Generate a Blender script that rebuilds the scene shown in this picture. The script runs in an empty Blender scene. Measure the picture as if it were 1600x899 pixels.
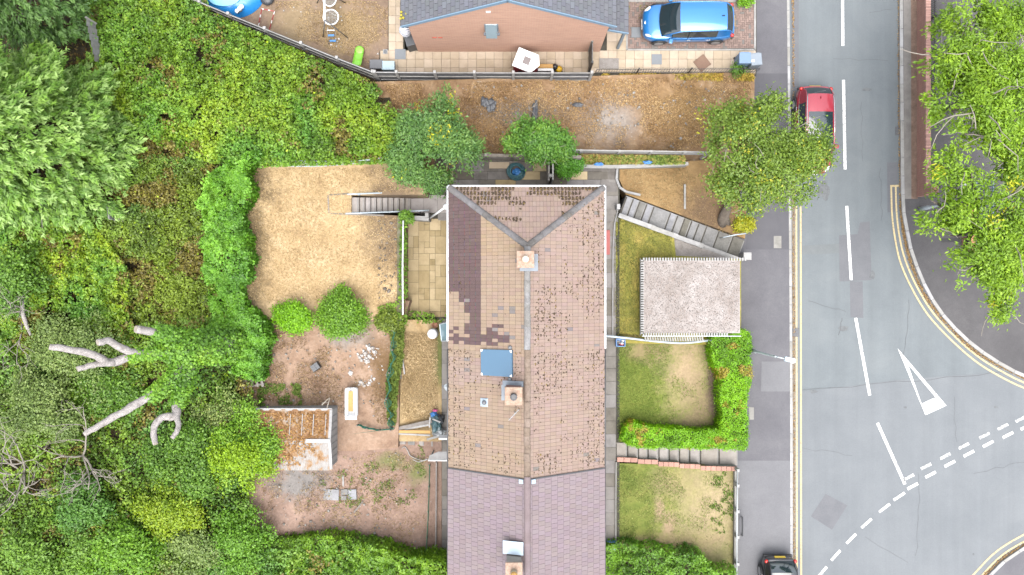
import bpy, bmesh, math, random
import numpy as np
from mathutils import Vector, Matrix, noise as mnoise
from mathutils.geometry import delaunay_2d_cdt

random.seed(11)
rng = np.random.default_rng(11)
SC = bpy.context.scene
COL = SC.collection
R = math.radians

# ---------------------------------------------------------------- camera, sky, sun, exposure
F, H, CX, CY = 1300.0, 39.0, 800.0, 449.5      # focal length in photo pixels, camera height over the house path
cam = bpy.data.cameras.new('camera')
camo = bpy.data.objects.new('camera', cam); COL.objects.link(camo)
camo.location = (0, 0, H); camo.rotation_euler = (0, 0, 0)
cam.sensor_width = 36.0; cam.lens = 36.0 * F / 1600.0; cam.clip_start = 0.5; cam.clip_end = 900
SC.camera = camo

SUN_AZ = Vector((0.08, -1.0)).normalized(); SUN_EL = R(70)
w = bpy.data.worlds.new('World'); SC.world = w; w.use_nodes = True
wn = w.node_tree; wn.nodes.clear()
wo = wn.nodes.new('ShaderNodeOutputWorld'); wb = wn.nodes.new('ShaderNodeBackground')
sky = wn.nodes.new('ShaderNodeTexSky'); sky.sky_type = 'NISHITA'; sky.sun_disc = False
sky.sun_elevation = SUN_EL; sky.sun_rotation = math.atan2(SUN_AZ.x, SUN_AZ.y)
sky.air_density = 1.0; sky.dust_density = 3.0; sky.ozone_density = 1.0
hs = wn.nodes.new('ShaderNodeHueSaturation'); hs.inputs['Saturation'].default_value = 0.30
wn.links.new(sky.outputs[0], hs.inputs['Color']); wn.links.new(hs.outputs[0], wb.inputs[0])
wb.inputs[1].default_value = 0.15
wn.links.new(wb.outputs[0], wo.inputs[0])
sl = bpy.data.lights.new('sun', 'SUN'); sl.energy = 1.2; sl.angle = R(60); sl.color = (1.0, 0.955, 0.90)
so = bpy.data.objects.new('sun', sl); COL.objects.link(so)
sd = Vector((SUN_AZ.x * math.cos(SUN_EL), SUN_AZ.y * math.cos(SUN_EL), math.sin(SUN_EL)))
so.rotation_euler = sd.to_track_quat('Z', 'Y').to_euler(); so.location = (20, -40, 60)
SC.view_settings.view_transform = 'Standard'; SC.view_settings.look = 'None'
SC.view_settings.gamma = 1.0; SC.view_settings.use_curve_mapping = False
SC.view_settings.exposure = 2.18
SC.cycles.max_bounces = 6; SC.cycles.diffuse_bounces = 3; SC.cycles.transparent_max_bounces = 6
SC.cycles.use_denoising = True

# ---------------------------------------------------------------- helpers
def P(u, v, z=0.0):
    s = (H - z) / F
    return Vector(((u - CX) * s, (CY - v) * s, z))

def lerp(a, b, t): return a + (b - a) * t
def clamp(t, a=0.0, b=1.0): return max(a, min(b, t))

def tagit(o, label=None, cat=None, group=None, kind=None):
    if label: o['label'] = label
    if cat: o['category'] = cat
    if group: o['group'] = group
    if kind: o['kind'] = kind
    return o

def thing(name, label, cat, loc=(0, 0, 0), group=None):
    o = bpy.data.objects.new(name, None); COL.objects.link(o)
    o.empty_display_size = 0.2
    o.location = loc
    return tagit(o, label, cat, group)

def origin_of(o):
    v = Vector((0, 0, 0))
    while o is not None:
        v += o.location; o = o.parent
    return v

class MB:
    """collects faces; build() links them as ONE mesh object"""
    def __init__(s): s.v = []; s.f = []; s.c = []; s.smooth = False
    def add(s, verts, faces, col=None):
        b = len(s.v); s.v.extend([tuple(x) for x in verts])
        for f in faces:
            s.f.append(tuple(b + i for i in f)); s.c.append(col)
        return s
    def box(s, c, size, rz=0.0, col=None, top=1.0, m=None, bev=0.0):
        hx, hy, hz = size[0] / 2, size[1] / 2, size[2] / 2
        vs = []
        if bev > 0:
            for (zz, ins) in ((-hz, 0), (hz - bev, 0), (hz, bev)):
                for (a, b) in ((-1, -1), (1, -1), (1, 1), (-1, 1)):
                    vs.append(Vector((a * (hx - ins), b * (hy - ins), zz)))
            fs = [(0, 3, 2, 1), (8, 9, 10, 11)]
            for k in range(4):
                n = (k + 1) % 4
                fs += [(k, n, 4 + n, 4 + k), (4 + k, 4 + n, 8 + n, 8 + k)]
        else:
            for (zz, t) in ((-hz, 1.0), (hz, top)):
                for (a, b) in ((-1, -1), (1, -1), (1, 1), (-1, 1)):
                    vs.append(Vector((a * hx * t, b * hy * t, zz)))
            fs = [(0, 3, 2, 1), (4, 5, 6, 7), (0, 1, 5, 4), (1, 2, 6, 5), (2, 3, 7, 6), (3, 0, 4, 7)]
        M = Matrix.Rotation(rz, 3, 'Z') if m is None else m
        c = Vector(c)
        return s.add([M @ q + c for q in vs], fs, col)
    def bar(s, a, b, wd, ht, col=None):
        """box along a->b, wd wide, ht high"""
        a = Vector(a); b = Vector(b); d = (b - a); L = d.length
        if L < 1e-6: return s
        x = d / L; up = Vector((0, 0, 1))
        if abs(x.z) > 0.98: up = Vector((1, 0, 0))
        y = up.cross(x).normalized(); z = x.cross(y)
        M = Matrix((x, y, z)).transposed()
        return s.box((a + b) / 2, (L, wd, ht), m=M, col=col)
    def tube(s, pts, rad, n=8, col=None, cap=True):
        pts = [Vector(p) for p in pts]
        if not hasattr(rad, '__len__'): rad = [rad] * len(pts)
        rings = []; prev = None
        for i, p in enumerate(pts):
            d = (pts[min(i + 1, len(pts) - 1)] - pts[max(i - 1, 0)])
            if d.length < 1e-9: d = Vector((0, 0, 1))
            d.normalize()
            ref = prev if prev is not None else (Vector((0, 0, 1)) if abs(d.z) < 0.9 else Vector((1, 0, 0)))
            x = (ref - d * ref.dot(d))
            if x.length < 1e-5: x = d.orthogonal()
            x.normalize(); y = d.cross(x); prev = x
            rings.append([p + (x * math.cos(2 * math.pi * k / n) + y * math.sin(2 * math.pi * k / n)) * rad[i] for k in range(n)])
        vs = [q for r in rings for q in r]; fs = []
        for i in range(len(pts) - 1):
            for k in range(n):
                k2 = (k + 1) % n
                fs.append((i * n + k, i * n + k2, (i + 1) * n + k2, (i + 1) * n + k))
        if cap:
            fs.append(tuple(range(n - 1, -1, -1))); fs.append(tuple((len(pts) - 1) * n + k for k in range(n)))
        return s.add(vs, fs, col)
    def lathe(s, prof, c=(0, 0, 0), n=20, axis='Z', col=None):
        """prof: list of (r, h)"""
        c = Vector(c); vs = []; fs = []
        for (r, h) in prof:
            for k in range(n):
                a = 2 * math.pi * k / n
                q = Vector((r * math.cos(a), r * math.sin(a), h))
                if axis == 'Y': q = Vector((q.x, q.z, q.y))
                vs.append(q + c)
        m = len(prof)
        for i in range(m - 1):
            for k in range(n):
                k2 = (k + 1) % n
                fs.append((i * n + k, i * n + k2, (i + 1) * n + k2, (i + 1) * n + k))
        fs.append(tuple(range(n - 1, -1, -1))); fs.append(tuple((m - 1) * n + k for k in range(n)))
        return s.add(vs, fs, col)
    def prism(s, poly, z0, z1, col=None):
        """poly: list of (x, y); z0/z1 numbers or functions of (x, y)"""
        area = sum(poly[i][0] * poly[(i + 1) % len(poly)][1] - poly[(i + 1) % len(poly)][0] * poly[i][1] for i in range(len(poly)))
        if area < 0: poly = poly[::-1]
        g = lambda z, p: z(p[0], p[1]) if callable(z) else z
        n = len(poly)
        vs = [(p[0], p[1], g(z0, p)) for p in poly] + [(p[0], p[1], g(z1, p)) for p in poly]
        fs = [tuple(range(n - 1, -1, -1)), tuple(range(n, 2 * n))]
        for k in range(n):
            k2 = (k + 1) % n; fs.append((k, k2, n + k2, n + k))
        return s.add(vs, fs, col)
    def build(s, name, mat, parent=None, smooth=False, local=False, fix=True):
        me = bpy.data.meshes.new(name)
        o0 = Vector((0, 0, 0)) if (local or parent is None) else origin_of(parent)
        me.from_pydata([(x - o0.x, y - o0.y, z - o0.z) for (x, y, z) in s.v], [], s.f)
        if any(c is not None for c in s.c):
            at = me.attributes.new('col', 'FLOAT_COLOR', 'FACE')
            arr = np.array([(c[0], c[1], c[2], 1.0) if c is not None else (0.2, 0.2, 0.2, 1) for c in s.c], dtype=np.float32)
            at.data.foreach_set('color', arr.ravel())
        if fix and len(s.f) < 6000:
            bm = bmesh.new(); bm.from_mesh(me); bmesh.ops.recalc_face_normals(bm, faces=bm.faces); bm.to_mesh(me); bm.free()
        if smooth:
            me.polygons.foreach_set('use_smooth', [True] * len(me.polygons))
        me.materials.append(mat)
        ob = bpy.data.objects.new(name, me); COL.objects.link(ob)
        if parent is not None: ob.parent = parent
        return ob

def auto(o, ang=40):
    """bevelled, softened edges for hard things"""
    m = o.modifiers.new('bevel', 'BEVEL'); m.width = 0.012; m.segments = 2; m.limit_method = 'ANGLE'; m.angle_limit = R(ang)
    return o

# ---------------------------------------------------------------- numpy value noise
def vnoise(x, y, scale, seed=0):
    x = np.asarray(x) / scale; y = np.asarray(y) / scale
    def h(i, j):
        n = (i.astype(np.int64) * 374761393 + j.astype(np.int64) * 668265263 + seed * 1442695041) & 0x7fffffff
        n = (n ^ (n >> 13)) * 1274126177 & 0x7fffffff
        return ((n ^ (n >> 16)) & 0xffff) / 65535.0
    i = np.floor(x); j = np.floor(y); fx = x - i; fy = y - j
    fx = fx * fx * (3 - 2 * fx); fy = fy * fy * (3 - 2 * fy)
    a = h(i, j) * (1 - fx) + h(i + 1, j) * fx
    b = h(i, j + 1) * (1 - fx) + h(i + 1, j + 1) * fx
    return a * (1 - fy) + b * fy
def fbm(x, y, scale, seed=0, o=3):
    t = 0; a = 1; n = 0
    for k in range(o):
        t = t + a * vnoise(x, y, scale / (2 ** k), seed + k * 17); n += a; a *= 0.5
    return t / n

def in_poly(u, v, poly):
    u = np.asarray(u); v = np.asarray(v); ins = np.zeros(u.shape, bool); n = len(poly)
    for i in range(n):
        x1, y1 = poly[i]; x2, y2 = poly[(i + 1) % n]
        if y1 == y2: continue
        c = ((y1 > v) != (y2 > v)) & (u < (x2 - x1) * (v - y1) / (y2 - y1) + x1)
        ins ^= c
    return ins

# ---------------------------------------------------------------- materials
MATS = {}
def _new(name):
    m = bpy.data.materials.new(name); m.use_nodes = True
    nt = m.node_tree; nt.nodes.clear()
    out = nt.nodes.new('ShaderNodeOutputMaterial'); b = nt.nodes.new('ShaderNodeBsdfPrincipled')
    nt.links.new(b.outputs[0], out.inputs[0])
    MATS[name] = m
    return m, nt, b, out

def _noise(nt, vec, scale, detail=6, rough=0.6, dist=0.0):
    n = nt.nodes.new('ShaderNodeTexNoise'); n.inputs['Scale'].default_value = scale
    n.inputs['Detail'].default_value = detail; n.inputs['Roughness'].default_value = rough; n.inputs['Distortion'].default_value = dist
    nt.links.new(vec, n.inputs['Vector']); return n.outputs['Fac']

def _math(nt, op, a, b=None, c=False):
    n = nt.nodes.new('ShaderNodeMath'); n.operation = op; n.use_clamp = c
    for i, x in enumerate((a, b)):
        if x is None: continue
        if isinstance(x, (int, float)): n.inputs[i].default_value = x
        else: nt.links.new(x, n.inputs[i])
    return n.outputs[0]

def _ramp(nt, fac, stops, interp='LINEAR'):
    r = nt.nodes.new('ShaderNodeValToRGB'); r.color_ramp.interpolation = interp
    el = r.color_ramp.elements
    while len(el) < len(stops): el.new(0.5)
    for e, (p, c) in zip(el, stops):
        e.position = p; e.color = (c[0], c[1], c[2], 1)
    nt.links.new(fac, r.inputs[0]); return r.outputs[0]

def _mix(nt, fac, a, b, mode='MIX'):
    n = nt.nodes.new('ShaderNodeMix'); n.data_type = 'RGBA'; n.blend_type = mode
    for k, x in ((0, fac), (6, a), (7, b)):
        if isinstance(x, (int, float)): n.inputs[k].default_value = x
        elif isinstance(x, tuple): n.inputs[k].default_value = (x[0], x[1], x[2], 1)
        else: nt.links.new(x, n.inputs[k])
    return n.outputs[2]

def _pos(nt, obj=False):
    if obj: return nt.nodes.new('ShaderNodeTexCoord').outputs['Object']
    return nt.nodes.new('ShaderNodeNewGeometry').outputs['Position']

def _bump(nt, b, h, strength, dist):
    n = nt.nodes.new('ShaderNodeBump'); n.inputs['Strength'].default_value = strength; n.inputs['Distance'].default_value = dist
    nt.links.new(h, n.inputs['Height']); nt.links.new(n.outputs[0], b.inputs['Normal'])

K = 0.65      # real-world albedo of the built and earth surfaces relative to the values written below
def kk(c): return tuple(x * K for x in c)
def surf(name, stops, scale=1.0, rough=0.9, fine=40.0, famt=0.25, bump=0.4, bdist=0.02, blobs=(), obj=False, spec=0.3, rnd=0.0, speck=None, detail=7, streak=None):
    """noise-coloured surface. blobs: [(x, y, r, colour, softness)] patches of another ground colour; speck: (scale, threshold, colour)"""
    m, nt, b, out = _new(name); vec = _pos(nt, obj)
    f = _noise(nt, vec, scale, detail, 0.70, 0.3)
    col = _ramp(nt, f, [(p, kk(c)) for p, c in stops])
    wob = None
    for (x, y, r, c, soft) in blobs:
        c = kk(c)
        sub = nt.nodes.new('ShaderNodeVectorMath'); sub.operation = 'SUBTRACT'; nt.links.new(vec, sub.inputs[0]); sub.inputs[1].default_value = (x, y, 0)
        mul = nt.nodes.new('ShaderNodeVectorMath'); mul.operation = 'MULTIPLY'; nt.links.new(sub.outputs[0], mul.inputs[0])
        rx, ry = (r if isinstance(r, tuple) else (r, r)); mul.inputs[1].default_value = (1 / rx, 1 / ry, 0)
        ln = nt.nodes.new('ShaderNodeVectorMath'); ln.operation = 'LENGTH'; nt.links.new(mul.outputs[0], ln.inputs[0])
        if wob is None: wob = _math(nt, 'ADD', _math(nt, 'MULTIPLY', _noise(nt, vec, 1.3, 6, 0.7), 2.4), _math(nt, 'MULTIPLY', _noise(nt, vec, 7.0, 4, 0.7), 1.3))
        d = _math(nt, 'ADD', ln.outputs['Value'], _math(nt, 'SUBTRACT', wob, 1.85))
        mr = nt.nodes.new('ShaderNodeMapRange'); mr.inputs[1].default_value = 1.0 + soft; mr.inputs[2].default_value = 1.0 - soft; nt.links.new(d, mr.inputs[0])
        c2 = _mix(nt, f, tuple(x * 0.75 for x in c), tuple(x * 1.25 for x in c))
        col = _mix(nt, mr.outputs[0], col, c2)
    fn = _noise(nt, vec, fine, 4, 0.7)
    g = _math(nt, 'ADD', _math(nt, 'MULTIPLY', fn, famt * 2), 1 - famt)
    gm = nt.nodes.new('ShaderNodeCombineColor')
    for k in range(3): nt.links.new(g, gm.inputs[k])
    col = _mix(nt, 1.0, col, gm.outputs[0], 'MULTIPLY')
    if streak:
        mp = nt.nodes.new('ShaderNodeMapping'); mp.inputs['Scale'].default_value = (streak[0], streak[1], 1); nt.links.new(vec, mp.inputs[0])
        g3 = _math(nt, 'ADD', _math(nt, 'MULTIPLY', _noise(nt, mp.outputs[0], 1.0, 5, 0.6), streak[2] * 2), 1 - streak[2]); c3_ = nt.nodes.new('ShaderNodeCombineColor')
        for k in range(3): nt.links.new(g3, c3_.inputs[k])
        col = _mix(nt, 1.0, col, c3_.outputs[0], 'MULTIPLY')
    if speck:
        v = nt.nodes.new('ShaderNodeTexVoronoi'); v.inputs['Scale'].default_value = speck[0]; nt.links.new(vec, v.inputs['Vector'])
        t = _math(nt, 'LESS_THAN', v.outputs['Distance'], speck[1])
        t2 = _math(nt, 'MULTIPLY', t, _math(nt, 'GREATER_THAN', _noise(nt, vec, speck[0] * 0.13, 3), 0.5))
        col = _mix(nt, t2, col, kk(speck[2]))
    if rnd > 0:
        oi = nt.nodes.new('ShaderNodeObjectInfo')
        g2 = _math(nt, 'ADD', _math(nt, 'MULTIPLY', oi.outputs['Random'], rnd * 2), 1 - rnd)
        cc = nt.nodes.new('ShaderNodeCombineColor')
        nt.links.new(g2, cc.inputs[0]); nt.links.new(_math(nt, 'POWER', g2, 1.1), cc.inputs[1]); nt.links.new(_math(nt, 'POWER', g2, 1.5), cc.inputs[2])
        col = _mix(nt, 1.0, col, cc.outputs[0], 'MULTIPLY')
    nt.links.new(col, b.inputs['Base Color']); b.inputs['Roughness'].default_value = rough
    b.inputs['Specular IOR Level'].default_value = spec
    if bump > 0: _bump(nt, b, _math(nt, 'ADD', fn, _math(nt, 'MULTIPLY', f, 1.0)), bump, bdist)
    return m

def plain(name, c, rough=0.5, metal=0.0, var=0.12, scale=3.0, spec=0.5, coat=0.0, rnd=0.0):
    m, nt, b, out = _new(name); c = kk(c)
    vec = _pos(nt, True); f = _noise(nt, vec, scale, 5, 0.6)
    col = _mix(nt, f, tuple(x * (1 - var) for x in c), tuple(min(1, x * (1 + var)) for x in c))
    if rnd > 0:
        oi = nt.nodes.new('ShaderNodeObjectInfo'); g2 = _math(nt, 'ADD', _math(nt, 'MULTIPLY', oi.outputs['Random'], rnd * 2), 1 - rnd)
        cc = nt.nodes.new('ShaderNodeCombineColor')
        for k in range(3): nt.links.new(g2, cc.inputs[k])
        col = _mix(nt, 1.0, col, cc.outputs[0], 'MULTIPLY')
    nt.links.new(col, b.inputs['Base Color']); b.inputs['Roughness'].default_value = rough
    b.inputs['Metallic'].default_value = metal; b.inputs['Specular IOR Level'].default_value = spec
    b.inputs['Coat Weight'].default_value = coat; b.inputs['Coat Roughness'].default_value = 0.04
    return m

def attr_mat(name, rough=0.85, fine=30.0, famt=0.2, bump=0.3, bdist=0.01, spec=0.3, stain=None):
    m, nt, b, out = _new(name); vec = _pos(nt)
    a = nt.nodes.new('ShaderNodeAttribute'); a.attribute_name = 'col'
    fn = _noise(nt, vec, fine, 5, 0.7)
    g = _math(nt, 'ADD', _math(nt, 'MULTIPLY', fn, famt * 2), 1 - famt); cc = nt.nodes.new('ShaderNodeCombineColor')
    for k in range(3): nt.links.new(g, cc.inputs[k])
    col = _mix(nt, 1.0, a.outputs['Color'], cc.outputs[0], 'MULTIPLY')
    if stain:
        col = _mix(nt, _math(nt, 'MULTIPLY', _ramp_f(nt, _noise(nt, vec, stain[0], 6, 0.7), stain[1], stain[2]), 0.7), col, stain[3])
    nt.links.new(col, b.inputs['Base Color']); b.inputs['Roughness'].default_value = rough; b.inputs['Specular IOR Level'].default_value = spec
    if bump: _bump(nt, b, fn, bump, bdist)
    return m
def _ramp_f(nt, f, lo, hi):
    mr = nt.nodes.new('ShaderNodeMapRange'); mr.inputs[1].default_value = lo; mr.inputs[2].default_value = hi; nt.links.new(f, mr.inputs[0]); return mr.outputs[0]

def leaf_mat(name, rough=0.5, trans=0.3, spec=0.35):
    m, nt, b, out = _new(name)
    a = nt.nodes.new('ShaderNodeAttribute'); a.attribute_name = 'col'
    nt.links.new(a.outputs['Color'], b.inputs['Base Color']); b.inputs['Roughness'].default_value = rough
    b.inputs['Specular IOR Level'].default_value = spec
    t = nt.nodes.new('ShaderNodeBsdfTranslucent'); c2 = _mix(nt, 1.0, a.outputs['Color'], (1.25, 1.3, 0.6), 'MULTIPLY'); nt.links.new(c2, t.inputs['Color'])
    mx = nt.nodes.new('ShaderNodeMixShader'); mx.inputs[0].default_value = trans
    nt.links.new(b.outputs[0], mx.inputs[1]); nt.links.new(t.outputs[0], mx.inputs[2]); nt.links.new(mx.outputs[0], out.inputs[0])
    return m

M_LEAF = leaf_mat('leaf')
M_BLADE = leaf_mat('dry_blade', 0.8, 0.15, 0.15)
M_BARK = surf('bark', [(0.3, (0.07, 0.055, 0.042)), (0.7, (0.16, 0.135, 0.11))], 5, 0.95, 50, 0.3, 0.7, 0.03)
M_DEADWOOD = surf('bare_grey_wood', [(0.32, (0.169, 0.150, 0.137)), (0.46, (0.299, 0.273, 0.260)), (0.6, (0.364, 0.335, 0.319)), (0.75, (0.429, 0.397, 0.377))], 4.0, 0.9, 14, 0.35, 0.9, 0.05)
M_CUT = surf('sawn_wood', [(0.3, (0.28, 0.24, 0.20)), (0.7, (0.34, 0.30, 0.25))], 6, 0.9)
M_TWIG = surf('pale_twig', [(0.3, (0.18, 0.16, 0.13)), (0.7, (0.32, 0.29, 0.25))], 6, 0.9)
M_ATTR = attr_mat('tinted')
M_STONE = attr_mat('rubble', 0.9, 60, 0.2, 0.4, 0.01)
M_WHITEPAINT = surf('road_paint_white', [(0.36, (0.19, 0.2, 0.205)), (0.41, (0.42, 0.42, 0.42)), (0.48, (0.62, 0.62, 0.61)), (0.7, (0.74, 0.74, 0.73))], 11, 0.7, 45, 0.12, 0.1, 0.002)
M_WORN = surf('road_paint_worn', [(0.42, (0.17, 0.18, 0.185)), (0.48, (0.35, 0.355, 0.355)), (0.54, (0.58, 0.58, 0.57)), (0.7, (0.70, 0.70, 0.69))], 9, 0.7, 45, 0.12, 0.1, 0.002)
M_YELLOW = surf('road_paint_yellow', [(0.35, (0.19, 0.18, 0.16)), (0.40, (0.34, 0.28, 0.17)), (0.47, (0.46, 0.37, 0.205)), (0.7, (0.54, 0.44, 0.25))], 10, 0.75, 45, 0.15, 0.1, 0.002)
M_ROAD = surf('asphalt_road', [(0.25, (0.119, 0.133, 0.142)), (0.5, (0.140, 0.156, 0.165)), (0.75, (0.160, 0.175, 0.182))], 0.45, 0.9, 15, 0.13, 0.35, 0.008, streak=(1.5, 0.05, 0.16), speck=(9, 0.035, (0.3, 0.31, 0.31)))
M_ROAD2 = surf('asphalt_lighter', [(0.25, (0.131, 0.142, 0.152)), (0.5, (0.148, 0.159, 0.169)), (0.75, (0.165, 0.176, 0.185))], 0.4, 0.9, 15, 0.13, 0.35, 0.008, streak=(1.5, 0.05, 0.16), speck=(8, 0.03, (0.3, 0.31, 0.31)))
M_ROADP = surf('asphalt_patch', [(0.3, (0.115, 0.119, 0.129)), (0.7, (0.140, 0.142, 0.152))], 1.2, 0.9, 15, 0.16, 0.35, 0.006)
M_PAVE = surf('asphalt_pavement', [(0.25, (0.092, 0.09, 0.10)), (0.5, (0.113, 0.111, 0.121)), (0.75, (0.138, 0.136, 0.144))], 0.7, 0.92, 15, 0.2, 0.4, 0.006, speck=(10, 0.04, (0.28, 0.28, 0.28)))
M_PAVE2 = surf('asphalt_pavement_pale', [(0.25, (0.128, 0.128, 0.137)), (0.5, (0.147, 0.147, 0.156)), (0.75, (0.167, 0.167, 0.175))], 0.7, 0.92, 15, 0.18, 0.4, 0.006, speck=(10, 0.04, (0.3, 0.3, 0.3)))
M_PAVED = surf('asphalt_pavement_dark', [(0.25, (0.062, 0.059, 0.061)), (0.5, (0.078, 0.075, 0.077)), (0.75, (0.10, 0.096, 0.097))], 0.8, 0.92, 15, 0.25, 0.4, 0.006, speck=(9, 0.05, (0.25, 0.24, 0.22)))
M_CONC = surf('concrete', [(0.3, (0.19, 0.185, 0.175)), (0.5, (0.25, 0.245, 0.235)), (0.75, (0.32, 0.315, 0.305))], 2.2, 0.9, 40, 0.2, 0.3, 0.006, rnd=0.1)
M_CONCW = surf('concrete_white', [(0.3, (0.22, 0.215, 0.205)), (0.5, (0.30, 0.295, 0.285)), (0.75, (0.38, 0.37, 0.36))], 2.5, 0.85, 40, 0.15, 0.3, 0.006, rnd=0.08)
M_SLABG = surf('slab_grey', [(0.3, (0.14, 0.128, 0.115)), (0.5, (0.19, 0.175, 0.158)), (0.75, (0.235, 0.218, 0.198))], 1.6, 0.92, 35, 0.25, 0.35, 0.006, rnd=0.18)
M_SLABD = surf('slab_damp_dark', [(0.3, (0.09, 0.08, 0.07)), (0.5, (0.135, 0.122, 0.108)), (0.75, (0.185, 0.17, 0.148))], 1.6, 0.92, 35, 0.25, 0.35, 0.006, rnd=0.3)
M_SLABB = surf('slab_buff', [(0.3, (0.29, 0.225, 0.125)), (0.5, (0.37, 0.29, 0.165)), (0.75, (0.43, 0.345, 0.205))], 1.8, 0.9, 40, 0.18, 0.3, 0.006, rnd=0.22)
M_SLABC = surf('slab_cream', [(0.3, (0.35, 0.28, 0.205)), (0.5, (0.41, 0.335, 0.25)), (0.75, (0.46, 0.385, 0.295))], 1.4, 0.9, 40, 0.15, 0.3, 0.006, rnd=0.10)
M_STEP = surf('step_concrete', [(0.3, (0.14, 0.137, 0.13)), (0.5, (0.19, 0.186, 0.178)), (0.75, (0.24, 0.236, 0.226))], 2.0, 0.92, 14, 0.3, 0.35, 0.01, rnd=0.32)
M_STEPP = surf('step_pinkish_grey', [(0.3, (0.236, 0.212, 0.195)), (0.5, (0.295, 0.269, 0.250)), (0.75, (0.354, 0.328, 0.307))], 2.0, 0.92, 40, 0.2, 0.35, 0.006, rnd=0.10)
M_MORTAR = surf('joint_grime', [(0.3, (0.04, 0.037, 0.03)), (0.7, (0.08, 0.075, 0.06))], 3, 0.95)
M_SOILBED = surf('leafy_soil', [(0.3, (0.028, 0.024, 0.014)), (0.5, (0.055, 0.045, 0.024)), (0.75, (0.095, 0.075, 0.042))], 2.5, 0.95, 20, 0.4, 0.6, 0.05)
M_WHITE = plain('white_plastic', (0.72, 0.73, 0.74), 0.45, var=0.06)
M_WHITEW = surf('weathered_white_paint', [(0.25, (0.20, 0.195, 0.19)), (0.45, (0.30, 0.295, 0.29)), (0.75, (0.36, 0.355, 0.35))], 2.5, 0.7, 30, 0.12, 0.2, 0.004)
M_GALV = plain('galvanised_steel', (0.42, 0.45, 0.47), 0.45, 0.5, 0.12, 8)
M_RAIL = plain('pale_blue_grey_rail', (0.40, 0.46, 0.50), 0.5, 0.2, 0.12, 8)
M_BLACK = plain('black_paint', (0.022, 0.023, 0.026), 0.45, var=0.2)
M_DARK = plain('dark_plastic', (0.05, 0.054, 0.062), 0.5, var=0.15)
M_DKGREY = plain('dark_grey_metal', (0.10, 0.105, 0.115), 0.55, var=0.15)
M_BLUEP = plain('blue_plastic', (0.05, 0.19, 0.46), 0.4, var=0.15)
M_BLUEB = plain('blue_grey_bin', (0.13, 0.21, 0.33), 0.5, var=0.12)
M_GREENP = plain('lime_plastic', (0.22, 0.55, 0.05), 0.35, var=0.08)
M_REDP = plain('red_plastic', (0.32, 0.03, 0.04), 0.45, var=0.2)
M_ORANGE = plain('orange_timber', (0.42, 0.24, 0.07), 0.7, var=0.2, scale=9)
M_WOODG = surf('weathered_timber', [(0.3, (0.13, 0.115, 0.10)), (0.7, (0.26, 0.235, 0.21))], 5, 0.9, 40, 0.25, 0.4, 0.006, rnd=0.15)
M_FENCEP = surf('fence_panel_grey', [(0.3, (0.07, 0.07, 0.076)), (0.5, (0.11, 0.11, 0.118)), (0.75, (0.16, 0.16, 0.168))], 4, 0.9, 40, 0.3, 0.4, 0.006, rnd=0.12)
M_BRICKP = plain('pink_coping_brick', (0.36, 0.195, 0.15), 0.85, var=0.2, scale=12, rnd=0.15)
# ---------------------------------------------------------------- foliage
def pal(cols, t, jit=0.12):
    """colours from a palette at parameter t in 0..1 (array), with jitter"""
    c = np.array(cols if len(cols) > 1 else list(cols) * 2, dtype=np.float64); n = len(c) - 1
    x = np.clip(t, 0, 0.9999) * n; i = x.astype(int); f = (x - i)[:, None]
    out = c[i] * (1 - f) + c[i + 1] * f
    return out * (1 + (rng.random((len(t), 1)) - 0.5) * 2 * jit)

def norm(a): return a / np.maximum(np.linalg.norm(a, axis=1, keepdims=True), 1e-9)

def leaf_mesh(name, pos, nrm, size, col, mat, parent=None, aspect=0.62, dirv=None, dj=1.0, fold=0.18):
    """one small folded leaf face per point"""
    N = len(pos)
    r = rng.normal(size=(N, 3))
    d = r if dirv is None else norm(dirv) + r * 0.45 * dj
    nrm = norm(nrm)
    d = norm(d - nrm * (d * nrm).sum(1)[:, None]); s = np.cross(nrm, d)
    L = (size * 0.5)[:, None]; W = L * (aspect if np.isscalar(aspect) else aspect[:, None])
    V = np.empty((N, 4, 3))
    V[:, 0] = pos - d * L; V[:, 1] = pos + s * W + nrm * L * fold; V[:, 2] = pos + d * L - nrm * L * fold; V[:, 3] = pos - s * W + nrm * L * fold
    if parent is not None: V -= np.array(origin_of(parent))
    me = bpy.data.meshes.new(name)
    me.vertices.add(N * 4); me.vertices.foreach_set('co', V.astype(np.float32).ravel())
    me.loops.add(N * 4); me.loops.foreach_set('vertex_index', np.arange(N * 4, dtype=np.int32))
    me.polygons.add(N); me.polygons.foreach_set('loop_start', np.arange(0, N * 4, 4, dtype=np.int32))
    try: me.polygons.foreach_set('loop_total', np.full(N, 4, dtype=np.int32))
    except Exception: pass
    at = me.attributes.new('col', 'FLOAT_COLOR', 'FACE')
    cc = np.ones((N, 4), dtype=np.float32)
    if mat is M_LEAF: col = col * np.array([0.9, 1.03, 0.55])
    cc[:, :3] = np.clip(col, 0.002, 0.9); at.data.foreach_set('color', cc.ravel())
    me.update(calc_edges=True); me.materials.append(mat)
    o = bpy.data.objects.new(name, me); COL.objects.link(o)
    if parent is not None: o.parent = parent
    return o

def sphere_pts(n):
    a = rng.normal(size=(n, 3)); return norm(a)

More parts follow.
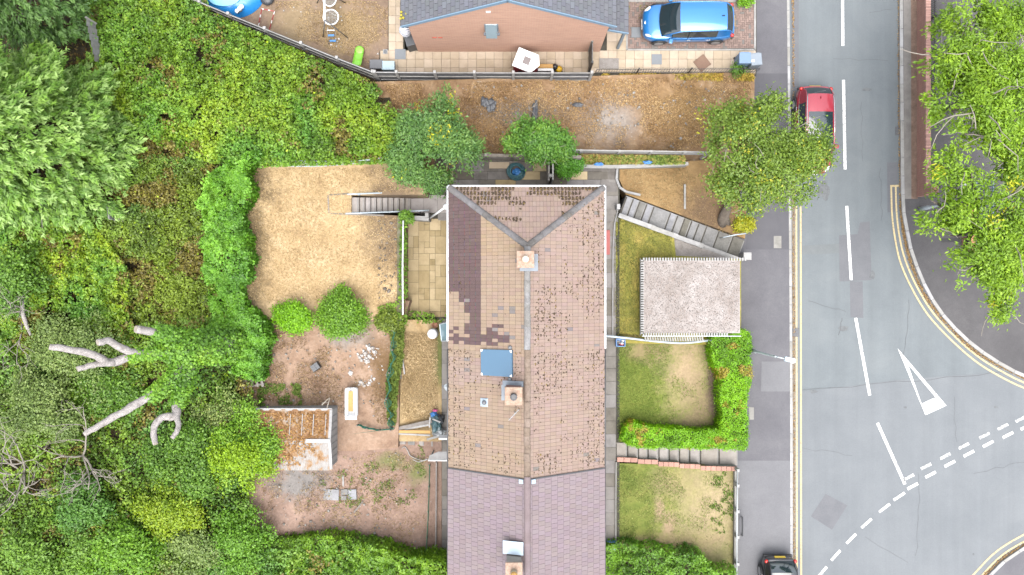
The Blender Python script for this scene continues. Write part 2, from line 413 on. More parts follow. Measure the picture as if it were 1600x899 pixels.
def crown_pts(lobes, n_twig, per, spread, shell=0.5, gap=0.42, gscale=0.9, flat=0.7, lowcut=-0.5):
    """twig clumps spread through the lobes; returns leaf pos, outward, twig-id parameter"""
    lob = np.array([(l[0].x, l[0].y, l[0].z, l[1], l[2] if len(l) > 2 else l[1] * 0.75) for l in lobes])
    wgt = lob[:, 3] ** 2; wgt = wgt / wgt.sum()
    k = rng.choice(len(lob), n_twig, p=wgt)
    d = sphere_pts(n_twig)
    d[:, 2] = np.where(d[:, 2] < lowcut, -d[:, 2], d[:, 2])
    r = (shell + (1 - shell) * rng.random(n_twig) ** 0.6)
    tw = lob[k, :3] + d * r[:, None] * np.stack([lob[k, 3], lob[k, 3], lob[k, 4]], 1)
    g = vnoise(tw[:, 0] + tw[:, 2] * 0.7, tw[:, 1] - tw[:, 2] * 0.4, gscale, 5)
    keep = g > gap * rng.random(n_twig) ** 0.5
    tw = tw[keep]; d = d[keep]; n = len(tw)
    t = np.repeat(np.arange(n), per)
    off = rng.normal(size=(n * per, 3)) * spread; off[:, 2] *= flat
    return tw[t] + off, d[t], t, n

def crown(name, lobes, parent, cols, n_twig=700, per=16, leaf=0.13, spread=0.2, shell=0.5, gap=0.42, gscale=0.9, aspect=0.6, up=0.8, lowcut=-0.4, jit=0.16, dirout=0.6, accent=None, zshade=0.0):
    pos, d, t, n = crown_pts(lobes, n_twig, per, spread, shell, gap, gscale, 0.7, lowcut)
    N = len(pos)
    tone = rng.random(n)[t] * 0.6 + fbm(pos[:, 0], pos[:, 1], 0.8, 3) * 0.4 + (rng.random(N) - 0.5) * 0.25
    col = pal(cols, tone, jit)
    if accent is not None:
        ac, share = accent
        sel = (rng.random(n) < share)[t]
        col[sel] = pal(ac, rng.random(sel.sum()), jit)
    nr = d * 0.6 + np.array([0, 0, up]) + rng.normal(size=(N, 3)) * 0.55
    size = leaf * (0.65 + 0.7 * rng.random(N))
    dv = d * dirout + np.array([0, 0, -0.15])
    return leaf_mesh(name, pos, nr, size, col, M_LEAF, parent, aspect, dv if dirout > 0 else None)

def dome(u, v, z, ru, rv, n, rl, hz=0.8, seed=1, zl=0.0):
    """lobes under a dome as wide as the crown looks: centre pixel u, v at height z, pixel radii"""
    r = random.Random(seed); out = [(P(u, v, z), rl * 1.1, rl * 0.9)]
    for i in range(n):
        a = 2 * math.pi * (i + r.random() * 0.8) / n * 2.4; q = math.sqrt(r.random()) * 0.98
        zz = z + hz * (0.4 - q * q) + (r.random() - 0.5) * hz * 0.6 - zl * q
        rr = rl * (0.65 + 0.6 * r.random()) * (1.1 - 0.35 * q)
        k = rr / ((H - zz) / F)   # lobe radius in pixels
        out.append((P(u + math.cos(a) * q * max(4, ru - k * 0.85), v + math.sin(a) * q * max(4, rv - k * 0.85), zz), rr, rr * 0.75))
    return out

def trunk_and_limbs(parent, base, lobes, r0=0.16, mat=None, n=9, limbs=True):
    mat = mat or M_BARK
    c = sum((l[0] for l in lobes), Vector((0, 0, 0))) / len(lobes)
    fork = base.lerp(c, 0.55)
    mid = base.lerp(fork, 0.5) + Vector((random.uniform(-.1, .1), random.uniform(-.1, .1), 0))
    MB().tube([base - Vector((0, 0, 0.15)), base + Vector((0, 0, 0.1)), mid, fork], [r0 * 1.35, r0 * 1.1, r0 * 0.9, r0 * 0.75], 8).build('trunk', mat, parent, True)
    if limbs:
        for l in lobes[:n]:
            e = l[0]; m2 = fork.lerp(e, 0.5) + Vector((random.uniform(-.2, .2), random.uniform(-.2, .2), -0.15))
            MB().tube([fork, m2, e, e + (e - m2) * 0.4], [r0 * 0.6, r0 * 0.42, r0 * 0.25, r0 * 0.08], 6).build('limb', mat, parent, True)

def tree(name, label, cat, base, lobes, cols, r0=0.15, group=None, limbs=8, twigs=None, **kw):
    t = thing(name, label, cat, base, group)
    trunk_and_limbs(t, base, lobes, r0, n=limbs)
    crown('crown', lobes, t, cols, **kw)
    if twigs:
        rr = random.Random(len(label))
        for i in range(twigs[0]):
            l = rr.choice(lobes); d = Vector((rr.gauss(0, 1), rr.gauss(0, 1), rr.gauss(0.5, 0.35))).normalized()
            a = l[0] + d * l[1] * 0.35; pts = [a]; dd = d.copy()
            for k in range(4):
                dd = (dd + Vector((rr.gauss(0, .35), rr.gauss(0, .35), rr.gauss(0, .2)))).normalized(); pts.append(pts[-1] + dd * l[1] * twigs[2])
            MB().tube(pts, [twigs[1], twigs[1] * .8, twigs[1] * .6, twigs[1] * .45, twigs[1] * .25], 5).build('bare_twig', M_TWIG, t, True)
    return t

G_MID = [(0.035, 0.075, 0.014), (0.065, 0.125, 0.02), (0.10, 0.175, 0.03), (0.15, 0.23, 0.04)]
G_BLUE = [(0.04, 0.085, 0.035), (0.07, 0.13, 0.055), (0.115, 0.185, 0.075), (0.16, 0.23, 0.09)]
G_LIME = [(0.06, 0.125, 0.004), (0.105, 0.215, 0.006), (0.15, 0.29, 0.008), (0.205, 0.36, 0.014)]
G_OLIVE = [(0.05, 0.065, 0.012), (0.09, 0.115, 0.02), (0.14, 0.165, 0.03), (0.19, 0.21, 0.05)]
G_YEL = [(0.14, 0.19, 0.008), (0.21, 0.26, 0.012), (0.29, 0.32, 0.02)]
G_GREY = [(0.06, 0.09, 0.035), (0.10, 0.135, 0.055), (0.15, 0.185, 0.085), (0.20, 0.225, 0.12)]
G_CONI = [(0.03, 0.07, 0.016), (0.055, 0.115, 0.022), (0.095, 0.165, 0.035), (0.16, 0.23, 0.075)]
BROWN = [(0.06, 0.035, 0.015), (0.12, 0.075, 0.03), (0.19, 0.13, 0.06)]
TAN = [(0.14, 0.095, 0.045), (0.22, 0.16, 0.08), (0.30, 0.225, 0.12)]

def pick(poly, n):
    us = [p[0] for p in poly]; vs = [p[1] for p in poly]
    u = rng.uniform(min(us), max(us), n); v = rng.uniform(min(vs), max(vs), n)
    k = in_poly(u, v, poly); return u[k], v[k]

def world(u, v, z):
    s = (H - z) / F
    return np.stack([(u - CX) * s, (CY - v) * s, z], 1)

# ---------------------------------------------------------------- ground patches
def patch(name, poly, zf, mat, label=None, cat=None, kind='structure', skirt=1.0, rough=0.0, step=0.5, parent=None, extra=0.0):
    """a piece of ground: pixel outline, heights zf(u, v); relief of +-rough metres, sides going down by skirt"""
    z = zf if callable(zf) else (lambda u, v: zf)
    bm = bmesh.new()
    pts = [P(u, v, z(u, v) + extra) for (u, v) in poly]
    n_ = len(pts); tri = delaunay_2d_cdt([Vector((p.x, p.y)) for p in pts], [(i, (i + 1) % n_) for i in range(n_)], [list(range(n_))], 1, 1e-5)
    bv = []
    for co, orig in zip(tri[0], tri[3]):
        zc = pts[orig[0]].z if orig else pts[0].z
        bv.append(bm.verts.new((co.x, co.y, zc)))
    for f in tri[2]:
        fc = bm.faces.new([bv[i] for i in f]); fc.normal_update()
        if fc.normal.z < 0: fc.normal_flip()
    if rough > 0:
        xs = [p.x for p in pts]; ys = [p.y for p in pts]
        for (lo, hi, ax) in ((min(xs), max(xs), Vector((1, 0, 0))), (min(ys), max(ys), Vector((0, 1, 0)))):
            k = lo + step
            while k < hi:
                bmesh.ops.bisect_plane(bm, geom=bm.verts[:] + bm.edges[:] + bm.faces[:], plane_co=ax * k, plane_no=ax); k += step
        for vv in bm.verts:
            vv.co.z += rough * (mnoise.noise(Vector((vv.co.x * 0.9, vv.co.y * 0.9, 3.1))) + 0.5 * mnoise.noise(Vector((vv.co.x * 2.3, vv.co.y * 2.3, 1.7))))
    if skirt > 0:
        be = [e for e in bm.edges if len(e.link_faces) == 1]
        ret = bmesh.ops.extrude_edge_only(bm, edges=be)
        for g in ret['geom']:
            if isinstance(g, bmesh.types.BMVert): g.co.z -= skirt
    me = bpy.data.meshes.new(name); bm.to_mesh(me); bm.free()
    if parent is not None:
        me.transform(Matrix.Translation(-origin_of(parent)))
    me.materials.append(mat)
    o = bpy.data.objects.new(name, me); COL.objects.link(o)
    if parent is not None: o.parent = parent
    else: tagit(o, label, cat, None, kind)
    return o

def stripe(pts, width, z, name, mat, parent, closed=False):
    """a painted stripe (pixel path) as a flat sheet at height z"""
    q = [P(u, v, z) for (u, v) in pts]; L = []; Rr = []
    for i, p in enumerate(q):
        d = q[min(i + 1, len(q) - 1)] - q[max(i - 1, 0)]; d.z = 0; d.normalize(); n = Vector((-d.y, d.x, 0))
        L.append(p + n * width / 2); Rr.append(p - n * width / 2)
    n = len(q)
    return MB().add(L + Rr, [(i, i + 1, n + i + 1, n + i) for i in range(n - 1)]).build(name, mat, parent)

def smooth_path(pts, k=6):
    """Catmull-Rom through pixel points"""
    out = []
    for i in range(len(pts) - 1):
        p0 = pts[max(i - 1, 0)]; p1 = pts[i]; p2 = pts[i + 1]; p3 = pts[min(i + 2, len(pts) - 1)]
        for j in range(k):
            t = j / k
            out.append(tuple(0.5 * (2 * p1[a] + (p2[a] - p0[a]) * t + (2 * p0[a] - 5 * p1[a] + 4 * p2[a] - p3[a]) * t * t + (3 * p1[a] - p0[a] - 3 * p2[a] + p3[a]) * t ** 3) for a in range(len(p1))))
    out.append(tuple(pts[-1])); return out

def slab_mesh(name, mat, bev=0.035):
    mb = MB(); mb.box((0, 0, -0.5), (1, 1, 1), bev=bev)
    me = bpy.data.meshes.new(name); me.from_pydata(mb.v, [], mb.f); me.materials.append(mat); me.update()
    return me
def lay(me, name, parent, c, size, rz=0.0, tilt=0.006):
    o = bpy.data.objects.new(name, me); COL.objects.link(o); o.parent = parent
    o.location = Vector(c) - origin_of(parent); o.scale = size
    o.rotation_euler = (random.uniform(-tilt, tilt), random.uniform(-tilt, tilt), rz)
    return o

ZROAD, ZPAVE = -1.80, -1.68
# =============================================================== THE SETTING
bm_ = MB().add([(-320, -320, -2.4), (320, -320, -2.4), (320, 320, -2.4), (-320, 320, -2.4)], [(0, 1, 2, 3)])
g = bm_.build('ground', M_SOILBED); tagit(g, 'bare earth under the whole neighbourhood', 'ground', None, 'structure')

road = patch('road', [(1205, -300), (2100, -300), (2100, 1200), (1205, 1200)], ZROAD, M_ROAD, 'light grey asphalt road with white and yellow lines', 'road', skirt=0.4)
patch('lighter_surface', [(1236, 613), (1300, 607), (1400, 594), (1500, 586), (1620, 578), (1900, 570), (1900, 1150), (1236, 1150)], ZROAD + 0.004, M_ROAD2, parent=road, skirt=0)
for q in ([(1311, 368), (1340, 366), (1344, 348), (1359, 346), (1362, 438), (1312, 440)], [(1328, 440), (1348, 440), (1349, 497), (1329, 496)],
          [(1386, 254), (1403, 254), (1403, 330), (1387, 332)], [(1236, 0), (1248, 0), (1248, 150), (1238, 150)]):
    patch('asphalt_repair', q, ZROAD + 0.006, M_ROADP, parent=road, skirt=0)
patch('asphalt_repair', [(1290, 772), (1324, 790), (1300, 828), (1267, 807)], ZROAD + 0.008, M_ROADP, parent=road, skirt=0)
patch('trench_scar', [(1254, 384), (1312, 381), (1312, 396), (1254, 398)], ZROAD + 0.004, surf('asphalt_scar', [(0.3, (0.125, 0.138, 0.142)), (0.7, (0.15, 0.16, 0.165))], 2, 0.9, 50, 0.25, 0.3, 0.006), parent=road, skirt=0)
ZM = ZROAD + 0.013
for a, b in (((1316, -60), (1317, 72)), ((1318, 125), (1320.5, 265)), ((1323, 322), (1330, 438)), ((1337, 497), (1359, 618)), ((1371, 661), (1414, 757))):
    stripe([(lerp(a[0], b[0], t / 6), lerp(a[1], b[1], t / 6)) for t in range(7)], 0.145, ZM, 'centre_line_dash', M_WHITEPAINT, road)
def dash(u, v, ln, wd, ang, name, mat=None):
    c, s = math.cos(R(ang)), math.sin(R(ang))
    stripe([(u - c * ln / 2, v + s * ln / 2), (u, v), (u + c * ln / 2, v - s * ln / 2)], wd * 0.0314, ZM, name, mat or M_WHITEPAINT, road)
for (u, v) in ((1420, 746), (1447, 729), (1477, 713), (1506, 697), (1538, 681), (1567, 667), (1595, 655), (1626, 641)): dash(u, v, 18, 4.6, 27, 'give_way_dash', M_WORN)
for (u, v) in ((1426, 760), (1454, 742), (1484, 725), (1514, 709), (1544, 694), (1575, 680), (1603, 667), (1634, 653)): dash(u, v, 18.5, 4.6, 28, 'give_way_dash')
for (u, v, a) in ((1405, 776, 34), (1382, 794, 37), (1354, 818, 42), (1330, 842, 45), (1306, 868, 48), (1285, 894, 50), (1266, 921, 52)): dash(u, v, 21, 4.2, a, 'edge_line_dash')
tri = MB(); o_ = [(1402.5, 544.5), (1446, 649), (1479, 634)]; i_ = [(1419, 570), (1440, 631), (1461.5, 621)]
tri.add([P(u, v, ZM) for u, v in o_ + i_], [(0, 1, 4, 3), (1, 2, 5, 4), (2, 0, 3, 5)]).build('warning_triangle', M_WHITEPAINT, road)
for x in (1244.5, 1251.3): stripe([(x - 0.8 + 0.0016 * y, y) for y in range(322, 1040, 40)], 0.085, ZM, 'yellow_line', M_YELLOW, road)
YA = smooth_path([(1392.5, 291), (1394, 337), (1399, 375), (1407, 410), (1424, 449), (1450, 492), (1487, 532), (1525, 565), (1562, 588), (1602, 607), (1650, 622)])
YB = smooth_path([(1399.5, 291), (1401, 333), (1405.5, 370), (1414, 405), (1432, 447), (1458, 489), (1495, 529), (1532, 560), (1568, 582), (1605, 600), (1650, 614)])
for q in (YA, YB): stripe(q, 0.085, ZM, 'yellow_line', M_YELLOW, road)
stripe([(1391, 291), (1405, 290.5)], 0.1, ZM + 0.004, 'yellow_line_end', M_YELLOW, road)
YC = smooth_path([(1490, 930), (1521, 898), (1557, 862), (1601, 835), (1650, 812)]); YD = smooth_path([(1500, 936), (1530, 904), (1563, 870), (1601, 846), (1650, 823)])
for q in (YC, YD): stripe(q, 0.085, ZM, 'yellow_line', M_YELLOW, road)

# cracks, sealed seams and gullies in the road
M_CRACK = surf('tar_seam', [(0.3, (0.085, 0.09, 0.095)), (0.7, (0.12, 0.125, 0.13))], 4, 0.9)
rc = random.Random(4)
for (a, b, n, wd) in (((1255, 611), (1600, 579), 14, .022), ((1420, 470), (1412, 566), 8, .016), ((1437, 740), (1432, 870), 9, .016), ((1262, 470), (1320, 486), 7, .018), ((1316, 495), (1312, 525), 6, .03), ((1345, 160), (1349, 250), 7, .014), ((1360, 20), (1394, 14), 5, .016), ((1386, 95), (1300, 92), 6, .014), ((1490, 620), (1494, 690), 6, .014), ((1520, 740), (1600, 722), 7, .014), ((1250, 700), (1330, 712), 7, .012), ((1350, 840), (1420, 880), 7, .012), ((1375, 262), (1378, 345), 7, .016)):
    pts = [(lerp(a[0], b[0], k / n) + rc.uniform(-2, 2), lerp(a[1], b[1], k / n) + rc.uniform(-2, 2)) for k in range(n + 1)]
    stripe(pts, wd, ZROAD + 0.009, 'tar_seam', M_CRACK, road)
M_STAIN = surf('oil_stain', [(0.35, (0.10, 0.105, 0.11)), (0.6, (0.14, 0.148, 0.152))], 5, 0.85, 12, 0.3)
for (u, v, ru, rv) in ((1271, 612, 7, 3.5), (1318, 513, 9, 5), (1288, 300, 10, 16), (1363, 430, 5, 8), (1556, 636, 4, 2), (1521, 866, 2, 2), (1415, 637, 3, 2), (1355, 140, 9, 3)):
    k = 14; MB().add([P(u + ru * math.cos(t * 6.283 / k) * rc.uniform(.55, 1.1), v + rv * math.sin(t * 6.283 / k) * rc.uniform(.55, 1.1), ZROAD + .0085) for t in range(k)], [tuple(range(k))]).build('oil_stain', M_STAIN, road)
for (u, v) in ((1243, 520), (1404, 205)):
    q = P(u, v, ZROAD); gp = MB().box((q.x, q.y, ZROAD + .012), (.32, .42, .02), bev=.004).build('gully_frame', plain('cast_iron_%d' % u, (.075, .075, .08), .6), road)
    for k in range(5): MB().box((q.x, q.y - .15 + k * .075, ZROAD + .027), (.26, .03, .012)).build('gully_bar', M_DKGREY, gp)
stripe([(1239.5 + 0.0012 * y, y) for y in range(-40, 1000, 60)], 0.15, ZROAD + .0045, 'gutter_dust', surf('gutter_dust', [(0.3, (0.14, 0.115, 0.09)), (0.7, (0.23, 0.20, 0.165))], 3, 0.95, 14, 0.35), road)
# pavements with kerbs
KL = [(1230.5, -300), (1231.5, 0), (1233, 150), (1235, 400), (1236.5, 650), (1237, 1200)]
pv = patch('pavement', [(1120, -300)] + KL + [(1120, 1200)], ZPAVE, M_PAVE, 'grey asphalt pavement along the front gardens', 'pavement', skirt=0.3)
patch('pale_resurfacing', [(1140, 720), (1236, 720), (1236.5, 1150), (1140, 1150)], ZPAVE + 0.004, M_PAVE2, parent=pv, skirt=0)
patch('concrete_reinstatement', [(1190, 565), (1233, 565), (1234, 612), (1189, 612)], ZPAVE + 0.007, M_PAVE2, parent=pv, skirt=0)
patch('concrete_reinstatement', [(1209, 369), (1221, 369), (1221, 388), (1209, 388)], ZPAVE + 0.006, M_CONC, parent=pv, skirt=0)
patch('inspection_cover', [(1170, 636), (1178, 637), (1178, 656), (1171, 656)], ZPAVE + 0.006, M_CONC, parent=pv, skirt=0)
patch('darker_pavement', [(1181, 115), (1231, 115), (1233, 390), (1165, 390)], ZPAVE + 0.004, surf('asphalt_pavement_darker', [(0.3, (0.08, 0.079, 0.088)), (0.7, (0.105, 0.103, 0.112))], 0.6, 0.92, 50, 0.2, 0.4, 0.006), parent=pv, skirt=0)  # stretch of pavement around the street tree, coloured slightly darker
KR = smooth_path([(1408.5, -300), (1408.5, 0), (1410, 225), (1411.5, 320), (1417, 357), (1425, 395), (1446, 448), (1465, 480), (1482, 502), (1512, 532), (1550, 560), (1602, 588), (1700, 622), (1900, 670)], 4)
pr = patch('pavement', KR + [(1900, -300)], ZPAVE, M_PAVED, 'dark asphalt pavement rounding the corner below the trees', 'pavement', skirt=0.3)
patch('pale_strip', [(1411, -200), (1424, -200), (1425, 311), (1413, 311)], ZPAVE + 0.004, surf('dusty_pavement', [(0.3, (0.15, 0.14, 0.13)), (0.7, (0.24, 0.225, 0.21))], 1.5, 0.92, 40, 0.25), parent=pr, skirt=0)
patch('soil_strip', [(1423, -200), (1434, -200), (1434, 311), (1424, 311)], ZPAVE + 0.008, surf('red_brown_soil', [(0.3, (0.13, 0.088, 0.066)), (0.7, (0.25, 0.17, 0.13))], 3, 0.95, 30, 0.35), parent=pr, skirt=0)
patch('drain_stain', [(1470, 373), (1499, 371), (1499, 378), (1471, 379)], ZPAVE + 0.004, surf('dark_stain', [(0.3, (0.045, 0.045, 0.045)), (0.7, (0.06, 0.06, 0.06))], 3, 0.95), parent=pr, skirt=0)
KC = smooth_path([(1480, 990), (1548, 899), (1572, 876), (1601, 857), (1700, 800), (1900, 720)], 4)
pc = patch('pavement', KC + [(1900, 1200), (1480, 1200)], ZPAVE, M_PAVE, 'grey asphalt pavement at the far road corner', 'pavement', skirt=0.3)
M_KERB = surf('kerb_concrete', [(0.3, (0.24, 0.235, 0.225)), (0.6, (0.33, 0.325, 0.315)), (0.8, (0.40, 0.395, 0.38))], 2.0, 0.9, 40, 0.2, 0.3, 0.006, rnd=0.12)
def kerb(path, parent, wd=0.125, top=0.008):
    pts = [P(u, v, ZPAVE) for (u, v) in path]; me = slab_mesh('kerbstone', M_KERB, 0.03)
    L = 0.9; i = 0; acc = 0.0; a = pts[0]; segs = []
    # walk the path in kerb lengths
    cur = pts[0].copy(); k = 1; rest = L
    while k < len(pts):
        d = (pts[k] - cur).length
        if d < rest: rest -= d; cur = pts[k].copy(); k += 1
        else:
            cur = cur + (pts[k] - cur) * (rest / d); segs.append((a, cur.copy())); a = cur.copy(); rest = L
    for (p, q) in segs:
        m = (p + q) / 2
        if abs(m.x) > 28 or abs(m.y) > 15.5: continue
        lay(me, 'kerbstone', parent, (m.x, m.y, ZPAVE + top), ((q - p).length - 0.012, wd, 0.3), math.atan2(q.y - p.y, q.x - p.x), 0.003)
kerb(KL, pv, 0.13); kerb(KR, pr, 0.16); kerb(KC, pc, 0.15)
# ---------------------------------------------------------------- gardens: levels
def zfront(u, v=0): return lerp(-0.06, -1.38, clamp((u - 965) / 190.0))
def zscrub(u, v=0): return lerp(-0.5, -1.55, clamp((u - 600) / 578.0))
def zmid(u, v=0): return lerp(1.95, 1.02, clamp((u - 390) / 230.0))
def zstripe(u, v=0): return lerp(0.95, 0.03, clamp((u - 622) / 64.0))
def zbot(u, v=0): return lerp(2.0, 0.05, clamp((u - 400) / 285.0))
def zlawn(u, v=0): return lerp(2.0, 1.6, clamp((u - 383) / 245.0))
def fence_v(u): return 12 + (u - 330) * 0.41
def zwild(u, v):
    t = (v - fence_v(min(u, 590))) / 165.0
    base = lerp(-1.3, 1.75, clamp(t) ** 0.8)
    return base + clamp((390 - u) / 390.0) * 0.6
ZP = -1.5
c3 = lambda *a: a
M_DRY = surf('parched_lawn', [(0.28, (0.252, 0.169, 0.091)), (0.42, (0.376, 0.268, 0.142)), (0.55, (0.435, 0.318, 0.178)), (0.75, (0.512, 0.398, 0.248))], 1.1, 0.95, 9.0, 0.42, 0.6, 0.03,
             blobs=[(-12.3, 4.6, (1.6, 0.9), (0.12, 0.085, 0.05), 0.4), (-5.2, 3.4, (1.3, 2.6), (0.15, 0.105, 0.065), 0.5), (-11.6, 1.0, (0.7, 3.0), (0.15, 0.11, 0.06), 0.4)])
M_SOIL = surf('dry_garden_soil', [(0.28, (0.170, 0.105, 0.073)), (0.45, (0.259, 0.171, 0.117)), (0.6, (0.313, 0.217, 0.156)), (0.78, (0.402, 0.290, 0.210))], 1.3, 0.95, 9.0, 0.42, 0.6, 0.03,
              blobs=[(-7.3, -2.1, (0.9, 0.6), (0.24, 0.21, 0.185), 0.5), (-5.2, -3.6, (1.3, 1.6), (0.14, 0.085, 0.04), 0.5), (-11.4, -1.6, (0.6, 1.6), (0.10, 0.06, 0.03), 0.4)], speck=(6, 0.1, (0.3, 0.27, 0.23)))
M_SOIL2 = surf('worn_garden_soil', [(0.28, (0.154, 0.102, 0.076)), (0.45, (0.240, 0.162, 0.125)), (0.6, (0.287, 0.197, 0.156)), (0.78, (0.325, 0.240, 0.172))], 1.2, 0.95, 9.0, 0.42, 0.6, 0.03,
               blobs=[(-9.6, -8.8, (1.1, 0.7), (0.19, 0.175, 0.165), 0.45), (-5.6, -8.0, (0.5, 0.3), (0.15, 0.15, 0.06), 0.6), (-4.4, -8.6, (0.4, 0.5), (0.15, 0.15, 0.06), 0.6)], speck=(5, 0.1, (0.32, 0.3, 0.27)))
M_STRIPL = surf('straw_lawn', [(0.3, (0.273, 0.184, 0.085)), (0.5, (0.401, 0.289, 0.154)), (0.7, (0.454, 0.348, 0.205))], 1.6, 0.95, 9.0, 0.42, 0.6, 0.03,
                blobs=[(-3.25, -3.2, (0.35, 1.5), (0.13, 0.14, 0.045), 0.6)])
M_SCRUB = surf('scorched_scrub', [(0.25, (0.128, 0.073, 0.037)), (0.40, (0.201, 0.121, 0.064)), (0.52, (0.262, 0.168, 0.094)), (0.62, (0.311, 0.216, 0.131)), (0.78, (0.366, 0.270, 0.178))], 1.3, 0.95, 8.0, 0.5, 0.6, 0.04,
               blobs=[(4.6, 8.0, (1.3, 0.9), (0.27, 0.235, 0.205), 0.7), (0.3, 8.4, (1.8, 0.45), (0.2, 0.17, 0.145), 0.6), (8.5, 8.7, (1.5, 1.0), (0.26, 0.165, 0.072), 0.8)], speck=(5, 0.13, (0.36, 0.33, 0.3)))
M_YARD = surf('dusty_yard', [(0.28, (0.145, 0.098, 0.069)), (0.45, (0.200, 0.141, 0.101)), (0.6, (0.237, 0.167, 0.116)), (0.78, (0.278, 0.202, 0.133))], 1.0, 0.95, 9.0, 0.42, 0.6, 0.03,
              blobs=[(-8.2, 12.6, (1.3, 1.2), (0.24, 0.175, 0.095), 0.5), (-10.5, 12.8, (1.0, 1.2), (0.23, 0.17, 0.10), 0.5)], speck=(5, 0.09, (0.36, 0.33, 0.3)))
M_LAWN1 = surf('olive_lawn', [(0.3, (0.149, 0.155, 0.029)), (0.45, (0.212, 0.201, 0.039)), (0.6, (0.289, 0.240, 0.056)), (0.78, (0.385, 0.289, 0.085))], 1.4, 0.95, 9.0, 0.42, 0.6, 0.03)
M_LAWN2 = surf('patchy_lawn', [(0.3, (0.079, 0.114, 0.016)), (0.45, (0.118, 0.152, 0.023)), (0.6, (0.153, 0.180, 0.032)), (0.78, (0.199, 0.200, 0.045))], 1.2, 0.95, 9.0, 0.42, 0.6, 0.03,
               blobs=[(6.3, -2.9, (0.9, 0.5), (0.22, 0.17, 0.085), 0.7), (8.4, -3.9, (1.1, 1.9), (0.30, 0.225, 0.135), 0.8), (9.2, -5.9, (0.8, 1.1), (0.20, 0.155, 0.085), 0.7), (7.4, -6.9, (1.6, 0.4), (0.13, 0.10, 0.06), 0.5), (9.7, -4.8, (0.3, 1.5), (0.12, 0.085, 0.06), 0.4)])
M_LAWN3 = surf('balding_lawn', [(0.3, (0.085, 0.116, 0.019)), (0.45, (0.127, 0.153, 0.029)), (0.6, (0.175, 0.184, 0.044)), (0.78, (0.239, 0.211, 0.069))], 1.3, 0.95, 9.0, 0.42, 0.6, 0.03,
               blobs=[(9.7, -10.6, (1.6, 2.2), (0.31, 0.24, 0.145), 1.0), (7.0, -10.5, (0.22, 0.5), (0.29, 0.215, 0.13), 0.5), (7.5, -11.3, (0.3, 0.55), (0.29, 0.215, 0.13), 0.5), (6.9, -12.2, (2.2, 0.4), (0.27, 0.205, 0.11), 0.8), (7.6, -9.3, (0.8, 0.5), (0.25, 0.205, 0.10), 1.0)])
M_FDRY = surf('parched_front_lawn', [(0.28, (0.152, 0.095, 0.039)), (0.45, (0.224, 0.140, 0.059)), (0.6, (0.268, 0.174, 0.077)), (0.78, (0.303, 0.207, 0.092))], 1.2, 0.95, 9.0, 0.42, 0.6, 0.03,
              blobs=[(9.4, 3.6, (1.3, 1.2), (0.125, 0.08, 0.045), 0.6)])
M_PEB = surf('pebble_bed', [(0.3, (0.18, 0.16, 0.145)), (0.5, (0.235, 0.215, 0.20)), (0.75, (0.29, 0.27, 0.25))], 3, 0.95, 45, 0.35, 0.6, 0.02, speck=(14, 0.2, (0.34, 0.32, 0.3)))

patch('garden', [(378, 256), (600, 254), (668, 270), (664, 304), (600, 305), (549, 305), (549, 335), (600, 336), (631, 338), (631, 345), (630, 500), (560, 500), (378, 500)], zlawn, M_DRY, 'parched straw coloured back lawn beside the patio', 'lawn', skirt=2.2, rough=0.035)
patch('garden', [(378, 470), (640, 470), (626, 520), (622, 700), (560, 705), (378, 705)], lambda u, v: zmid(u) - 0.05 if v < 500 else zmid(u), M_SOIL, 'bare brown back garden with white rubble', 'garden', skirt=2.4, rough=0.05)
patch('garden', [(600, 500), (690, 500), (690, 690), (600, 690)], zstripe, M_STRIPL, 'narrow strip of straw coloured grass beside the house path', 'lawn', skirt=1.5, rough=0.025)
patch('garden', [(385, 690), (690, 690), (690, 920), (385, 920)], zbot, M_SOIL2, 'bare trodden back garden below the white shed', 'garden', skirt=2.5, rough=0.045)
patch('scrub_plot', [(585, 128), (1179, 112), (1179, 380), (1060, 262), (600, 275)], lambda u, v: zscrub(u) - 0.25 * clamp((v - 240) / 40), M_SCRUB, 'scorched brown vacant plot between the two houses', 'vacant plot', skirt=1.2, rough=0.06)
patch('yard', [(120, -120), (607, -120), (606, 76), (593, 79), (591, 126), (585, 124), (427, 59), (310, 12), (200, -40)], lambda u, v: ZP, M_YARD, 'dusty brown play yard behind the diagonal fence', 'yard', skirt=1.0, rough=0.03)
patch('lawn', [(954, 328), (966, 334), (1053, 370), (1056, 400), (1158, 405), (1158, 540), (954, 536)], lambda u, v: zfront(u) * 0.6, M_LAWN1, 'olive green front lawn beside the flat roofed garage', 'lawn', skirt=1.5, rough=0.02)
patch('lawn', [(961, 527), (1158, 540), (1158, 694), (961, 694)], zfront, M_LAWN2, 'green and straw front lawn inside the clipped hedge', 'lawn', skirt=1.5, rough=0.03)
patch('lawn', [(961, 724), (1152, 730), (1152, 960), (961, 960)], zfront, M_LAWN3, 'balding green front lawn below the brick edged steps', 'lawn', skirt=1.5, rough=0.03)
patch('lawn', [(958, 258), (1110, 250), (1166, 330), (1164, 373), (978, 304)], zfront, M_FDRY, 'parched front corner lawn above the diagonal steps', 'lawn', skirt=1.5, rough=0.03)
patch('pebble_bed', [(1053, 371), (1120, 396), (1140, 404), (1140, 415), (1053, 412)], lambda u, v: -0.66, M_PEB, 'triangular pebble bed between the steps and the garage', 'gravel bed', skirt=1.2, rough=0.0)

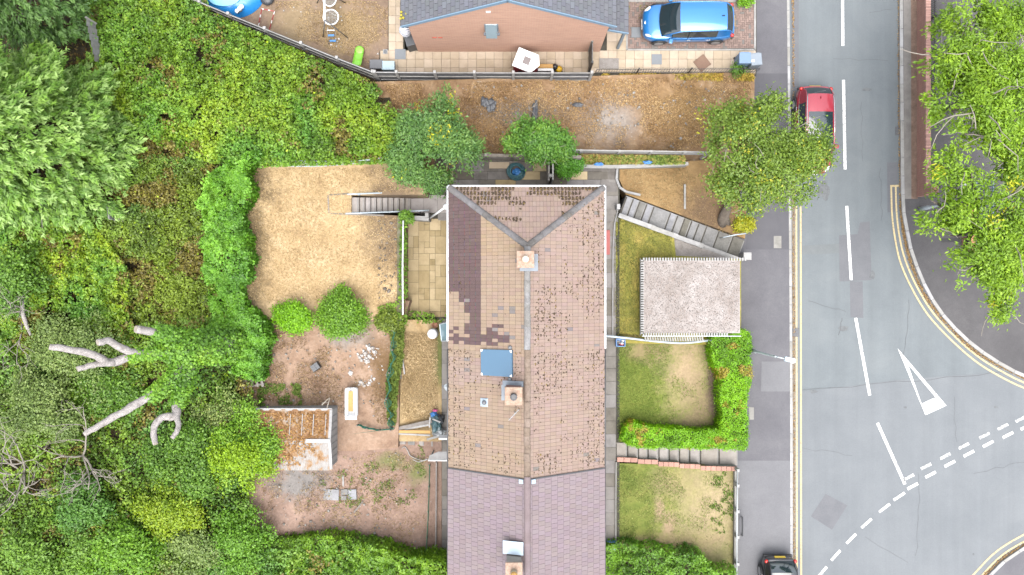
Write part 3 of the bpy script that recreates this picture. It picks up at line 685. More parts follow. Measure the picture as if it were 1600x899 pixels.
# paving beside the main terrace: each slab its own piece
hp = patch('house_path', [(684, 238), (968, 258), (968, 960), (684, 960), (684, 505), (635, 505), (635, 338), (665, 338), (640, 330), (640, 300), (684, 300)], -0.045, M_MORTAR, 'grey slab path running round the terrace', 'path', skirt=1.5)
sg = slab_mesh('slab', M_SLABG); sdk = slab_mesh('slab', M_SLABD); sb = slab_mesh('slab', M_SLABB); sc_ = slab_mesh('slab', M_SLABC)
def slab_px(me, parent, u0, v0, u1, v1, z=0.0, gap=0.012):
    a = P(u0, v0, z); b = P(u1, v1, z)
    return lay(me, 'slab', parent, ((a.x + b.x) / 2, (a.y + b.y) / 2, z + random.uniform(-0.004, 0.004)), (abs(b.x - a.x) - gap, abs(b.y - a.y) - gap, 0.05))
v = 262.0
while v < 915:
    h_ = random.choice((19, 20, 21, 24)) if v < 560 else 20.5
    slab_px(sg, hp, 940, v, 962.5 if v > 330 else 966, v + h_); v += h_
v = 498.0
while v < 915:
    h_ = random.choice((21, 23, 26, 30)); slab_px(sg, hp, 686.5, v, 706, v + h_); v += h_
random.seed(5)
for (v0, v1) in ((246, 268), (268, 281), (281, 300)):
    u = 690.0
    while u < 958:
        w_ = random.choice((18, 22, 26, 32)); slab_px(sdk if random.random() < 0.86 else sb, hp, u, v0, min(u + w_, 966), v1); u += w_
for (u0, u1) in ((640, 662), (662, 684), (684, 704)):
    slab_px(slab_mesh('slab', M_STEPP), hp, u0, 305, u1, 333)
for u0 in (684,): slab_px(sg, hp, u0, 333, 704, 345)
# buff patio: random coursed slabs packed on a half-slab grid
random.seed(9)
cw, ch = 8.6, 9.05; nx, ny = 8, 17; occ = [[False] * ny for _ in range(nx)]
for j in range(ny):
    for i in range(nx):
        if occ[i][j]: continue
        opts = [(2, 2), (2, 2), (1, 2), (2, 1), (1, 1), (2, 3)]
        random.shuffle(opts)
        for (a, b) in opts + [(1, 1)]:
            if i + a <= nx and j + b <= ny and all(not occ[i + x][j + y] for x in range(a) for y in range(b)):
                for x in range(a):
                    for y in range(b): occ[i + x][j + y] = True
                slab_px(sb, hp, 637 + i * cw, 342 + j * ch, 637 + (i + a) * cw, 342 + (j + b) * ch); break

# neighbour's cream slabs and brick drive
npv = patch('paving', [(592, 78), (606, -80), (632, -80), (632, 78), (940, 70), (955, -80), (1182, -80), (1182, 118), (592, 126)], ZP - 0.05, M_MORTAR, 'cream slab paving round the brick bungalow', 'paving', skirt=0.8)
for i in range(43):
    u = 594 + i * 13.7
    for j in range(3):
        v0 = 79 + j * 13.6; v1 = min(v0 + 13.6, 114.5)
        slab_px(sc_, npv, u, v0, min(u + 13.7, 1181), v1, ZP)
for i in range(2):
    for j in range(11): slab_px(sc_, npv, 607 + i * 11.5, 79 - (j + 1) * 13.6, 607 + (i + 1) * 11.5, 79 - j * 13.6, ZP)
for j in range(7): slab_px(sc_, npv, 964, 79 - (j + 1) * 13.6, 979, 79 - j * 13.6, ZP); slab_px(sc_, npv, 948, 79 - (j + 1) * 13.6, 964, 79 - j * 13.6, ZP)
drive = patch('driveway', [(979, 77), (979, -60), (1181, -60), (1181, 77)], ZP - 0.005, M_MORTAR, 'red brown block paved driveway under the blue car', 'driveway', skirt=0.0)
M_BLOCK = attr_mat('block_paver', 0.9, 40, 0.2, 0.3, 0.006)
mb = MB(); a = P(981, 76, ZP); b = P(1178, -30, ZP); W_, L_ = 0.105, 0.21
x0, x1, y0, y1 = a.x, b.x, a.y, b.y
def herring(x0, x1, y0, y1, w, mbx):
    n = int((x1 - x0) / w) + 5; m = int((y1 - y0) / w) + 5
    for j in range(m):
        for i in range(n):
            i2, j2 = i - 2, j - 2; ph = (i2 - j2) % 4
            cx, cy = x0 + i2 * w, y0 + j2 * w
            if ph == 0: bx = (cx, cy, cx + 2 * w, cy + w)
            elif ph == 3: bx = (cx, cy, cx + w, cy + 2 * w)
            else: continue
            bx = (max(bx[0], x0), max(bx[1], y0), min(bx[2], x1), min(bx[3], y1))
            if bx[2] - bx[0] < 0.03 or bx[3] - bx[1] < 0.03: continue
            t = random.random(); c = (lerp(0.115, 0.17, t), lerp(0.083, 0.122, t), lerp(0.072, 0.105, t))
            if random.random() < 0.12: c = (0.105, 0.095, 0.088)
            mbx.box(((bx[0] + bx[2]) / 2, (bx[1] + bx[3]) / 2, ZP + 0.0), (bx[2] - bx[0] - 0.008, bx[3] - bx[1] - 0.008, 0.036), col=c, bev=0.006)
herring(x0, x1, y0, y1, W_, mb)
o = mb.build('block_paver', M_BLOCK, drive, fix=False); o['kind'] = 'stuff'
for (p, q) in (((979.5, 78), (1180, 78)), ((979.5, -40), (979.5, 78)), ((1179.5, -40), (1179.5, 78)), ((979.5, 2), (1150, 2))):
    MB().bar(P(*p, ZP + 0.005), P(*q, ZP + 0.005), 0.085, 0.05).build('edging_kerb', M_CONCW, drive)
def cover(parent, u0, v0, u1, v1, z, mat, name='inspection_cover', rz=0.0):
    a = P(u0, v0, z); b = P(u1, v1, z); c = (a + b) / 2
    MB().box((c.x, c.y, z + 0.012), (abs(b.x - a.x), abs(b.y - a.y), 0.02), rz, bev=0.006).build(name, mat, parent)
    m = MB()
    for t in (-0.3, -0.1, 0.1, 0.3): m.box((c.x + t * (b.x - a.x), c.y, z + 0.025), (0.02, abs(b.y - a.y) * 0.8, 0.006), rz)
    m.build('cover_rib', mat, parent)
M_COVER = plain('steel_cover', (0.17, 0.185, 0.20), 0.6, 0.2, 0.12, 9)
cover(npv, 617, 77, 634, 93, ZP, M_COVER); cover(npv, 1018, 85, 1034, 101, ZP, M_COVER); cover(drive, 986.5, 43, 1001, 59, ZP + 0.02, M_COVER)
a = P(1097, 99, ZP); cov = MB().box((a.x, a.y, ZP + 0.03), (0.62, 0.62, 0.05), R(38), bev=0.01).build('paving_slab_loose', surf('red_brown_slab', [(0.3, (0.17, 0.105, 0.075)), (0.7, (0.22, 0.14, 0.10))], 3, 0.9)); tagit(cov, 'loose red brown square slab lying askew on cream paving', 'slab')
dr_ = MB().box(P(602, 81, ZP + 0.01), (0.23, 0.23, 0.03), bev=0.01).build('drain_gully', M_CONCW, npv); MB().lathe([(0.075, 0), (0.09, 0.008), (0.05, 0.01)], P(602, 81, ZP + 0.028), 16).build('gully_grate', M_DKGREY, dr_)

# ---------------------------------------------------------------- steps
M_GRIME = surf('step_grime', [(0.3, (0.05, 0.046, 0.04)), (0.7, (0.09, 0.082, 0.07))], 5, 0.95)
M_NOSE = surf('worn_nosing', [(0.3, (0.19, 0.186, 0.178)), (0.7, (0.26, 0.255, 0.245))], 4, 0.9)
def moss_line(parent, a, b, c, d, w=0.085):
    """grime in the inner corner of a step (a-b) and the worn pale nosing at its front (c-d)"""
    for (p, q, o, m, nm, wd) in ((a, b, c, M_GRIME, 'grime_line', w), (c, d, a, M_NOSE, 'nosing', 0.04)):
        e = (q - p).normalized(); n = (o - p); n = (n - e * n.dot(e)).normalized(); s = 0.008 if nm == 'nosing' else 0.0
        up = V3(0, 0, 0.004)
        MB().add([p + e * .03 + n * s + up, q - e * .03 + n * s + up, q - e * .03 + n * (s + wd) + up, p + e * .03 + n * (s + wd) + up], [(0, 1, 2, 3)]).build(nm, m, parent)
def V3(x, y, z): return Vector((x, y, z))
st = thing('garden_steps', 'pinkish grey concrete steps climbing to the parched back lawn', 'steps', P(640, 320, 0))
for i in range(10):
    z1 = 0.16 * (i + 1); u1 = 640 - i * 8.9; u0 = u1 - 8.9 - (9 if i == 9 else 0)
    a = P(u1, 320, z1); b = P(u0, 320, z1); y0 = P(0, 309.5 - i * 0.1, z1).y; y1 = P(0, 332.5, z1).y
    o = MB().box(((a.x + b.x) / 2, (y0 + y1) / 2, z1 / 2), (abs(a.x - b.x) + 0.05, abs(y0 - y1), z1), bev=0.012).build('tread', M_STEPP, st); moss_line(o, V3(b.x + .02, y0, z1), V3(b.x + .02, y1, z1), V3(a.x, y0, z1), V3(a.x, y1, z1), 0.05)
for (v0, u0, u1, va, vb) in ((301, 543, 664, 304, 298.5), (331, 540, 670, 334, 329)):
    hr = thing('handrail', 'pale blue grey handrail on the ' + ('upper' if v0 == 301 else 'lower') + ' side of the back lawn steps', 'handrail', P((u0 + u1) / 2, v0, 0.9))
    za = lambda u: lerp(2.35, 0.85, clamp((u - 545) / 105.0))
    pts = [P(u, lerp(va, vb, (u - u0) / (u1 - u0)), za(u)) for u in np.linspace(u0, u1, 9)]
    MB().tube(pts, 0.034, 8).build('rail', M_RAIL, hr, True)
    for k in (1, 4, 7): MB().tube([pts[k], pts[k] - Vector((0, 0, 0.85))], 0.025, 6).build('post', M_RAIL, hr, True)
# kerbs of the step well
for (p, q, zz) in (((515, 305), (545, 303), 1.72), ((513, 306), (514, 333), 1.75), ((514, 334), (600, 337), 1.72)):
    o = MB().bar(P(*p, zz), P(*q, zz), 0.06, 0.12).build('edging_board', M_WOODG)
    tagit(o, {(515, 305): 'thin grey edging board above the top of the back steps', (513, 306): 'short grey edging board across the lawn left of the steps', (514, 334): 'long grey edging board below the back steps'}[p], 'edging board')

# diagonal front steps
ds = thing('front_steps', 'diagonal grey concrete steps from the terrace corner to the pavement', 'steps', P(1060, 350, -0.8))
ax0 = Vector((973, 320)); ax1 = Vector((1158, 389)); dd = (ax1 - ax0)
bnd = [0.0, 0.055, 0.11, 0.17, 0.23, 0.37, 0.43, 0.49, 0.55, 0.61, 0.675, 0.78, 0.9, 1.0]
for i in range(len(bnd) - 1):
    z1 = lerp(-0.02, -1.64, i / (len(bnd) - 2)); sa, sb2 = bnd[i], bnd[i + 1]
    hw0, hw1 = lerp(15, 14, sa), lerp(15, 14, sb2); nn = Vector((-dd.y, dd.x)).normalized()
    q = [ax0 + dd * sa - nn * hw0, ax0 + dd * (sb2 + 0.004) - nn * hw1, ax0 + dd * (sb2 + 0.004) + nn * hw1, ax0 + dd * sa + nn * hw0]
    tr_ = MB().prism([P(p.x, p.y, z1)[:2] for p in q], -2.2, z1).build('tread' if bnd[i + 1] - bnd[i] < 0.1 else 'landing', M_STEP, ds)
    moss_line(tr_, P(q[0].x, q[0].y, z1), P(q[3].x, q[3].y, z1), P(q[1].x, q[1].y, z1), P(q[2].x, q[2].y, z1))
fw = thing('stair_wall', 'low concrete wall with worn coping along the diagonal steps', 'wall', P(1070, 370, -1))
for (s0, s1, zt) in ((0.0, 0.27, 0.25), (0.27, 0.46, -0.1), (0.46, 0.68, -0.5), (0.68, 1.03, -0.95)):
    a = ax0 + dd * s0 + nn * 17.5; b = ax0 + dd * s1 + nn * 17.0
    pa, pb = P(a.x, a.y, zt), P(b.x, b.y, zt)
    MB().bar(pa - Vector((0, 0, 0.75)), pb - Vector((0, 0, 0.75)), 0.15, 1.4).build('wall', M_CONC, fw)
    auto(MB().bar(pa, pb, 0.21, 0.08).build('coping', M_CONCW, fw))
for s in (0.28, 0.47, 0.69):
    a = ax0 + dd * s + nn * 17.2; auto(MB().box(P(a.x, a.y, lerp(0.1, -1.0, s)) , (0.27, 0.24, 0.16), R(-20)).build('pier_block', M_CONCW, fw))
q = P(1163, 401, -1.2)
auto(MB().box((q.x, q.y, -1.2), (0.32, 0.3, 1.0)).build('end_pier', M_CONCW, fw)); MB().box((q.x, q.y, -0.66), (0.38, 0.36, 0.07), bev=0.02).build('pier_cap', M_WHITEW, fw)
q = P(965, 324, 0.3); o = auto(MB().box((q.x, q.y, 0.3), (0.16, 0.24, 0.7)).build('gate_post', M_CONCW)); tagit(o, 'small square concrete post at the top of the diagonal steps', 'post')

# steps between the two lower front lawns, brick edged
ls = thing('front_steps', 'straight grey concrete steps beside the clipped hedge', 'steps', P(1050, 710, -0.8))
xs = [961, 979, 996, 1011, 1028, 1044, 1060, 1076, 1093, 1122, 1152]
for i in range(10):
    z1 = lerp(-0.02, -1.62, i / 9.0)
    q = [P(xs[i], 692, z1), P(xs[i + 1] + 0.5, 692, z1), P(xs[i + 1] + 0.5, 720 + i * 0.8, z1), P(xs[i], 720 + i * 0.8, z1)]
    tr_ = MB().prism([p[:2] for p in q], -2.2, z1).build('tread' if i < 8 else 'landing', M_STEPP, ls); moss_line(tr_, q[0], q[3], q[1], q[2])
bw = thing('brick_edging_wall', 'stepped low wall with pink brick coping beside the front steps', 'wall', P(1050, 724, -0.8))
for (u0, u1, v0, zt) in ((964, 996, 718, 0.12), (996.5, 1028, 721, -0.16), (1028.5, 1061, 725, -0.42), (1061.5, 1094, 728, -0.7), (1094.5, 1151, 731.5, -0.98)):
    a, b = P(u0, v0, zt), P(u1, v0 + 1.2, zt)
    MB().bar(a - Vector((0, 0, 0.8)), b - Vector((0, 0, 0.8)), 0.18, 1.5).build('wall', M_CONC, bw)
    n = max(2, int((b - a).length / 0.24))
    for k in range(n):
        p = a.lerp(b, (k + 0.5) / n); d = (b - a)
        MB().box((p.x, p.y, zt), (d.length / n - 0.012, 0.215, 0.075), math.atan2(d.y, d.x), bev=0.01).build('brick', M_BRICKP, bw)
# garden wall along the pavement below
pw = thing('garden_wall', 'low concrete wall with posts between the bottom front lawn and the pavement', 'wall', P(1152, 810, -1.2))
a, b = P(1151, 733, -1.05), P(1150, 935, -1.05)
MB().bar(a - Vector((0, 0, 0.35)), b - Vector((0, 0, 0.35)), 0.18, 0.7).build('wall', M_CONC, pw)
MB().tube([P(1152, 733, -0.55), P(1151.5, 800, -0.55), P(1151, 935, -0.55)], 0.03, 6).build('rail', M_GALV, pw, True)
for v in (734, 758, 798, 838, 880, 915):
    q = P(1151.5, v, -0.75); auto(MB().box((q.x, q.y, -0.8), (0.13, 0.15, 0.55)).build('post', M_CONCW, pw))
rail = thing('pavement_rail', 'short black steel rail standing at the pavement edge', 'rail', P(1160, 823, ZPAVE))
for v in (809, 837): MB().tube([P(1159, v, ZPAVE), P(1160, v, ZPAVE + 0.8)], 0.03, 6).build('post', M_BLACK, rail)
MB().tube([P(1160, 808, ZPAVE + 0.8), P(1160, 838, ZPAVE + 0.8)], 0.035, 6).build('top_bar', M_BLACK, rail); MB().tube([P(1160, 808, ZPAVE + 0.4), P(1160, 838, ZPAVE + 0.4)], 0.025, 6).build('lower_bar', M_BLACK, rail)

# ---------------------------------------------------------------- retaining wall of the patio, edgings
rw = thing('retaining_wall', 'mossy retaining wall between the patio and the back lawn', 'wall', P(634, 420, 0))
a, b = P(635.5, 344, 0), P(635.5, 500, 0)
MB().box(((a.x + b.x) / 2 - 0.11, (a.y + b.y) / 2, 0.85), (0.2, abs(a.y - b.y), 1.76)).build('wall', surf('mossy_wall', [(0.3, (0.05, 0.065, 0.02)), (0.5, (0.10, 0.10, 0.05)), (0.75, (0.19, 0.17, 0.14))], 2.5, 0.95), rw)
MB().tube([P(630, 345, 2.1), P(629, 420, 2.12), P(629.5, 492, 2.05)], 0.035, 8).build('white_rail', M_WHITE, rw, True)
for v in (348, 395, 440, 488): MB().tube([P(629.5, v, 2.08), P(629.8, v, 1.6)], 0.03, 6).build('post', M_WHITEW, rw, True)
a, b = P(636, 341.5, 0.5), P(672, 343.5, 0.5)
MB().bar(a, b, 0.15, 1.0).build('return_wall', M_CONC, rw)
MB().bar(a + Vector((0, 0, .53)), b + Vector((0, 0, .53)), 0.2, 0.06).build('coping', M_CONCW, rw)
MB().box(P(669, 338, 0.6), (0.16, 0.2, 1.3)).build('end_post', M_CONC, rw)
lp = thing('washing_line_post', 'white pole with round white top leaning from the roof corner', 'pole', P(672, 341, 0))
MB().tube([P(672, 341, 1.0), P(696, 324, 3.4)], 0.045, 8).build('pole', M_WHITE, lp, True); MB().lathe([(0.02, -0.12), (0.1, -0.09), (0.13, 0), (0.1, 0.09), (0.02, 0.12)], P(697, 323.5, 3.5), 14).build('round_head', M_WHITE, lp, True)
def edge_run(name, label, cat, pts, wd, ht, mat):
    o = MB()
    for i in range(len(pts) - 1): o.bar(P(*pts[i]), P(*pts[i + 1]), wd, ht)
    return tagit(o.build(name, mat), label, cat)
edge_run('lawn_edging', 'pale concrete edging down the left side of the back lawn', 'edging', [(381, 262, 2.05), (380, 330, 2.05), (382, 420, 2.05), (381, 478, 2.05)], 0.07, 0.2, M_CONC)
edge_run('path_edging', 'curved thin kerb between slab path and olive lawn', 'edging', [(966, 325, 0.02), (960, 350, 0.02), (957.5, 390, 0.02), (957, 525, 0.02)], 0.05, 0.12, M_CONC)
edge_run('path_edging', 'broken stone kerb between slab path and bottom front lawn', 'edging', [(962.5, 722, 0.03), (962, 790, 0.03), (962, 850, 0.03)], 0.06, 0.12, M_CONC)
edge_run('path_edging', 'rough stone kerb rounding the corner lawn by the steps', 'edging', [(965, 258, 0.05), (963, 280, 0.05), (968, 293, 0.05), (978, 300, 0.02), (1000, 305, -0.1)], 0.1, 0.16, M_CONC)
# grey pipe rail between olive lawn and hedged lawn
pr_ = thing('boundary_rail', 'curved grey kerb rail from the path to the hedge', 'rail', P(1030, 532, 0))
MB().tube([P(u, v, z) for (u, v, z) in smooth_path([(946, 525, 0.42), (985, 529, 0.3), (1030, 534, 0.1), (1070, 536, -0.1), (1115, 531, -0.35)], 5)], 0.055, 8).build('rail', M_RAIL, pr_, True)
for (u, v, z) in ((950, 525.5, 0.4), (1000, 531, 0.25), (1050, 535.5, 0.0), (1100, 533, -0.28)): MB().tube([P(u, v, z), P(u, v, z - 0.75)], 0.03, 6).build('post', M_GALV, pr_)
o = MB().box(P(949, 379, 0.03), (0.24, 1.15, 0.07), bev=0.01).build('door_ramp', plain('red_ramp', (0.34, 0.10, 0.09), 0.8, var=0.15)); tagit(o, 'red painted threshold strip beside the terrace wall', 'threshold')
# brick pavers climbing to the bottom back garden
bp = thing('garden_steps', 'crumbling grey brown slab steps between the lower back gardens', 'steps', P(620, 688, 0.4))
for i in range(9):
    u1 = 690 - i * 14.2; z1 = 0.04 + i * 0.115; vs0 = 678 - i * 0.7
    q = [P(u1 + 0.5, vs0, z1), P(u1 - 14.2, vs0 - 0.7, z1), P(u1 - 14.2, vs0 + 20.5 - i * 0.4, z1), P(u1 + 0.5, vs0 + 21 - i * 0.4, z1)]
    tr_ = MB().prism([p[:2] for p in q], -0.8, z1).build('tread', M_STEPP if i % 3 else M_STEP, bp); moss_line(tr_, q[1], q[2], q[0], q[3])
# =============================================================== HOUSES
def brick_mat(name, c1, c2, mort, axis='xz', streak=0.0):
    m, nt, b, out = _new(name); vec = _pos(nt)
    sp = nt.nodes.new('ShaderNodeSeparateXYZ'); nt.links.new(vec, sp.inputs[0]); cb = nt.nodes.new('ShaderNodeCombineXYZ')
    nt.links.new(sp.outputs[0 if axis[0] == 'x' else 1], cb.inputs[0]); nt.links.new(sp.outputs[2], cb.inputs[1])
    br = nt.nodes.new('ShaderNodeTexBrick'); nt.links.new(cb.outputs[0], br.inputs['Vector'])
    br.inputs['Scale'].default_value = 1.0; br.inputs['Brick Width'].default_value = 0.225; br.inputs['Row Height'].default_value = 0.075
    br.inputs['Mortar Size'].default_value = 0.006; br.inputs['Color1'].default_value = (*kk(c1), 1); br.inputs['Color2'].default_value = (*kk(c2), 1); br.inputs['Mortar'].default_value = (*kk(mort), 1)
    mp = nt.nodes.new('ShaderNodeMapping'); mp.inputs['Scale'].default_value = (0.5, 3.5, 1); nt.links.new(cb.outputs[0], mp.inputs[0])
    f = _noise(nt, mp.outputs[0], 1.6, 6, 0.6); g = _math(nt, 'ADD', _math(nt, 'MULTIPLY', f, 0.5), 0.75); cc = nt.nodes.new('ShaderNodeCombineColor')
    for k in range(3): nt.links.new(g, cc.inputs[k])
    col = _mix(nt, 1.0, br.outputs['Color'], cc.outputs[0], 'MULTIPLY')
    nt.links.new(col, b.inputs['Base Color']); b.inputs['Roughness'].default_value = 0.9
    _bump(nt, b, _math(nt, 'SUBTRACT', 1.0, br.outputs['Fac']), 0.5, 0.01)
    return m
M_BRICK = brick_mat('pinkish_brick', (0.52, 0.30, 0.21), (0.45, 0.255, 0.18), (0.52, 0.37, 0.29))
M_BRICKY = brick_mat('pinkish_brick_side', (0.26, 0.155, 0.115), (0.22, 0.125, 0.09), (0.26, 0.2, 0.16), 'yz')
M_BRICKR = brick_mat('red_brick', (0.32, 0.15, 0.11), (0.26, 0.12, 0.09), (0.3, 0.25, 0.22), 'yz')
M_BRICKR2 = brick_mat('red_brick_front', (0.22, 0.085, 0.06), (0.17, 0.065, 0.048), (0.2, 0.17, 0.15), 'xz')
M_TILE = attr_mat('roof_tile', 0.92, 34, 0.2, 0.35, 0.008)
M_DECK = plain('roof_underlay', (0.06, 0.05, 0.045), 0.9)
M_RIDGE = surf('ridge_mortar_grey', [(0.3, (0.12, 0.115, 0.11)), (0.5, (0.19, 0.185, 0.18)), (0.75, (0.26, 0.255, 0.25))], 4, 0.95, 40, 0.25, 0.5, 0.01, rnd=0.12)
M_RIDGET = surf('ridge_tile_tan', [(0.3, (0.12, 0.09, 0.07)), (0.5, (0.19, 0.145, 0.115)), (0.75, (0.24, 0.19, 0.155))], 6, 0.95, 30, 0.35, 0.5, 0.01, rnd=0.12)
M_RIDGEM = surf('ridge_tile_mauve', [(0.3, (0.15, 0.115, 0.12)), (0.75, (0.19, 0.15, 0.155))], 3, 0.85, 30, 0.1, rnd=0.06)
M_HIP = surf('hip_mortar_grey', [(0.3, (0.085, 0.08, 0.077)), (0.5, (0.125, 0.118, 0.115)), (0.75, (0.165, 0.158, 0.155))], 4, 0.95, 14, 0.3, 0.6, 0.015, rnd=0.15)
M_MOSS = attr_mat('moss', 1.0, 60, 0.3, 0.5, 0.01, 0.1)
M_RENDER = surf('wall_render', [(0.3, (0.26, 0.24, 0.21)), (0.7, (0.34, 0.32, 0.29))], 1.5, 0.9)
M_GLASS = plain('window_glass', (0.05, 0.07, 0.085), 0.06, var=0.1, spec=0.8)
M_FLASH = plain('lead_flashing', (0.17, 0.195, 0.225), 0.55, 0.2, 0.15, 6)
M_UPVC = plain('white_gutter', (0.66, 0.67, 0.68), 0.4, var=0.05)
M_GUTD = plain('dark_gutter', (0.055, 0.055, 0.06), 0.5)
M_TERRA = plain('terracotta', (0.34, 0.17, 0.10), 0.8, var=0.2, scale=9)
M_CREAM = plain('cream_clay', (0.50, 0.44, 0.33), 0.8, var=0.1)
M_SOLAR = plain('solar_collector', (0.045, 0.115, 0.19), 0.22, var=0.05, spec=0.9)
M_SLATE = attr_mat('slate', 0.8, 30, 0.12, 0.25, 0.006)

def tile_field(name, parent, O, e, s, Le, Ls, gauge, width, inside, colf, mat, stagger=0.0, th=0.022, rr=None):
    """interlocking tiles laid in courses: O eave corner, e along the eave, s up the slope"""
    rr = rr or random.Random(3); n = e.cross(s).normalized()
    if n.z < 0: n = -n
    mb = MB(); nc = int(math.ceil(Ls / gauge)); nw = int(math.ceil(Le / width)) + 1
    for j in range(nc):
        b0 = j * gauge - 0.03; b1 = min(b0 + gauge + 0.05, Ls)
        off = (j % 2) * stagger * width
        for i in range(-1, nw):
            a0 = i * width + off; a1 = a0 + width * 0.955
            ca, cb_ = (a0 + a1) / 2, (b0 + min(b1, b0 + gauge)) / 2
            if not inside(ca, cb_): continue
            a0 = max(a0, 0); a1 = min(a1, Le)
            if a1 - a0 < 0.02: continue
            t = th * rr.uniform(0.85, 1.25); sk = rr.uniform(-0.006, 0.006)
            q = lambda a, b, h: O + e * a + s * b + n * h
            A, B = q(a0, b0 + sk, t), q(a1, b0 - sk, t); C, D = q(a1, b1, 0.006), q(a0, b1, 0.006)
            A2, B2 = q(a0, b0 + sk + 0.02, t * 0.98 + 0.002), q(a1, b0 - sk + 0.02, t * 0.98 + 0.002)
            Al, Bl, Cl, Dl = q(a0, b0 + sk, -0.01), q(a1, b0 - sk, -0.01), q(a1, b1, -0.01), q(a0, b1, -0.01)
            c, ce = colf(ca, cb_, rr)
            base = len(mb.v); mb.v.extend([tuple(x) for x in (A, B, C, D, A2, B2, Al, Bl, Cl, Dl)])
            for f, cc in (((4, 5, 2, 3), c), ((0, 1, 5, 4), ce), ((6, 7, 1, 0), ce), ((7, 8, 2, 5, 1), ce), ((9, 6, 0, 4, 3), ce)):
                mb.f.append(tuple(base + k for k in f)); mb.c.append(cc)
    o = mb.build(name, mat, parent, fix=False); o['kind'] = 'stuff'
    return o

def moss_field(parent, spots, mat=None, name='moss', cols=None):
    mb = MB(); rr = random.Random(8)
    for (p, n, e, s, r, ratio) in spots:
        k = 5; ring = []; f = rr.random() * 6
        for i in range(k):
            a = f + 2 * math.pi * i / k; ring.append(p + (e * math.cos(a) * r + s * math.sin(a) * r * ratio) * rr.uniform(0.7, 1.25))
        top = p + n * r * 0.55
        t = rr.random(); c = (lerp(0.03, 0.085, t), lerp(0.024, 0.06, t), lerp(0.018, 0.04, t))
        if rr.random() < 0.12: c = (0.12, 0.085, 0.03)
        mb.add(ring + [top], [(i, (i + 1) % k, k) for i in range(k)], c)
    o = mb.build(name, mat or M_MOSS, parent, fix=False); o['kind'] = 'stuff'
    return o

# ---- the terrace: eaves 5.0, ridge 7.05
ZE, ZR = 5.0, 7.05
xL, xR = P(701.5, 0, ZE).x, P(943.5, 0, ZE).x; xM = (xL + xR) / 2
yT = P(0, 293, ZE).y                                   # hip eave
yA = P(0, 541, ZE).y; yB = P(0, 731, ZE).y; yC = -17.0
hw = xM - xL; sl_ = math.sqrt(hw * hw + (ZR - ZE) ** 2)
yHip = P(0, 385, ZR).y
eL = Vector((0, -1, 0)); sLs = Vector((hw, 0, ZR - ZE)).normalized(); sRs = Vector((-hw, 0, ZR - ZE)).normalized()
hipdep = yT - yHip; sHs = Vector((0, -hipdep, ZR - ZE)).normalized(); slH = math.sqrt(hipdep ** 2 + (ZR - ZE) ** 2)

def jit(c, rr, a=0.1):
    k = K * (1 + rr.uniform(-a, a)); return (c[0] * k, c[1] * k * (1 + rr.uniform(-.03, .03)), c[2] * k * (1 + rr.uniform(-.05, .05)))
MAUVE, TANL, PINK, GREYT = (0.09, 0.059, 0.058), (0.246, 0.181, 0.134), (0.245, 0.18, 0.15), (0.16, 0.14, 0.135)
DARKE = 0.74  # tile edge tone: joint dirt and lap shade put into the colour
def col_left(y_off):
    def f(a, b, rr):
        y = y_off - a; x = a; course = b * math.cos(math.atan2(ZR - ZE, hw))     # metres from the eave in plan
        vpx = CY - y * F / (H - lerp(ZE, ZR, b / sl_))
        lim = 1.42 - max(0, (vpx - 470)) * 0.0 + 0.12 * math.sin(vpx * 0.21)
        mau = False
        if vpx < 540:
            if course < 1.42 and vpx < 455: mau = True
            elif vpx >= 455 and 0.35 + 0.012 * (vpx - 455) < course < 1.42 and vpx < 500: mau = True
            elif vpx >= 500 and rr.random() < 0.55 and course < 2.6 and vpx > 508: mau = True
            elif vpx >= 490 and 0.9 < course < 1.42: mau = True
        grey = vpx < 545 and not mau and course > 1.2 and rr.random() < 0.05
        c = MAUVE if mau else (GREYT if grey else (TANL if vpx < 560 or vpx > 600 else PINK))
        if vpx < 400 and not mau: c = (0.248, 0.18, 0.124)
        c = jit(GREYT if rr.random() < 0.006 else c, rr, 0.06)
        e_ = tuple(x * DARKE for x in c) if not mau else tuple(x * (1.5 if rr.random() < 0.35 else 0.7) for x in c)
        return c, e_
    return f
def col_pink(a, b, rr):
    c = jit(PINK if rr.random() > 0.006 else GREYT, rr, 0.055)
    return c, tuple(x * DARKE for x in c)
NEWT = (0.198, 0.158, 0.167)
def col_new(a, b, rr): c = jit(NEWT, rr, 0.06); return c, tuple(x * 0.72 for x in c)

def walls(parent, y0, y1):
    m = MB(); ins = 0.32; x0, x1 = xL + ins, xR - ins
    m.box(((x0 + x1) / 2, (y0 + y1) / 2, (ZE - 0.12 - 0.3) / 2), (x1 - x0, abs(y1 - y0), ZE + 0.3 - 0.12))
    return m.build('wall', M_RENDER, parent)
def house_windows(parent, y0, y1):
    for side, x in ((-1, xL + 0.32), (1, xR - 0.32)):
        for fy in (0.22, 0.55, 0.82):
            y = lerp(y0, y1, fy)
            for zc in (1.5, 3.9):
                if fy == 0.55 and zc == 1.5:
                    d = MB().box((x + side * 0.02, y, 1.03), (0.06, 0.9, 2.06)).build('door', M_WHITE, parent); MB().box((x + side * 0.07, y + 0.35, 1.0), (0.05, 0.04, 0.14)).build('handle', M_GALV, d); continue
                wdw = MB().box((x + side * 0.02, y, zc), (0.06, 1.3, 1.1)).build('window', M_UPVC, parent)
                for k in (-0.31, 0.31): MB().box((x + side * 0.053, y + k, zc), (0.02, 0.54, 0.94)).build('pane', M_GLASS, wdw)
                MB().box((x + side * 0.07, y, zc - 0.59), (0.16, 1.4, 0.06)).build('sill', M_CONCW, wdw)

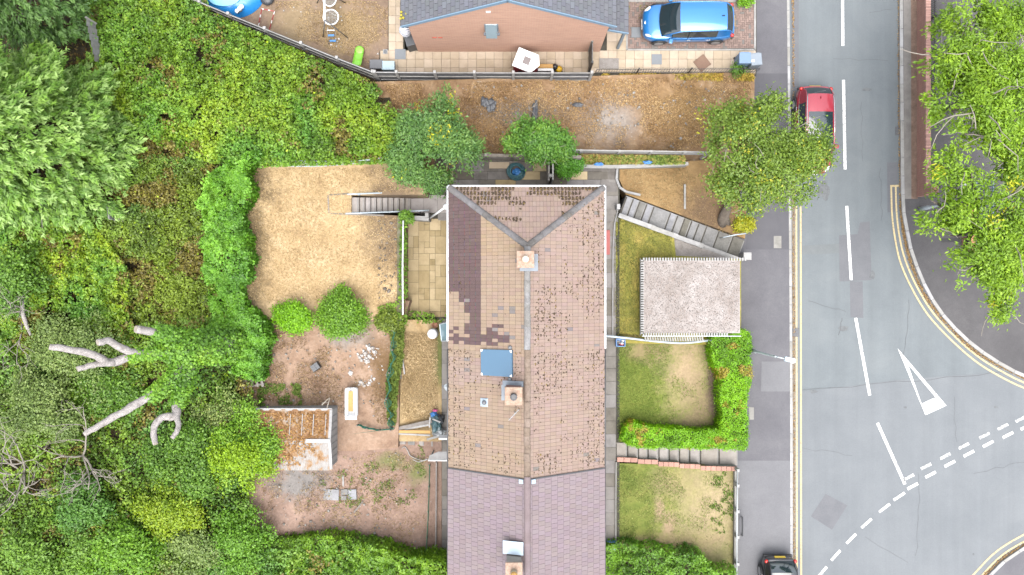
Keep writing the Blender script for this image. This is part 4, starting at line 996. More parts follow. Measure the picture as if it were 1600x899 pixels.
def deck(parent, pts_list):
    m = MB()
    for pts in pts_list: m.add(pts, [tuple(range(len(pts)))])
    return m.build('roof_deck', M_DECK, parent)
def V3(x, y, z): return Vector((x, y, z))
D_ = 0.014
hA = thing('terraced_house', 'hipped end house with tan and mauve tiles and mossy hip', 'house', (xM, (yT + yA) / 2, 0))
walls(hA, yT - 0.32, yA); house_windows(hA, yT - 0.6, yA)
deck(hA, [[V3(xL, yT, ZE - D_), V3(xM, yHip, ZR - D_), V3(xM, yA, ZR - D_), V3(xL, yA, ZE - D_)], [V3(xR, yT, ZE - D_), V3(xR, yA, ZE - D_), V3(xM, yA, ZR - D_), V3(xM, yHip, ZR - D_)], [V3(xL, yT, ZE - D_), V3(xR, yT, ZE - D_), V3(xM, yHip, ZR - D_)]])
LA = yT - yA
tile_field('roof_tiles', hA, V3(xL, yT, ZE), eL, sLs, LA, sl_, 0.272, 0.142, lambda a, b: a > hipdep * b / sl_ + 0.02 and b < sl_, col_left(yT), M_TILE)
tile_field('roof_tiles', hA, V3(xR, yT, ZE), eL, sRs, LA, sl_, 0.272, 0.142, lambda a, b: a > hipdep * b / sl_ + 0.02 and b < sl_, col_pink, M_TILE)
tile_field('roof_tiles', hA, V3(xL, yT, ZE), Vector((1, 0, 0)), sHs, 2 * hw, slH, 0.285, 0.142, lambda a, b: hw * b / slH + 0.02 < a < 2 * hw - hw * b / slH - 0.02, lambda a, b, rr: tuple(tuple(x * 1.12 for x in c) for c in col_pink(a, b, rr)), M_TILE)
hB = thing('terraced_house', 'middle terraced house with blue solar panel on weathered tan roof', 'house', (xM, (yA + yB) / 2, 0))
walls(hB, yA - 0.005, yB); house_windows(hB, yA, yB)
deck(hB, [[V3(xL, yA - .003, ZE - D_), V3(xM, yA - .003, ZR - D_), V3(xM, yB, ZR - D_), V3(xL, yB, ZE - D_)], [V3(xR, yA - .003, ZE - D_), V3(xR, yB, ZE - D_), V3(xM, yB, ZR - D_), V3(xM, yA - .003, ZR - D_)]])
LB = yA - yB
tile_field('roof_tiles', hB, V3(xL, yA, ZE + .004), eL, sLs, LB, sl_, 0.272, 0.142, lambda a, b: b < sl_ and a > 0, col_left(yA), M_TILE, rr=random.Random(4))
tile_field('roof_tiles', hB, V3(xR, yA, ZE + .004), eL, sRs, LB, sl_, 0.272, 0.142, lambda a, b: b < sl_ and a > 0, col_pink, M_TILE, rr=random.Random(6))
hC = thing('terraced_house', 'terraced house with newer smooth mauve tiled roof', 'house', (xM, (yB + yC) / 2, 0))
walls(hC, yB - 0.005, yC); house_windows(hC, yB, yC)
deck(hC, [[V3(xL, yB - .003, ZE + .02), V3(xM, yB - .003, ZR + .02), V3(xM, yC, ZR + .02), V3(xL, yC, ZE + .02)], [V3(xR, yB - .003, ZE + .02), V3(xR, yC, ZE + .02), V3(xM, yC, ZR + .02), V3(xM, yB - .003, ZR + .02)]])
LC = yB - yC
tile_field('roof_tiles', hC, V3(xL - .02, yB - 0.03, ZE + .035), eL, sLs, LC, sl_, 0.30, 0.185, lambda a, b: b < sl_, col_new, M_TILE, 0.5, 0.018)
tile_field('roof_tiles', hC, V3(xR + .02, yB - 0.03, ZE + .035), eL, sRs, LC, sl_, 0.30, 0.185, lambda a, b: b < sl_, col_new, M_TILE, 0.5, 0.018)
# party verge line of the newer roof
for (x, y0) in ((xL, 0), (xR, 0)):
    MB().bar(V3(x, yB - 0.01, ZE + 0.05), V3(xM, yB - 0.01, ZR + 0.05), 0.05, 0.06).build('verge_strip', M_GUTD, hC)

def half_tube(mb, a, b, r, n=6, lift=0.0):
    d = (b - a).normalized(); up = Vector((0, 0, 1)); y = up.cross(d).normalized(); z = d.cross(y)
    vs = []; fs = []
    for p in (a, b):
        for k in range(n + 1):
            t = math.pi * k / n; vs.append(p + y * r * math.cos(t) + z * (r * 0.62 * math.sin(t) + lift))
    for k in range(n): fs.append((k, k + 1, n + 2 + k, n + 1 + k))
    mb.add(vs, fs)
def ridge_run(parent, a, b, r, ln, mat, lift=-0.01, name='ridge_tile', wob=0.006):
    n = max(1, round((b - a).length / ln))
    for k in range(n):
        p, q = a.lerp(b, k / n), a.lerp(b, (k + 1.0) / n); j = Vector((random.uniform(-wob, wob), random.uniform(-wob, wob), random.uniform(-wob, wob)))
        m = MB(); half_tube(m, p + j, q + j, r * random.uniform(0.96, 1.05), 6, lift); m.build(name, mat, parent, True)
ridge_run(hA, V3(xL, yT, ZE + .02), V3(xM, yHip, ZR + 0.02), 0.125, 0.42, M_HIP, -0.02, name='hip_tile', wob=0.004)
ridge_run(hA, V3(xR, yT, ZE + .02), V3(xM, yHip, ZR + 0.02), 0.125, 0.42, M_HIP, -0.02, name='hip_tile', wob=0.004)
ridge_run(hA, V3(xM, yHip, ZR + .02), V3(xM, yA, ZR + 0.02), 0.12, 0.42, M_RIDGE)
ridge_run(hB, V3(xM, yA - 0.01, ZR + .01), V3(xM, yB, ZR + 0.01), 0.125, 0.33, M_RIDGET, wob=0.014)
ridge_run(hC, V3(xM, yB + 0.1, ZR + .06), V3(xM, yC, ZR + 0.06), 0.125, 0.42, M_RIDGEM, wob=0.002)
# moss on the old tiles
rr = random.Random(21); spots = []
nH = Vector((0, (ZR - ZE), hipdep)).normalized(); nL = Vector((-(ZR - ZE), 0, hw)).normalized(); nR = Vector((ZR - ZE, 0, hw)).normalized()
for i in range(6500):
    a = rr.uniform(0.2, 2 * hw - 0.2); j = int(rr.random() ** 1.5 * slH / 0.285); b = j * 0.285 + rr.uniform(-0.03, 0.02)
    if not hw * b / slH + 0.1 < a < 2 * hw - hw * b / slH - 0.1: continue
    dens = vnoise(np.array([a]), np.array([b * 2.0]), 0.7, 4)[0]
    if dens < 0.34 + 0.075 * j or b > slH * 0.85: continue
    a = round(a / 0.142) * 0.142 + 0.07 + rr.uniform(-0.03, 0.03)
    spots.append((V3(xL, yT, ZE) + Vector((1, 0, 0)) * a + sHs * (b + rr.random() * 0.17) + nH * 0.024, nH, Vector((1, 0, 0)), sHs, rr.uniform(0.022, 0.045), 1.6))
moss_field(hA, spots)
def slope_moss(parent, x, y0, L, sv, nv, n, hipped, thr, big=1.0):
    sp = []
    for i in range(n):
        a = rr.uniform(0.1, L - 0.1); j = rr.randrange(0, int(sl_ / 0.272)); b = j * 0.272 - 0.03 + rr.uniform(0, 0.05) + (rr.random() ** 3) * 0.2
        if hipped and a < hipdep * b / sl_ + 0.25: continue
        if fbm(np.array([a]), np.array([b]), 1.4, 9)[0] < thr + rr.random() * 0.2: continue
        sp.append((V3(x, y0, ZE) + eL * a + sv * b + nv * 0.024, nv, eL, sv, rr.uniform(0.018, 0.045) * big, rr.uniform(0.5, 1.0)))
    moss_field(parent, sp)
slope_moss(hA, xR, yT, LA, sRs, nR, 2300, True, 0.27)
slope_moss(hA, xL, yT, LA, sLs, nL, 350, True, 0.46)
slope_moss(hB, xR, yA, LB, sRs, nR, 1700, False, 0.27)
slope_moss(hB, xL, yA, LB, sLs, nL, 1500, False, 0.30)
# gutters and fascias
def gutter(parent, a, b, mat, r=0.055):
    MB().tube([a, b], r, 8).build('gutter', mat, parent, True)
gz = ZE - 0.03
gutter(hA, V3(xL - .05, yT + .05, gz), V3(xR + .05, yT + .05, gz), M_UPVC); gutter(hA, V3(xL - .05, yT + .05, gz), V3(xL - .05, yA + 0.2, gz), M_UPVC); gutter(hA, V3(xR + .05, yT + .05, gz), V3(xR + .05, yA - 0.1, gz), M_UPVC)
for (h__, y0, y1) in ((hB, yA - .12, yB), (hC, yB - .01, yC)):
    gutter(h__, V3(xL - .04, y0, gz), V3(xL - .04, y1, gz), M_GUTD, 0.045); gutter(h__, V3(xR + .04, y0, gz), V3(xR + .04, y1, gz), M_GUTD, 0.045)
for (h__, x, y) in ((hA, xL - .02, yT - .2), (hA, xR + .02, yT - .2), (hC, xR + 0.03, yB - 0.2)):
    sgn = 1 if x < xM else -1
    MB().tube([V3(x, y, gz - .05), V3(x + sgn * 0.22, y, gz - 0.5), V3(x + sgn * 0.22, y, 0.05)], 0.035, 8).build('downpipe', M_UPVC, h__, True)

def chimney(parent, u, v, zt, sx, sy, z0, pot, pots=1, white=False):
    q = P(u, v, zt); c = MB().box((q.x, q.y, (zt + z0) / 2), (sx, sy, zt - z0)).build('chimney', M_BRICKR2 if not white else M_RENDER, parent)
    MB().box((q.x, q.y, zt + 0.03), (sx + 0.08, sy + 0.08, 0.1), bev=0.02).build('chimney_cap', surf('flaunching_%d' % int(u), [(0.3, (0.26, 0.16, 0.11)), (0.5, (0.34, 0.24, 0.18)), (0.75, (0.40, 0.34, 0.28))], 9, 0.95, 20, 0.3, 0.5, 0.02), c)
    k = MB(); k.lathe([(0.13, zt + 0.05), (0.115, zt + 0.34), (0.13, zt + 0.38), (0.085, zt + 0.38), (0.08, zt + 0.2)], (q.x, q.y, 0), 16); k.build('chimney_pot', pot, c, True)
    return c, q
cA, q = chimney(hA, 821, 405.5, 7.75, 0.58, 0.56, 6.4, M_CREAM)
MB().lathe([(0.10, 8.14), (0.10, 8.2), (0.03, 8.24)], (q.x, q.y, 0), 14).build('cowl', M_WHITE, cA, True)
MB().box((q.x + 0.14, q.y - 0.1, 7.12), (0.7, 0.66, 0.05)).build('flashing', M_FLASH, cA)
cB, q = chimney(hB, 802.5, 619, 7.75, 0.58, 0.6, 6.0, M_DARK)
MB().box((q.x, q.y, 7.94), (0.2, 0.2, 0.4), top=0.8).build('pot_shroud', M_BLACK, cB)
MB().bar(V3(q.x - 0.42, q.y + 0.36, 6.72), V3(q.x + 0.38, q.y + 0.36, 7.05), 0.22, 0.03).build('flashing', M_FLASH, cB); MB().bar(V3(q.x - 0.40, q.y + 0.3, 6.74), V3(q.x - 0.40, q.y - 0.3, 6.74), 0.14, 0.03).build('flashing', M_FLASH, cB)
cC, q = chimney(hC, 803, 893, 7.8, 0.56, 0.62, 6.0, M_CREAM, white=True)
MB().bar(V3(q.x - 0.42, q.y + 0.62, 6.85), V3(q.x + 0.36, q.y + 0.62, 7.1), 0.5, 0.03).build('flashing', plain('pale_blue_flashing', (0.42, 0.52, 0.60), 0.5), cC)
MB().lathe([(0.1, 8.1), (0.13, 8.2), (0.03, 8.3)], (q.x, q.y, 0), 14).build('cowl', M_ORANGE, cC, True)
for s in (-1, 1): MB().box((xM + s * 0.24, yB - 0.1, ZR - 0.04), (0.18, 0.16, 0.03), m=Matrix.Rotation(s * 0.56, 3, 'Y')).build('lead_saddle', plain('pale_lead_%d' % (s + 1), (0.33, 0.42, 0.50), 0.5), hC)
# things fixed on the roofs
def on_slope(u, v, left=True, lift=0.03):
    """point of the left/right slope seen at pixel u, v"""
    z = 6.0
    for _ in range(12):
        x = P(u, v, z).x; t = (x - xL) / hw if left else (xR - x) / hw
        z = ZE + (ZR - ZE) * t + lift
    return P(u, v, z)
sp_ = thing('solar_panel', 'flat blue solar water panel on the tan roof slope', 'solar panel', on_slope(775, 568))
c4 = [on_slope(u, v, True, 0.13) for (u, v) in ((751, 546), (799.5, 547.5), (800, 589.5), (751.5, 586.5))]
n_ = (c4[1] - c4[0]).cross(c4[3] - c4[0]).normalized(); n_ = n_ if n_.z > 0 else -n_
MB().add(c4 + [p - n_ * 0.09 for p in c4], [(0, 1, 2, 3), (7, 6, 5, 4), (0, 4, 5, 1), (1, 5, 6, 2), (2, 6, 7, 3), (3, 7, 4, 0)]).build('collector', M_SOLAR, sp_)
for k in range(4):
    p = c4[k]; m_ = sum(c4, Vector()) / 4; d1 = (c4[(k + 1) % 4] - p).normalized(); d2 = (c4[(k - 1) % 4] - p).normalized()
    MB().add([p + n_ * .004, p + d1 * 0.1 + n_ * .004, p + d1 * .1 + d2 * .06 + n_ * .004, p + d2 * 0.1 + n_ * .004], [(0, 1, 2, 3)]).build('corner_clip', M_WHITE, sp_)
for (u, v) in ((797, 543.5), (796.5, 593)): MB().lathe([(0.07, -.03), (0.085, 0), (0.05, 0.03)], on_slope(u, v, True, 0.08), 10).build('pipe_boot', M_DKGREY, sp_)
rv = thing('roof_vent', 'small pale grey square roof vent beside the brick chimney', 'vent', on_slope(756, 629))
q = on_slope(756.5, 629, True, 0.04); Mx = Matrix.Rotation(-math.atan2(ZR - ZE, hw), 3, 'Y')
MB().box(q, (0.36, 0.34, 0.05), m=Mx, bev=0.02).build('vent_base', plain('pale_blue_vent', (0.30, 0.36, 0.42), 0.5), rv); MB().lathe([(0.09, 0), (0.09, 0.1), (0.04, 0.13)], q, 12).build('vent_cap', M_DKGREY, rv, True)
sd_ = thing('satellite_dish', 'grey satellite dish on the left eave of the tan roof', 'satellite dish', P(703, 606, 4.6))
q = P(704, 605, 4.75)
MB().lathe([(0.02, 0), (0.15, 0.03), (0.26, 0.1), (0.25, 0.105), (0.14, 0.045), (0.02, 0.02)], (0, 0, 0), 18).build('dish', M_GALV, sd_, True, True)
ds_ = [c for c in sd_.children if c.name.startswith('dish')][0]; ds_.rotation_euler = (R(35), R(-30), 0); ds_.location = (q - sd_.location)
MB().tube([q, q + V3(-0.28, 0.08, 0.28)], 0.015, 6).build('feed_arm', M_GALV, sd_); MB().tube([q, q + V3(0.2, 0, -0.2)], 0.02, 6).build('bracket', M_DKGREY, sd_); MB().box(q + V3(-0.28, 0.08, 0.28), (0.07, 0.07, 0.07)).build('receiver', M_DARK, sd_)
ta = thing('television_aerial', 'thin white television aerial lying across the roof below the chimney', 'aerial', on_slope(803, 648))
p, q = on_slope(795, 657, True, 0.5), on_slope(811, 640, True, 0.6)
MB().tube([p, q], 0.012, 6).build('boom', M_GALV, ta); MB().tube([p.lerp(q, .6), p.lerp(q, .6) - V3(0, 0, 0.7)], 0.02, 6).build('mast', M_GALV, ta)
for k in range(5):
    c = p.lerp(q, 0.1 + 0.2 * k); d = (q - p).cross(V3(0, 0, 1)).normalized() * 0.12; MB().tube([c - d * .6, c + d * .6], 0.004, 4).build('element', M_GALV, ta)

# ---- brick bungalow with slate roof
YW = P(0, 81, ZP).y
bxl, bxr = P(653.5, 81, ZP).x, P(937, 81, ZP).x; bxm = P(793, 0, 6.1).x; ZBE, ZBR = 2.95, 6.1; yN = 27.0
bh = thing('brick_bungalow', 'pinkish brick house with grey slate roof showing its gable wall', 'house', (bxm, YW + 5, ZP))
zt = lambda x: ZBE + (ZBR - ZBE) * (1 - abs(x - bxm) / ((bxm - bxl) if x < bxm else (bxr - bxm)))
gw = MB()
xw = [P(757.5, 0, 0), ]
wz0, wz1 = 1.57, 2.75; wx0, wx1 = -1.22, -0.6
for (a, b, zb, zt_) in ((bxl, wx0, ZP - .3, None), (wx1, bxr, ZP - .3, None), (wx0, wx1, ZP - .3, wz0), (wx0, wx1, wz1, None)):
    top = [(a, zt(a)), (b, zt(b))] if zt_ is None else [(a, zt_), (b, zt_)]
    if zt_ is None and a < bxm < b: top = [(a, zt(a)), (bxm, ZBR), (b, zt(b))]
    poly = [(a, zb)] + [(b, zb)] + top[::-1]
    n = len(poly)
    gw.add([(x, YW, z) for x, z in poly] + [(x, YW + 0.25, z) for x, z in poly], [tuple(range(n)), tuple(range(2 * n - 1, n - 1, -1))] + [(k, (k + 1) % n, n + (k + 1) % n, n + k) for k in range(n)])
gw.build('gable_wall', M_BRICK, bh)
MB().box((bxl + 0.12, (YW + .26 + yN) / 2, (ZP + ZBE) / 2 - .1), (0.24, yN - YW - .26, ZBE - ZP)).build('side_wall', M_BRICKY, bh); MB().box((bxr - 0.12, (YW + .26 + yN) / 2, (ZP + ZBE) / 2 - .1), (0.24, yN - YW - .26, ZBE - ZP)).build('side_wall', M_BRICKY, bh)
wf = MB()
for (c, s) in (((wx0 + .03, (wz0 + wz1) / 2), (0.06, wz1 - wz0)), ((wx1 - .03, (wz0 + wz1) / 2), (0.06, wz1 - wz0)), (((wx0 + wx1) / 2, wz0 + .03), (wx1 - wx0 - .12, 0.06)), (((wx0 + wx1) / 2, wz1 - .03), (wx1 - wx0 - .12, 0.06))):
    wf.box((c[0], YW + 0.06, c[1]), (s[0], 0.09, s[1]))
wfo = wf.build('window', plain('grey_blue_frame', (0.28, 0.34, 0.40), 0.5), bh); MB().box(((wx0 + wx1) / 2, YW + 0.09, (wz0 + wz1) / 2), (wx1 - wx0 - .12, 0.02, wz1 - wz0 - .12)).build('pane', M_GLASS, wfo); MB().box(((wx0 + wx1) / 2, YW - 0.05, wz0 - 0.04), (wx1 - wx0 + .1, 0.16, 0.07)).build('sill', M_FLASH, wfo)
MB().add([(wx0 + .06, YW - 0.02, wz1 - .06), (wx1 - .06, YW - 0.02, wz1 - .06), (wx1 - .06, YW - 0.34, wz0 + .2), (wx0 + .06, YW - 0.34, wz0 + .2), (wx0 + .06, YW + 0.02, wz1 - .05), (wx1 - .06, YW + 0.02, wz1 - .05), (wx1 - .06, YW - 0.31, wz0 + .18), (wx0 + .06, YW - 0.31, wz0 + .18)], [(0, 1, 2, 3), (7, 6, 5, 4), (0, 4, 5, 1), (1, 5, 6, 2), (2, 6, 7, 3), (3, 7, 4, 0)]).build('open_casement', plain('pale_sky_glass', (0.2, 0.26, 0.29), 0.1), wfo)
for u in (679, 688): MB().box(((u - CX) * 38.2 / F, YW - 0.006, 0.8), (0.2, 0.03, 0.07)).build('air_brick', plain('red_air_brick_%d' % u, (0.45, 0.07, 0.04), 0.8), bh)
MB().box(((763 - CX) * 34.7 / F, YW - 0.02, 4.4), (0.2, 0.06, 0.1)).build('wall_vent', M_UPVC, bh)
oh = 0.12; sL2 = Vector((bxm - bxl, 0, ZBR - ZBE)).normalized(); sR2 = Vector((bxm - bxr, 0, ZBR - ZBE)).normalized(); eN = Vector((0, 1, 0))
SLc = (0.118, 0.122, 0.138)
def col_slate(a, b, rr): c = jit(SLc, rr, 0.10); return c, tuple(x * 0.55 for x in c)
for (s, x, ln) in ((sL2, bxl, (bxm - bxl)), (sR2, bxr, (bxr - bxm))):
    Ls = math.sqrt(ln ** 2 + (ZBR - ZBE) ** 2) + 0.3; O = V3(x, YW - oh, ZBE + 0.04) - s * 0.3
    deck(bh, [[O - V3(0, 0, .03), O + eN * (yN - YW) - V3(0, 0, .03), O + eN * (yN - YW) + s * Ls - V3(0, 0, .03), O + s * Ls - V3(0, 0, .03)]])
    tile_field('roof_tiles', bh, O, eN, s, 4.6, Ls, 0.235, 0.30, lambda a, b, L=Ls: b < L, col_slate, M_SLATE, 0.5, 0.016)
    MB().bar(V3(x, YW - oh - 0.02, ZBE - 0.02) - s * 0.3, V3(bxm, YW - oh - 0.02, ZBR - 0.02), 0.04, 0.2).build('barge_board', plain('blue_grey_barge', (0.16, 0.25, 0.34), 0.5), bh)
    MB().tube([O + V3(0, 0, -.03) - s * 0.02, O + eN * (yN - YW) + V3(0, 0, -.03) - s * .02], 0.05, 6).build('gutter', M_GUTD, bh)
ridge_run(bh, V3(bxm, YW - oh, ZBR + .05), V3(bxm, YW + 4.5, ZBR + .05), 0.13, 0.45, M_RIDGE)
mb = MB(); rr = random.Random(3)
for (u, v) in ((627, 19), (635, 22), (627, 24), (630, 28), (626, 29)):
    q = P(u, v, 2.95); k = MB().lathe([(0.06, -0.03), (0.055, 0.03), (0.02, 0.05)], q, 7); mb.v += []; b0 = len(mb.v); mb.v.extend(k.v); mb.f.extend([tuple(b0 + i for i in f) for f in k.f]); mb.c.extend([(0.22, 0.19, 0.03)] * len(k.f))
o = mb.build('lichen', M_MOSS, bh); o['kind'] = 'stuff'
# porch roof to the right of the gable
po = thing('porch', 'slate lean to porch with blue grey posts beside the bungalow', 'porch', V3(bxr + 0.6, YW + 1.2, ZP))
zp0, zp1 = 1.35, 1.85; px0, px1 = bxr + 0.02, P(981, 0, zp0).x; pyb = P(0, 52, zp0).y
tile_field('roof_tiles', po, V3(px1, pyb, zp0), eN, Vector((px0 - px1, 0, zp1 - zp0)).normalized(), 4.5, 1.3, 0.235, 0.3, lambda a, b: b < (px1 - px0) * 1.1, col_slate, M_SLATE, 0.5, 0.016)
MB().add([V3(px1, pyb, zp0 - .02), V3(px1, yN, zp0 - .02), V3(px0, yN, zp1 - .02), V3(px0, pyb, zp1 - .02)], [(0, 1, 2, 3)]).build('roof_deck', M_DECK, po)
MB().bar(V3(px1, pyb - .02, zp0 - .02), V3(px0, pyb - .02, zp1 - .02), 0.04, 0.16).build('barge_board', MATS['blue_grey_barge'], po)
MB().box((px1 - 0.1, pyb + 0.15, (zp0 + ZP) / 2), (0.12, 0.12, zp0 - ZP)).build('post', plain('slate_blue_post', (0.16, 0.21, 0.26), 0.5), po)
MB().box(((px0 + px1) / 2, pyb + 1.3, -0.2), (px1 - px0 - .1, 0.1, 2.3)).build('porch_wall', M_BRICK, po)
MB().box(((px0 + px1) / 2 - .05, pyb - 0.62, ZP + 0.03), (px1 - px0 + 0.0, 0.5, 0.05)).build('gravel_margin', M_PEB, po)
# =============================================================== FENCES, OUTBUILDINGS
def panel_fence(name, label, tops, zb, zt, side):
    """concrete post fence; tops: pixel places of the post tops; side: unit normal the rails face"""
    f = thing(name, label, 'fence', P(*tops[len(tops) // 2], zb))
    pts = [P(u, v, zt) for (u, v) in tops]
    for p in pts:
        auto(MB().box((p.x, p.y, (zb - .2 + zt) / 2 + .03), (0.13, 0.14, zt - zb + 0.26)).build('post', M_WHITEW, f))
    for a, b in zip(pts[:-1], pts[1:]):
        d = (b - a).normalized(); a2 = a + d * 0.075; b2 = b - d * 0.075; n = Vector((d.y, -d.x, 0)); n = n if n.y < 0 else -n
        dz = lambda z: Vector((0, 0, z - zt))
        MB().bar(a2 + dz(zb + 0.13), b2 + dz(zb + 0.13), 0.05, 0.28).build('gravel_board', M_CONCW, f)
        nb = 9; z0, z1 = zb + 0.28, zt - 0.04
        for k in range(nb):
            zz = lerp(z0, z1, (k + 0.5) / nb)
            MB().bar(a2 + dz(zz) + n * 0.006 * (k % 2), b2 + dz(zz) + n * 0.006 * (k % 2), 0.02, (z1 - z0) / nb * 0.96).build('slat', M_FENCEP, f)
        for zz, m in ((zt - 0.03, M_CONCW), ((z0 + z1) / 2, M_CONCW), (z0 + 0.05, M_CONC)):
            MB().bar(a2 + dz(zz) + n * 0.035, b2 + dz(zz) + n * 0.035, 0.035, 0.06).build('rail', m, f)
    return f
panel_fence('panel_fence', 'straight grey panel fence with white concrete posts below the bungalow', [(585, 112), (619, 112.3), (679, 112.8), (741, 112.8), (802, 113), (863, 113), (925, 113)], -1.35, 0.33, None)
panel_fence('panel_fence', 'diagonal grey panel fence with white posts beside the bramble thicket', [(265, -16), (311, 2), (356, 21), (413, 44), (470, 67), (526, 90), (582, 111.5)], -1.4, 0.2, None)
gt = thing('side_gate', 'black boarded side gate at the end of the panel fence', 'gate', P(925, 100, ZP))
a, b = P(920, 112, ZP), P(920, 82, ZP)
for k in range(8):
    p = a.lerp(b, (k + 0.5) / 8); MB().box((p.x, p.y, ZP + 0.85), (0.03, (b - a).length / 8 - 0.008, 1.7)).build('board', M_BLACK, gt)
for z in (0.3, 1.4): MB().box(((a.x + b.x) / 2 + 0.04, (a.y + b.y) / 2, ZP + z), (0.04, (b - a).length, 0.09)).build('rail', M_CONC, gt)
MB().box((a.x, b.y + 0.05, ZP + 0.9), (0.1, 0.1, 1.85)).build('post', M_CONC, gt); MB().box((a.x, a.y - 0.02, ZP + 0.9), (0.1, 0.1, 1.85)).build('post', M_BLACK, gt)
# hoop-top railing between the cream paving and the vacant plot
rf = thing('railing_fence', 'low thin black railing between cream paving and vacant plot', 'railing', P(1050, 113, ZP))
a, b = P(930, 115, ZP), P(1180, 114, ZP)
for z in (0.15, 0.75): MB().bar(a + V3(0, 0, z), b + V3(0, 0, z), 0.025, 0.03).build('rail', M_BLACK, rf)
n = 62
for k in range(n + 1):
    p = a.lerp(b, k / n)
    if k % 20 == 16: MB().box((p.x, p.y, ZP + 0.45), (0.06, 0.06, 0.95)).build('post', M_BLACK, rf)
    else: MB().box((p.x, p.y, ZP + 0.45), (0.016, 0.016, 0.8)).build('bar', M_BLACK, rf)
# white post and rail fence above the passage
wf_ = thing('post_and_board_fence', 'white concrete post and board fence below the vacant plot', 'fence', P(985, 240, -0.2))
tp = [P(u, v, 0.75) for (u, v) in ((890, 234), (908, 235), (968, 236), (1018, 236.5), (1070, 237.5), (1110, 238))]
for p in tp: MB().bar(p, V3(p.x, p.y, -1.2), 0.11, 0.11).build('post', M_CONCW, wf_)
for p, q in zip(tp[:-1], tp[1:]):
    for z in (-0.05, -0.32, -0.6): MB().bar(p + V3(0, 0, z), q + V3(0, 0, z), 0.05, 0.2).build('board', M_CONCW if z > -0.1 else M_CONC, wf_)
pw_ = thing('passage_wall', 'thin concrete edging wall between the white fence and the corner lawn', 'wall', P(1000, 258, -0.2))
q0 = [P(912, 260.5, 0.25), P(960, 261, 0.22), P(1010, 259.5, 0.1), P(1075, 256, 0.0)]
for p, q in zip(q0[:-1], q0[1:]): MB().bar(p - V3(0, 0, .45), q - V3(0, 0, .45), 0.12, 0.9).build('wall', M_CONC, pw_); MB().bar(p + V3(0, 0, .03), q + V3(0, 0, .03), 0.16, 0.06).build('coping', M_CONCW, pw_)
bk = thing('passage_fence', 'brown timber sleeper wall at the back of the side passage', 'wall', P(790, 250, 0))
a, b = P(742, 249, 0), P(905, 252, 0)
for k in range(6): MB().bar(a + V3(0, 0, 0.1 + 0.2 * k) + V3(0, 0.012 * (k % 2), 0), b + V3(0, 0, 0.1 + 0.2 * k) + V3(0, 0.012 * (k % 2), 0), 0.14, 0.19).build('sleeper', M_WOODG, bk)
for u in (760, 800, 845, 890): MB().box(P(u, 246.5, 0.75) , (0.12, 0.12, 1.5)).build('post', M_WOODG, bk)
pg = thing('passage_gate', 'narrow timber gate frame standing across the side passage', 'gate', P(857, 280, 0))
for (u, v0, v1, m) in ((855, 262, 290, M_WOODG), (861, 265, 289, M_CONCW)):
    a, b = P(u, v0, 0), P(u, v1, 0); MB().box(((a.x + b.x) / 2, (a.y + b.y) / 2, 0.9), (0.06, abs(a.y - b.y), 1.8)).build('leaf' if m is M_WOODG else 'jamb', m, pg)
MB().lathe([(0.06, 1.8), (0.09, 1.86), (0.03, 1.95)], P(857, 283, 0), 10).build('post_cap', M_CONCW, pg)
rg = thing('red_side_door', 'dark red timber door standing beside the hipped corner', 'door', P(701, 275, 0))
a, b = P(703, 267, 0), P(705, 291, 0); MB().bar(a + V3(0, 0, 1.0), b + V3(0, 0, 1.0), 0.05, 2.0).build('door_leaf', M_REDP, rg); MB().bar(a + V3(.04, 0, 1.0), a + V3(.04, -0.05, 1.0), 0.05, 0.15).build('handle', M_GALV, rg)
# low broken trellis along the top of the back lawn
tr = thing('fallen_trellis', 'collapsed grey trellis along the top of the parched back lawn', 'trellis', P(500, 256, 1.7))
tv = smooth_path([(405, 257), (450, 260), (500, 260), (550, 256), (596, 250)], 6)
lo = [P(u, v, 1.95) for u, v in tv]; hi = [P(u, v - 6 - 3 * math.sin(u * 0.03), 2.25) for u, v in tv]
for i in range(len(tv) - 1):
    MB().bar(lo[i], lo[i + 1], 0.03, 0.03).build('batten', M_RAIL, tr); MB().bar(hi[i], hi[i + 1], 0.03, 0.03).build('batten', M_RAIL, tr); MB().bar((lo[i] + hi[i]) / 2, (lo[i + 1] + hi[i + 1]) / 2, 0.02, 0.02).build('batten', M_RAIL, tr)
    for k in range(2): MB().bar(lo[i].lerp(lo[i + 1], k / 2), hi[i].lerp(hi[i + 1], k / 2), 0.02, 0.02).build('lath', M_RAIL, tr)
# leaning old fence panel by the conifer
of = thing('leaning_fence_panel', 'pale grey fence panel leaning beside the big conifer', 'fence panel', P(145, 80, 2.2))
for k in range(6):
    a, b = P(135 + k * 2.4, 30 + k * 11, 3.2), P(149 + k * 2.0, 35 + k * 11, 2.5); d = P(0, 10.2, 2.8) - P(0, 0, 2.8)
    MB().add([a, b, b + d, a + d, a - V3(0, 0, .04), b - V3(0, 0, .04), b + d - V3(0, 0, .04), a + d - V3(0, 0, .04)], [(0, 1, 2, 3), (7, 6, 5, 4), (0, 4, 5, 1), (1, 5, 6, 2), (2, 6, 7, 3), (3, 7, 4, 0)]).build('board', M_CONC, of)
MB().bar(P(134, 27, 3.25), P(150, 37, 2.6), 0.08, 0.08).build('rail', M_CONC, of); MB().bar(P(150, 118, 3.0), P(168, 130, 2.4), 0.08, 0.08).build('rail', M_CONC, of)
of2 = thing('fence_stub', 'short grey fence stub at the foot of the conifer', 'fence panel', P(183, 335, 2.4))
MB().bar(P(175, 324, 2.9), P(178, 344, 2.9), 0.06, 0.9).build('post', M_CONC, of2)
for k in range(3): MB().bar(P(178 + k * 5, 324 + k, 2.75), P(181 + k * 5, 345 + k, 2.7), 0.13, 0.03).build('board', M_WOODG, of2)

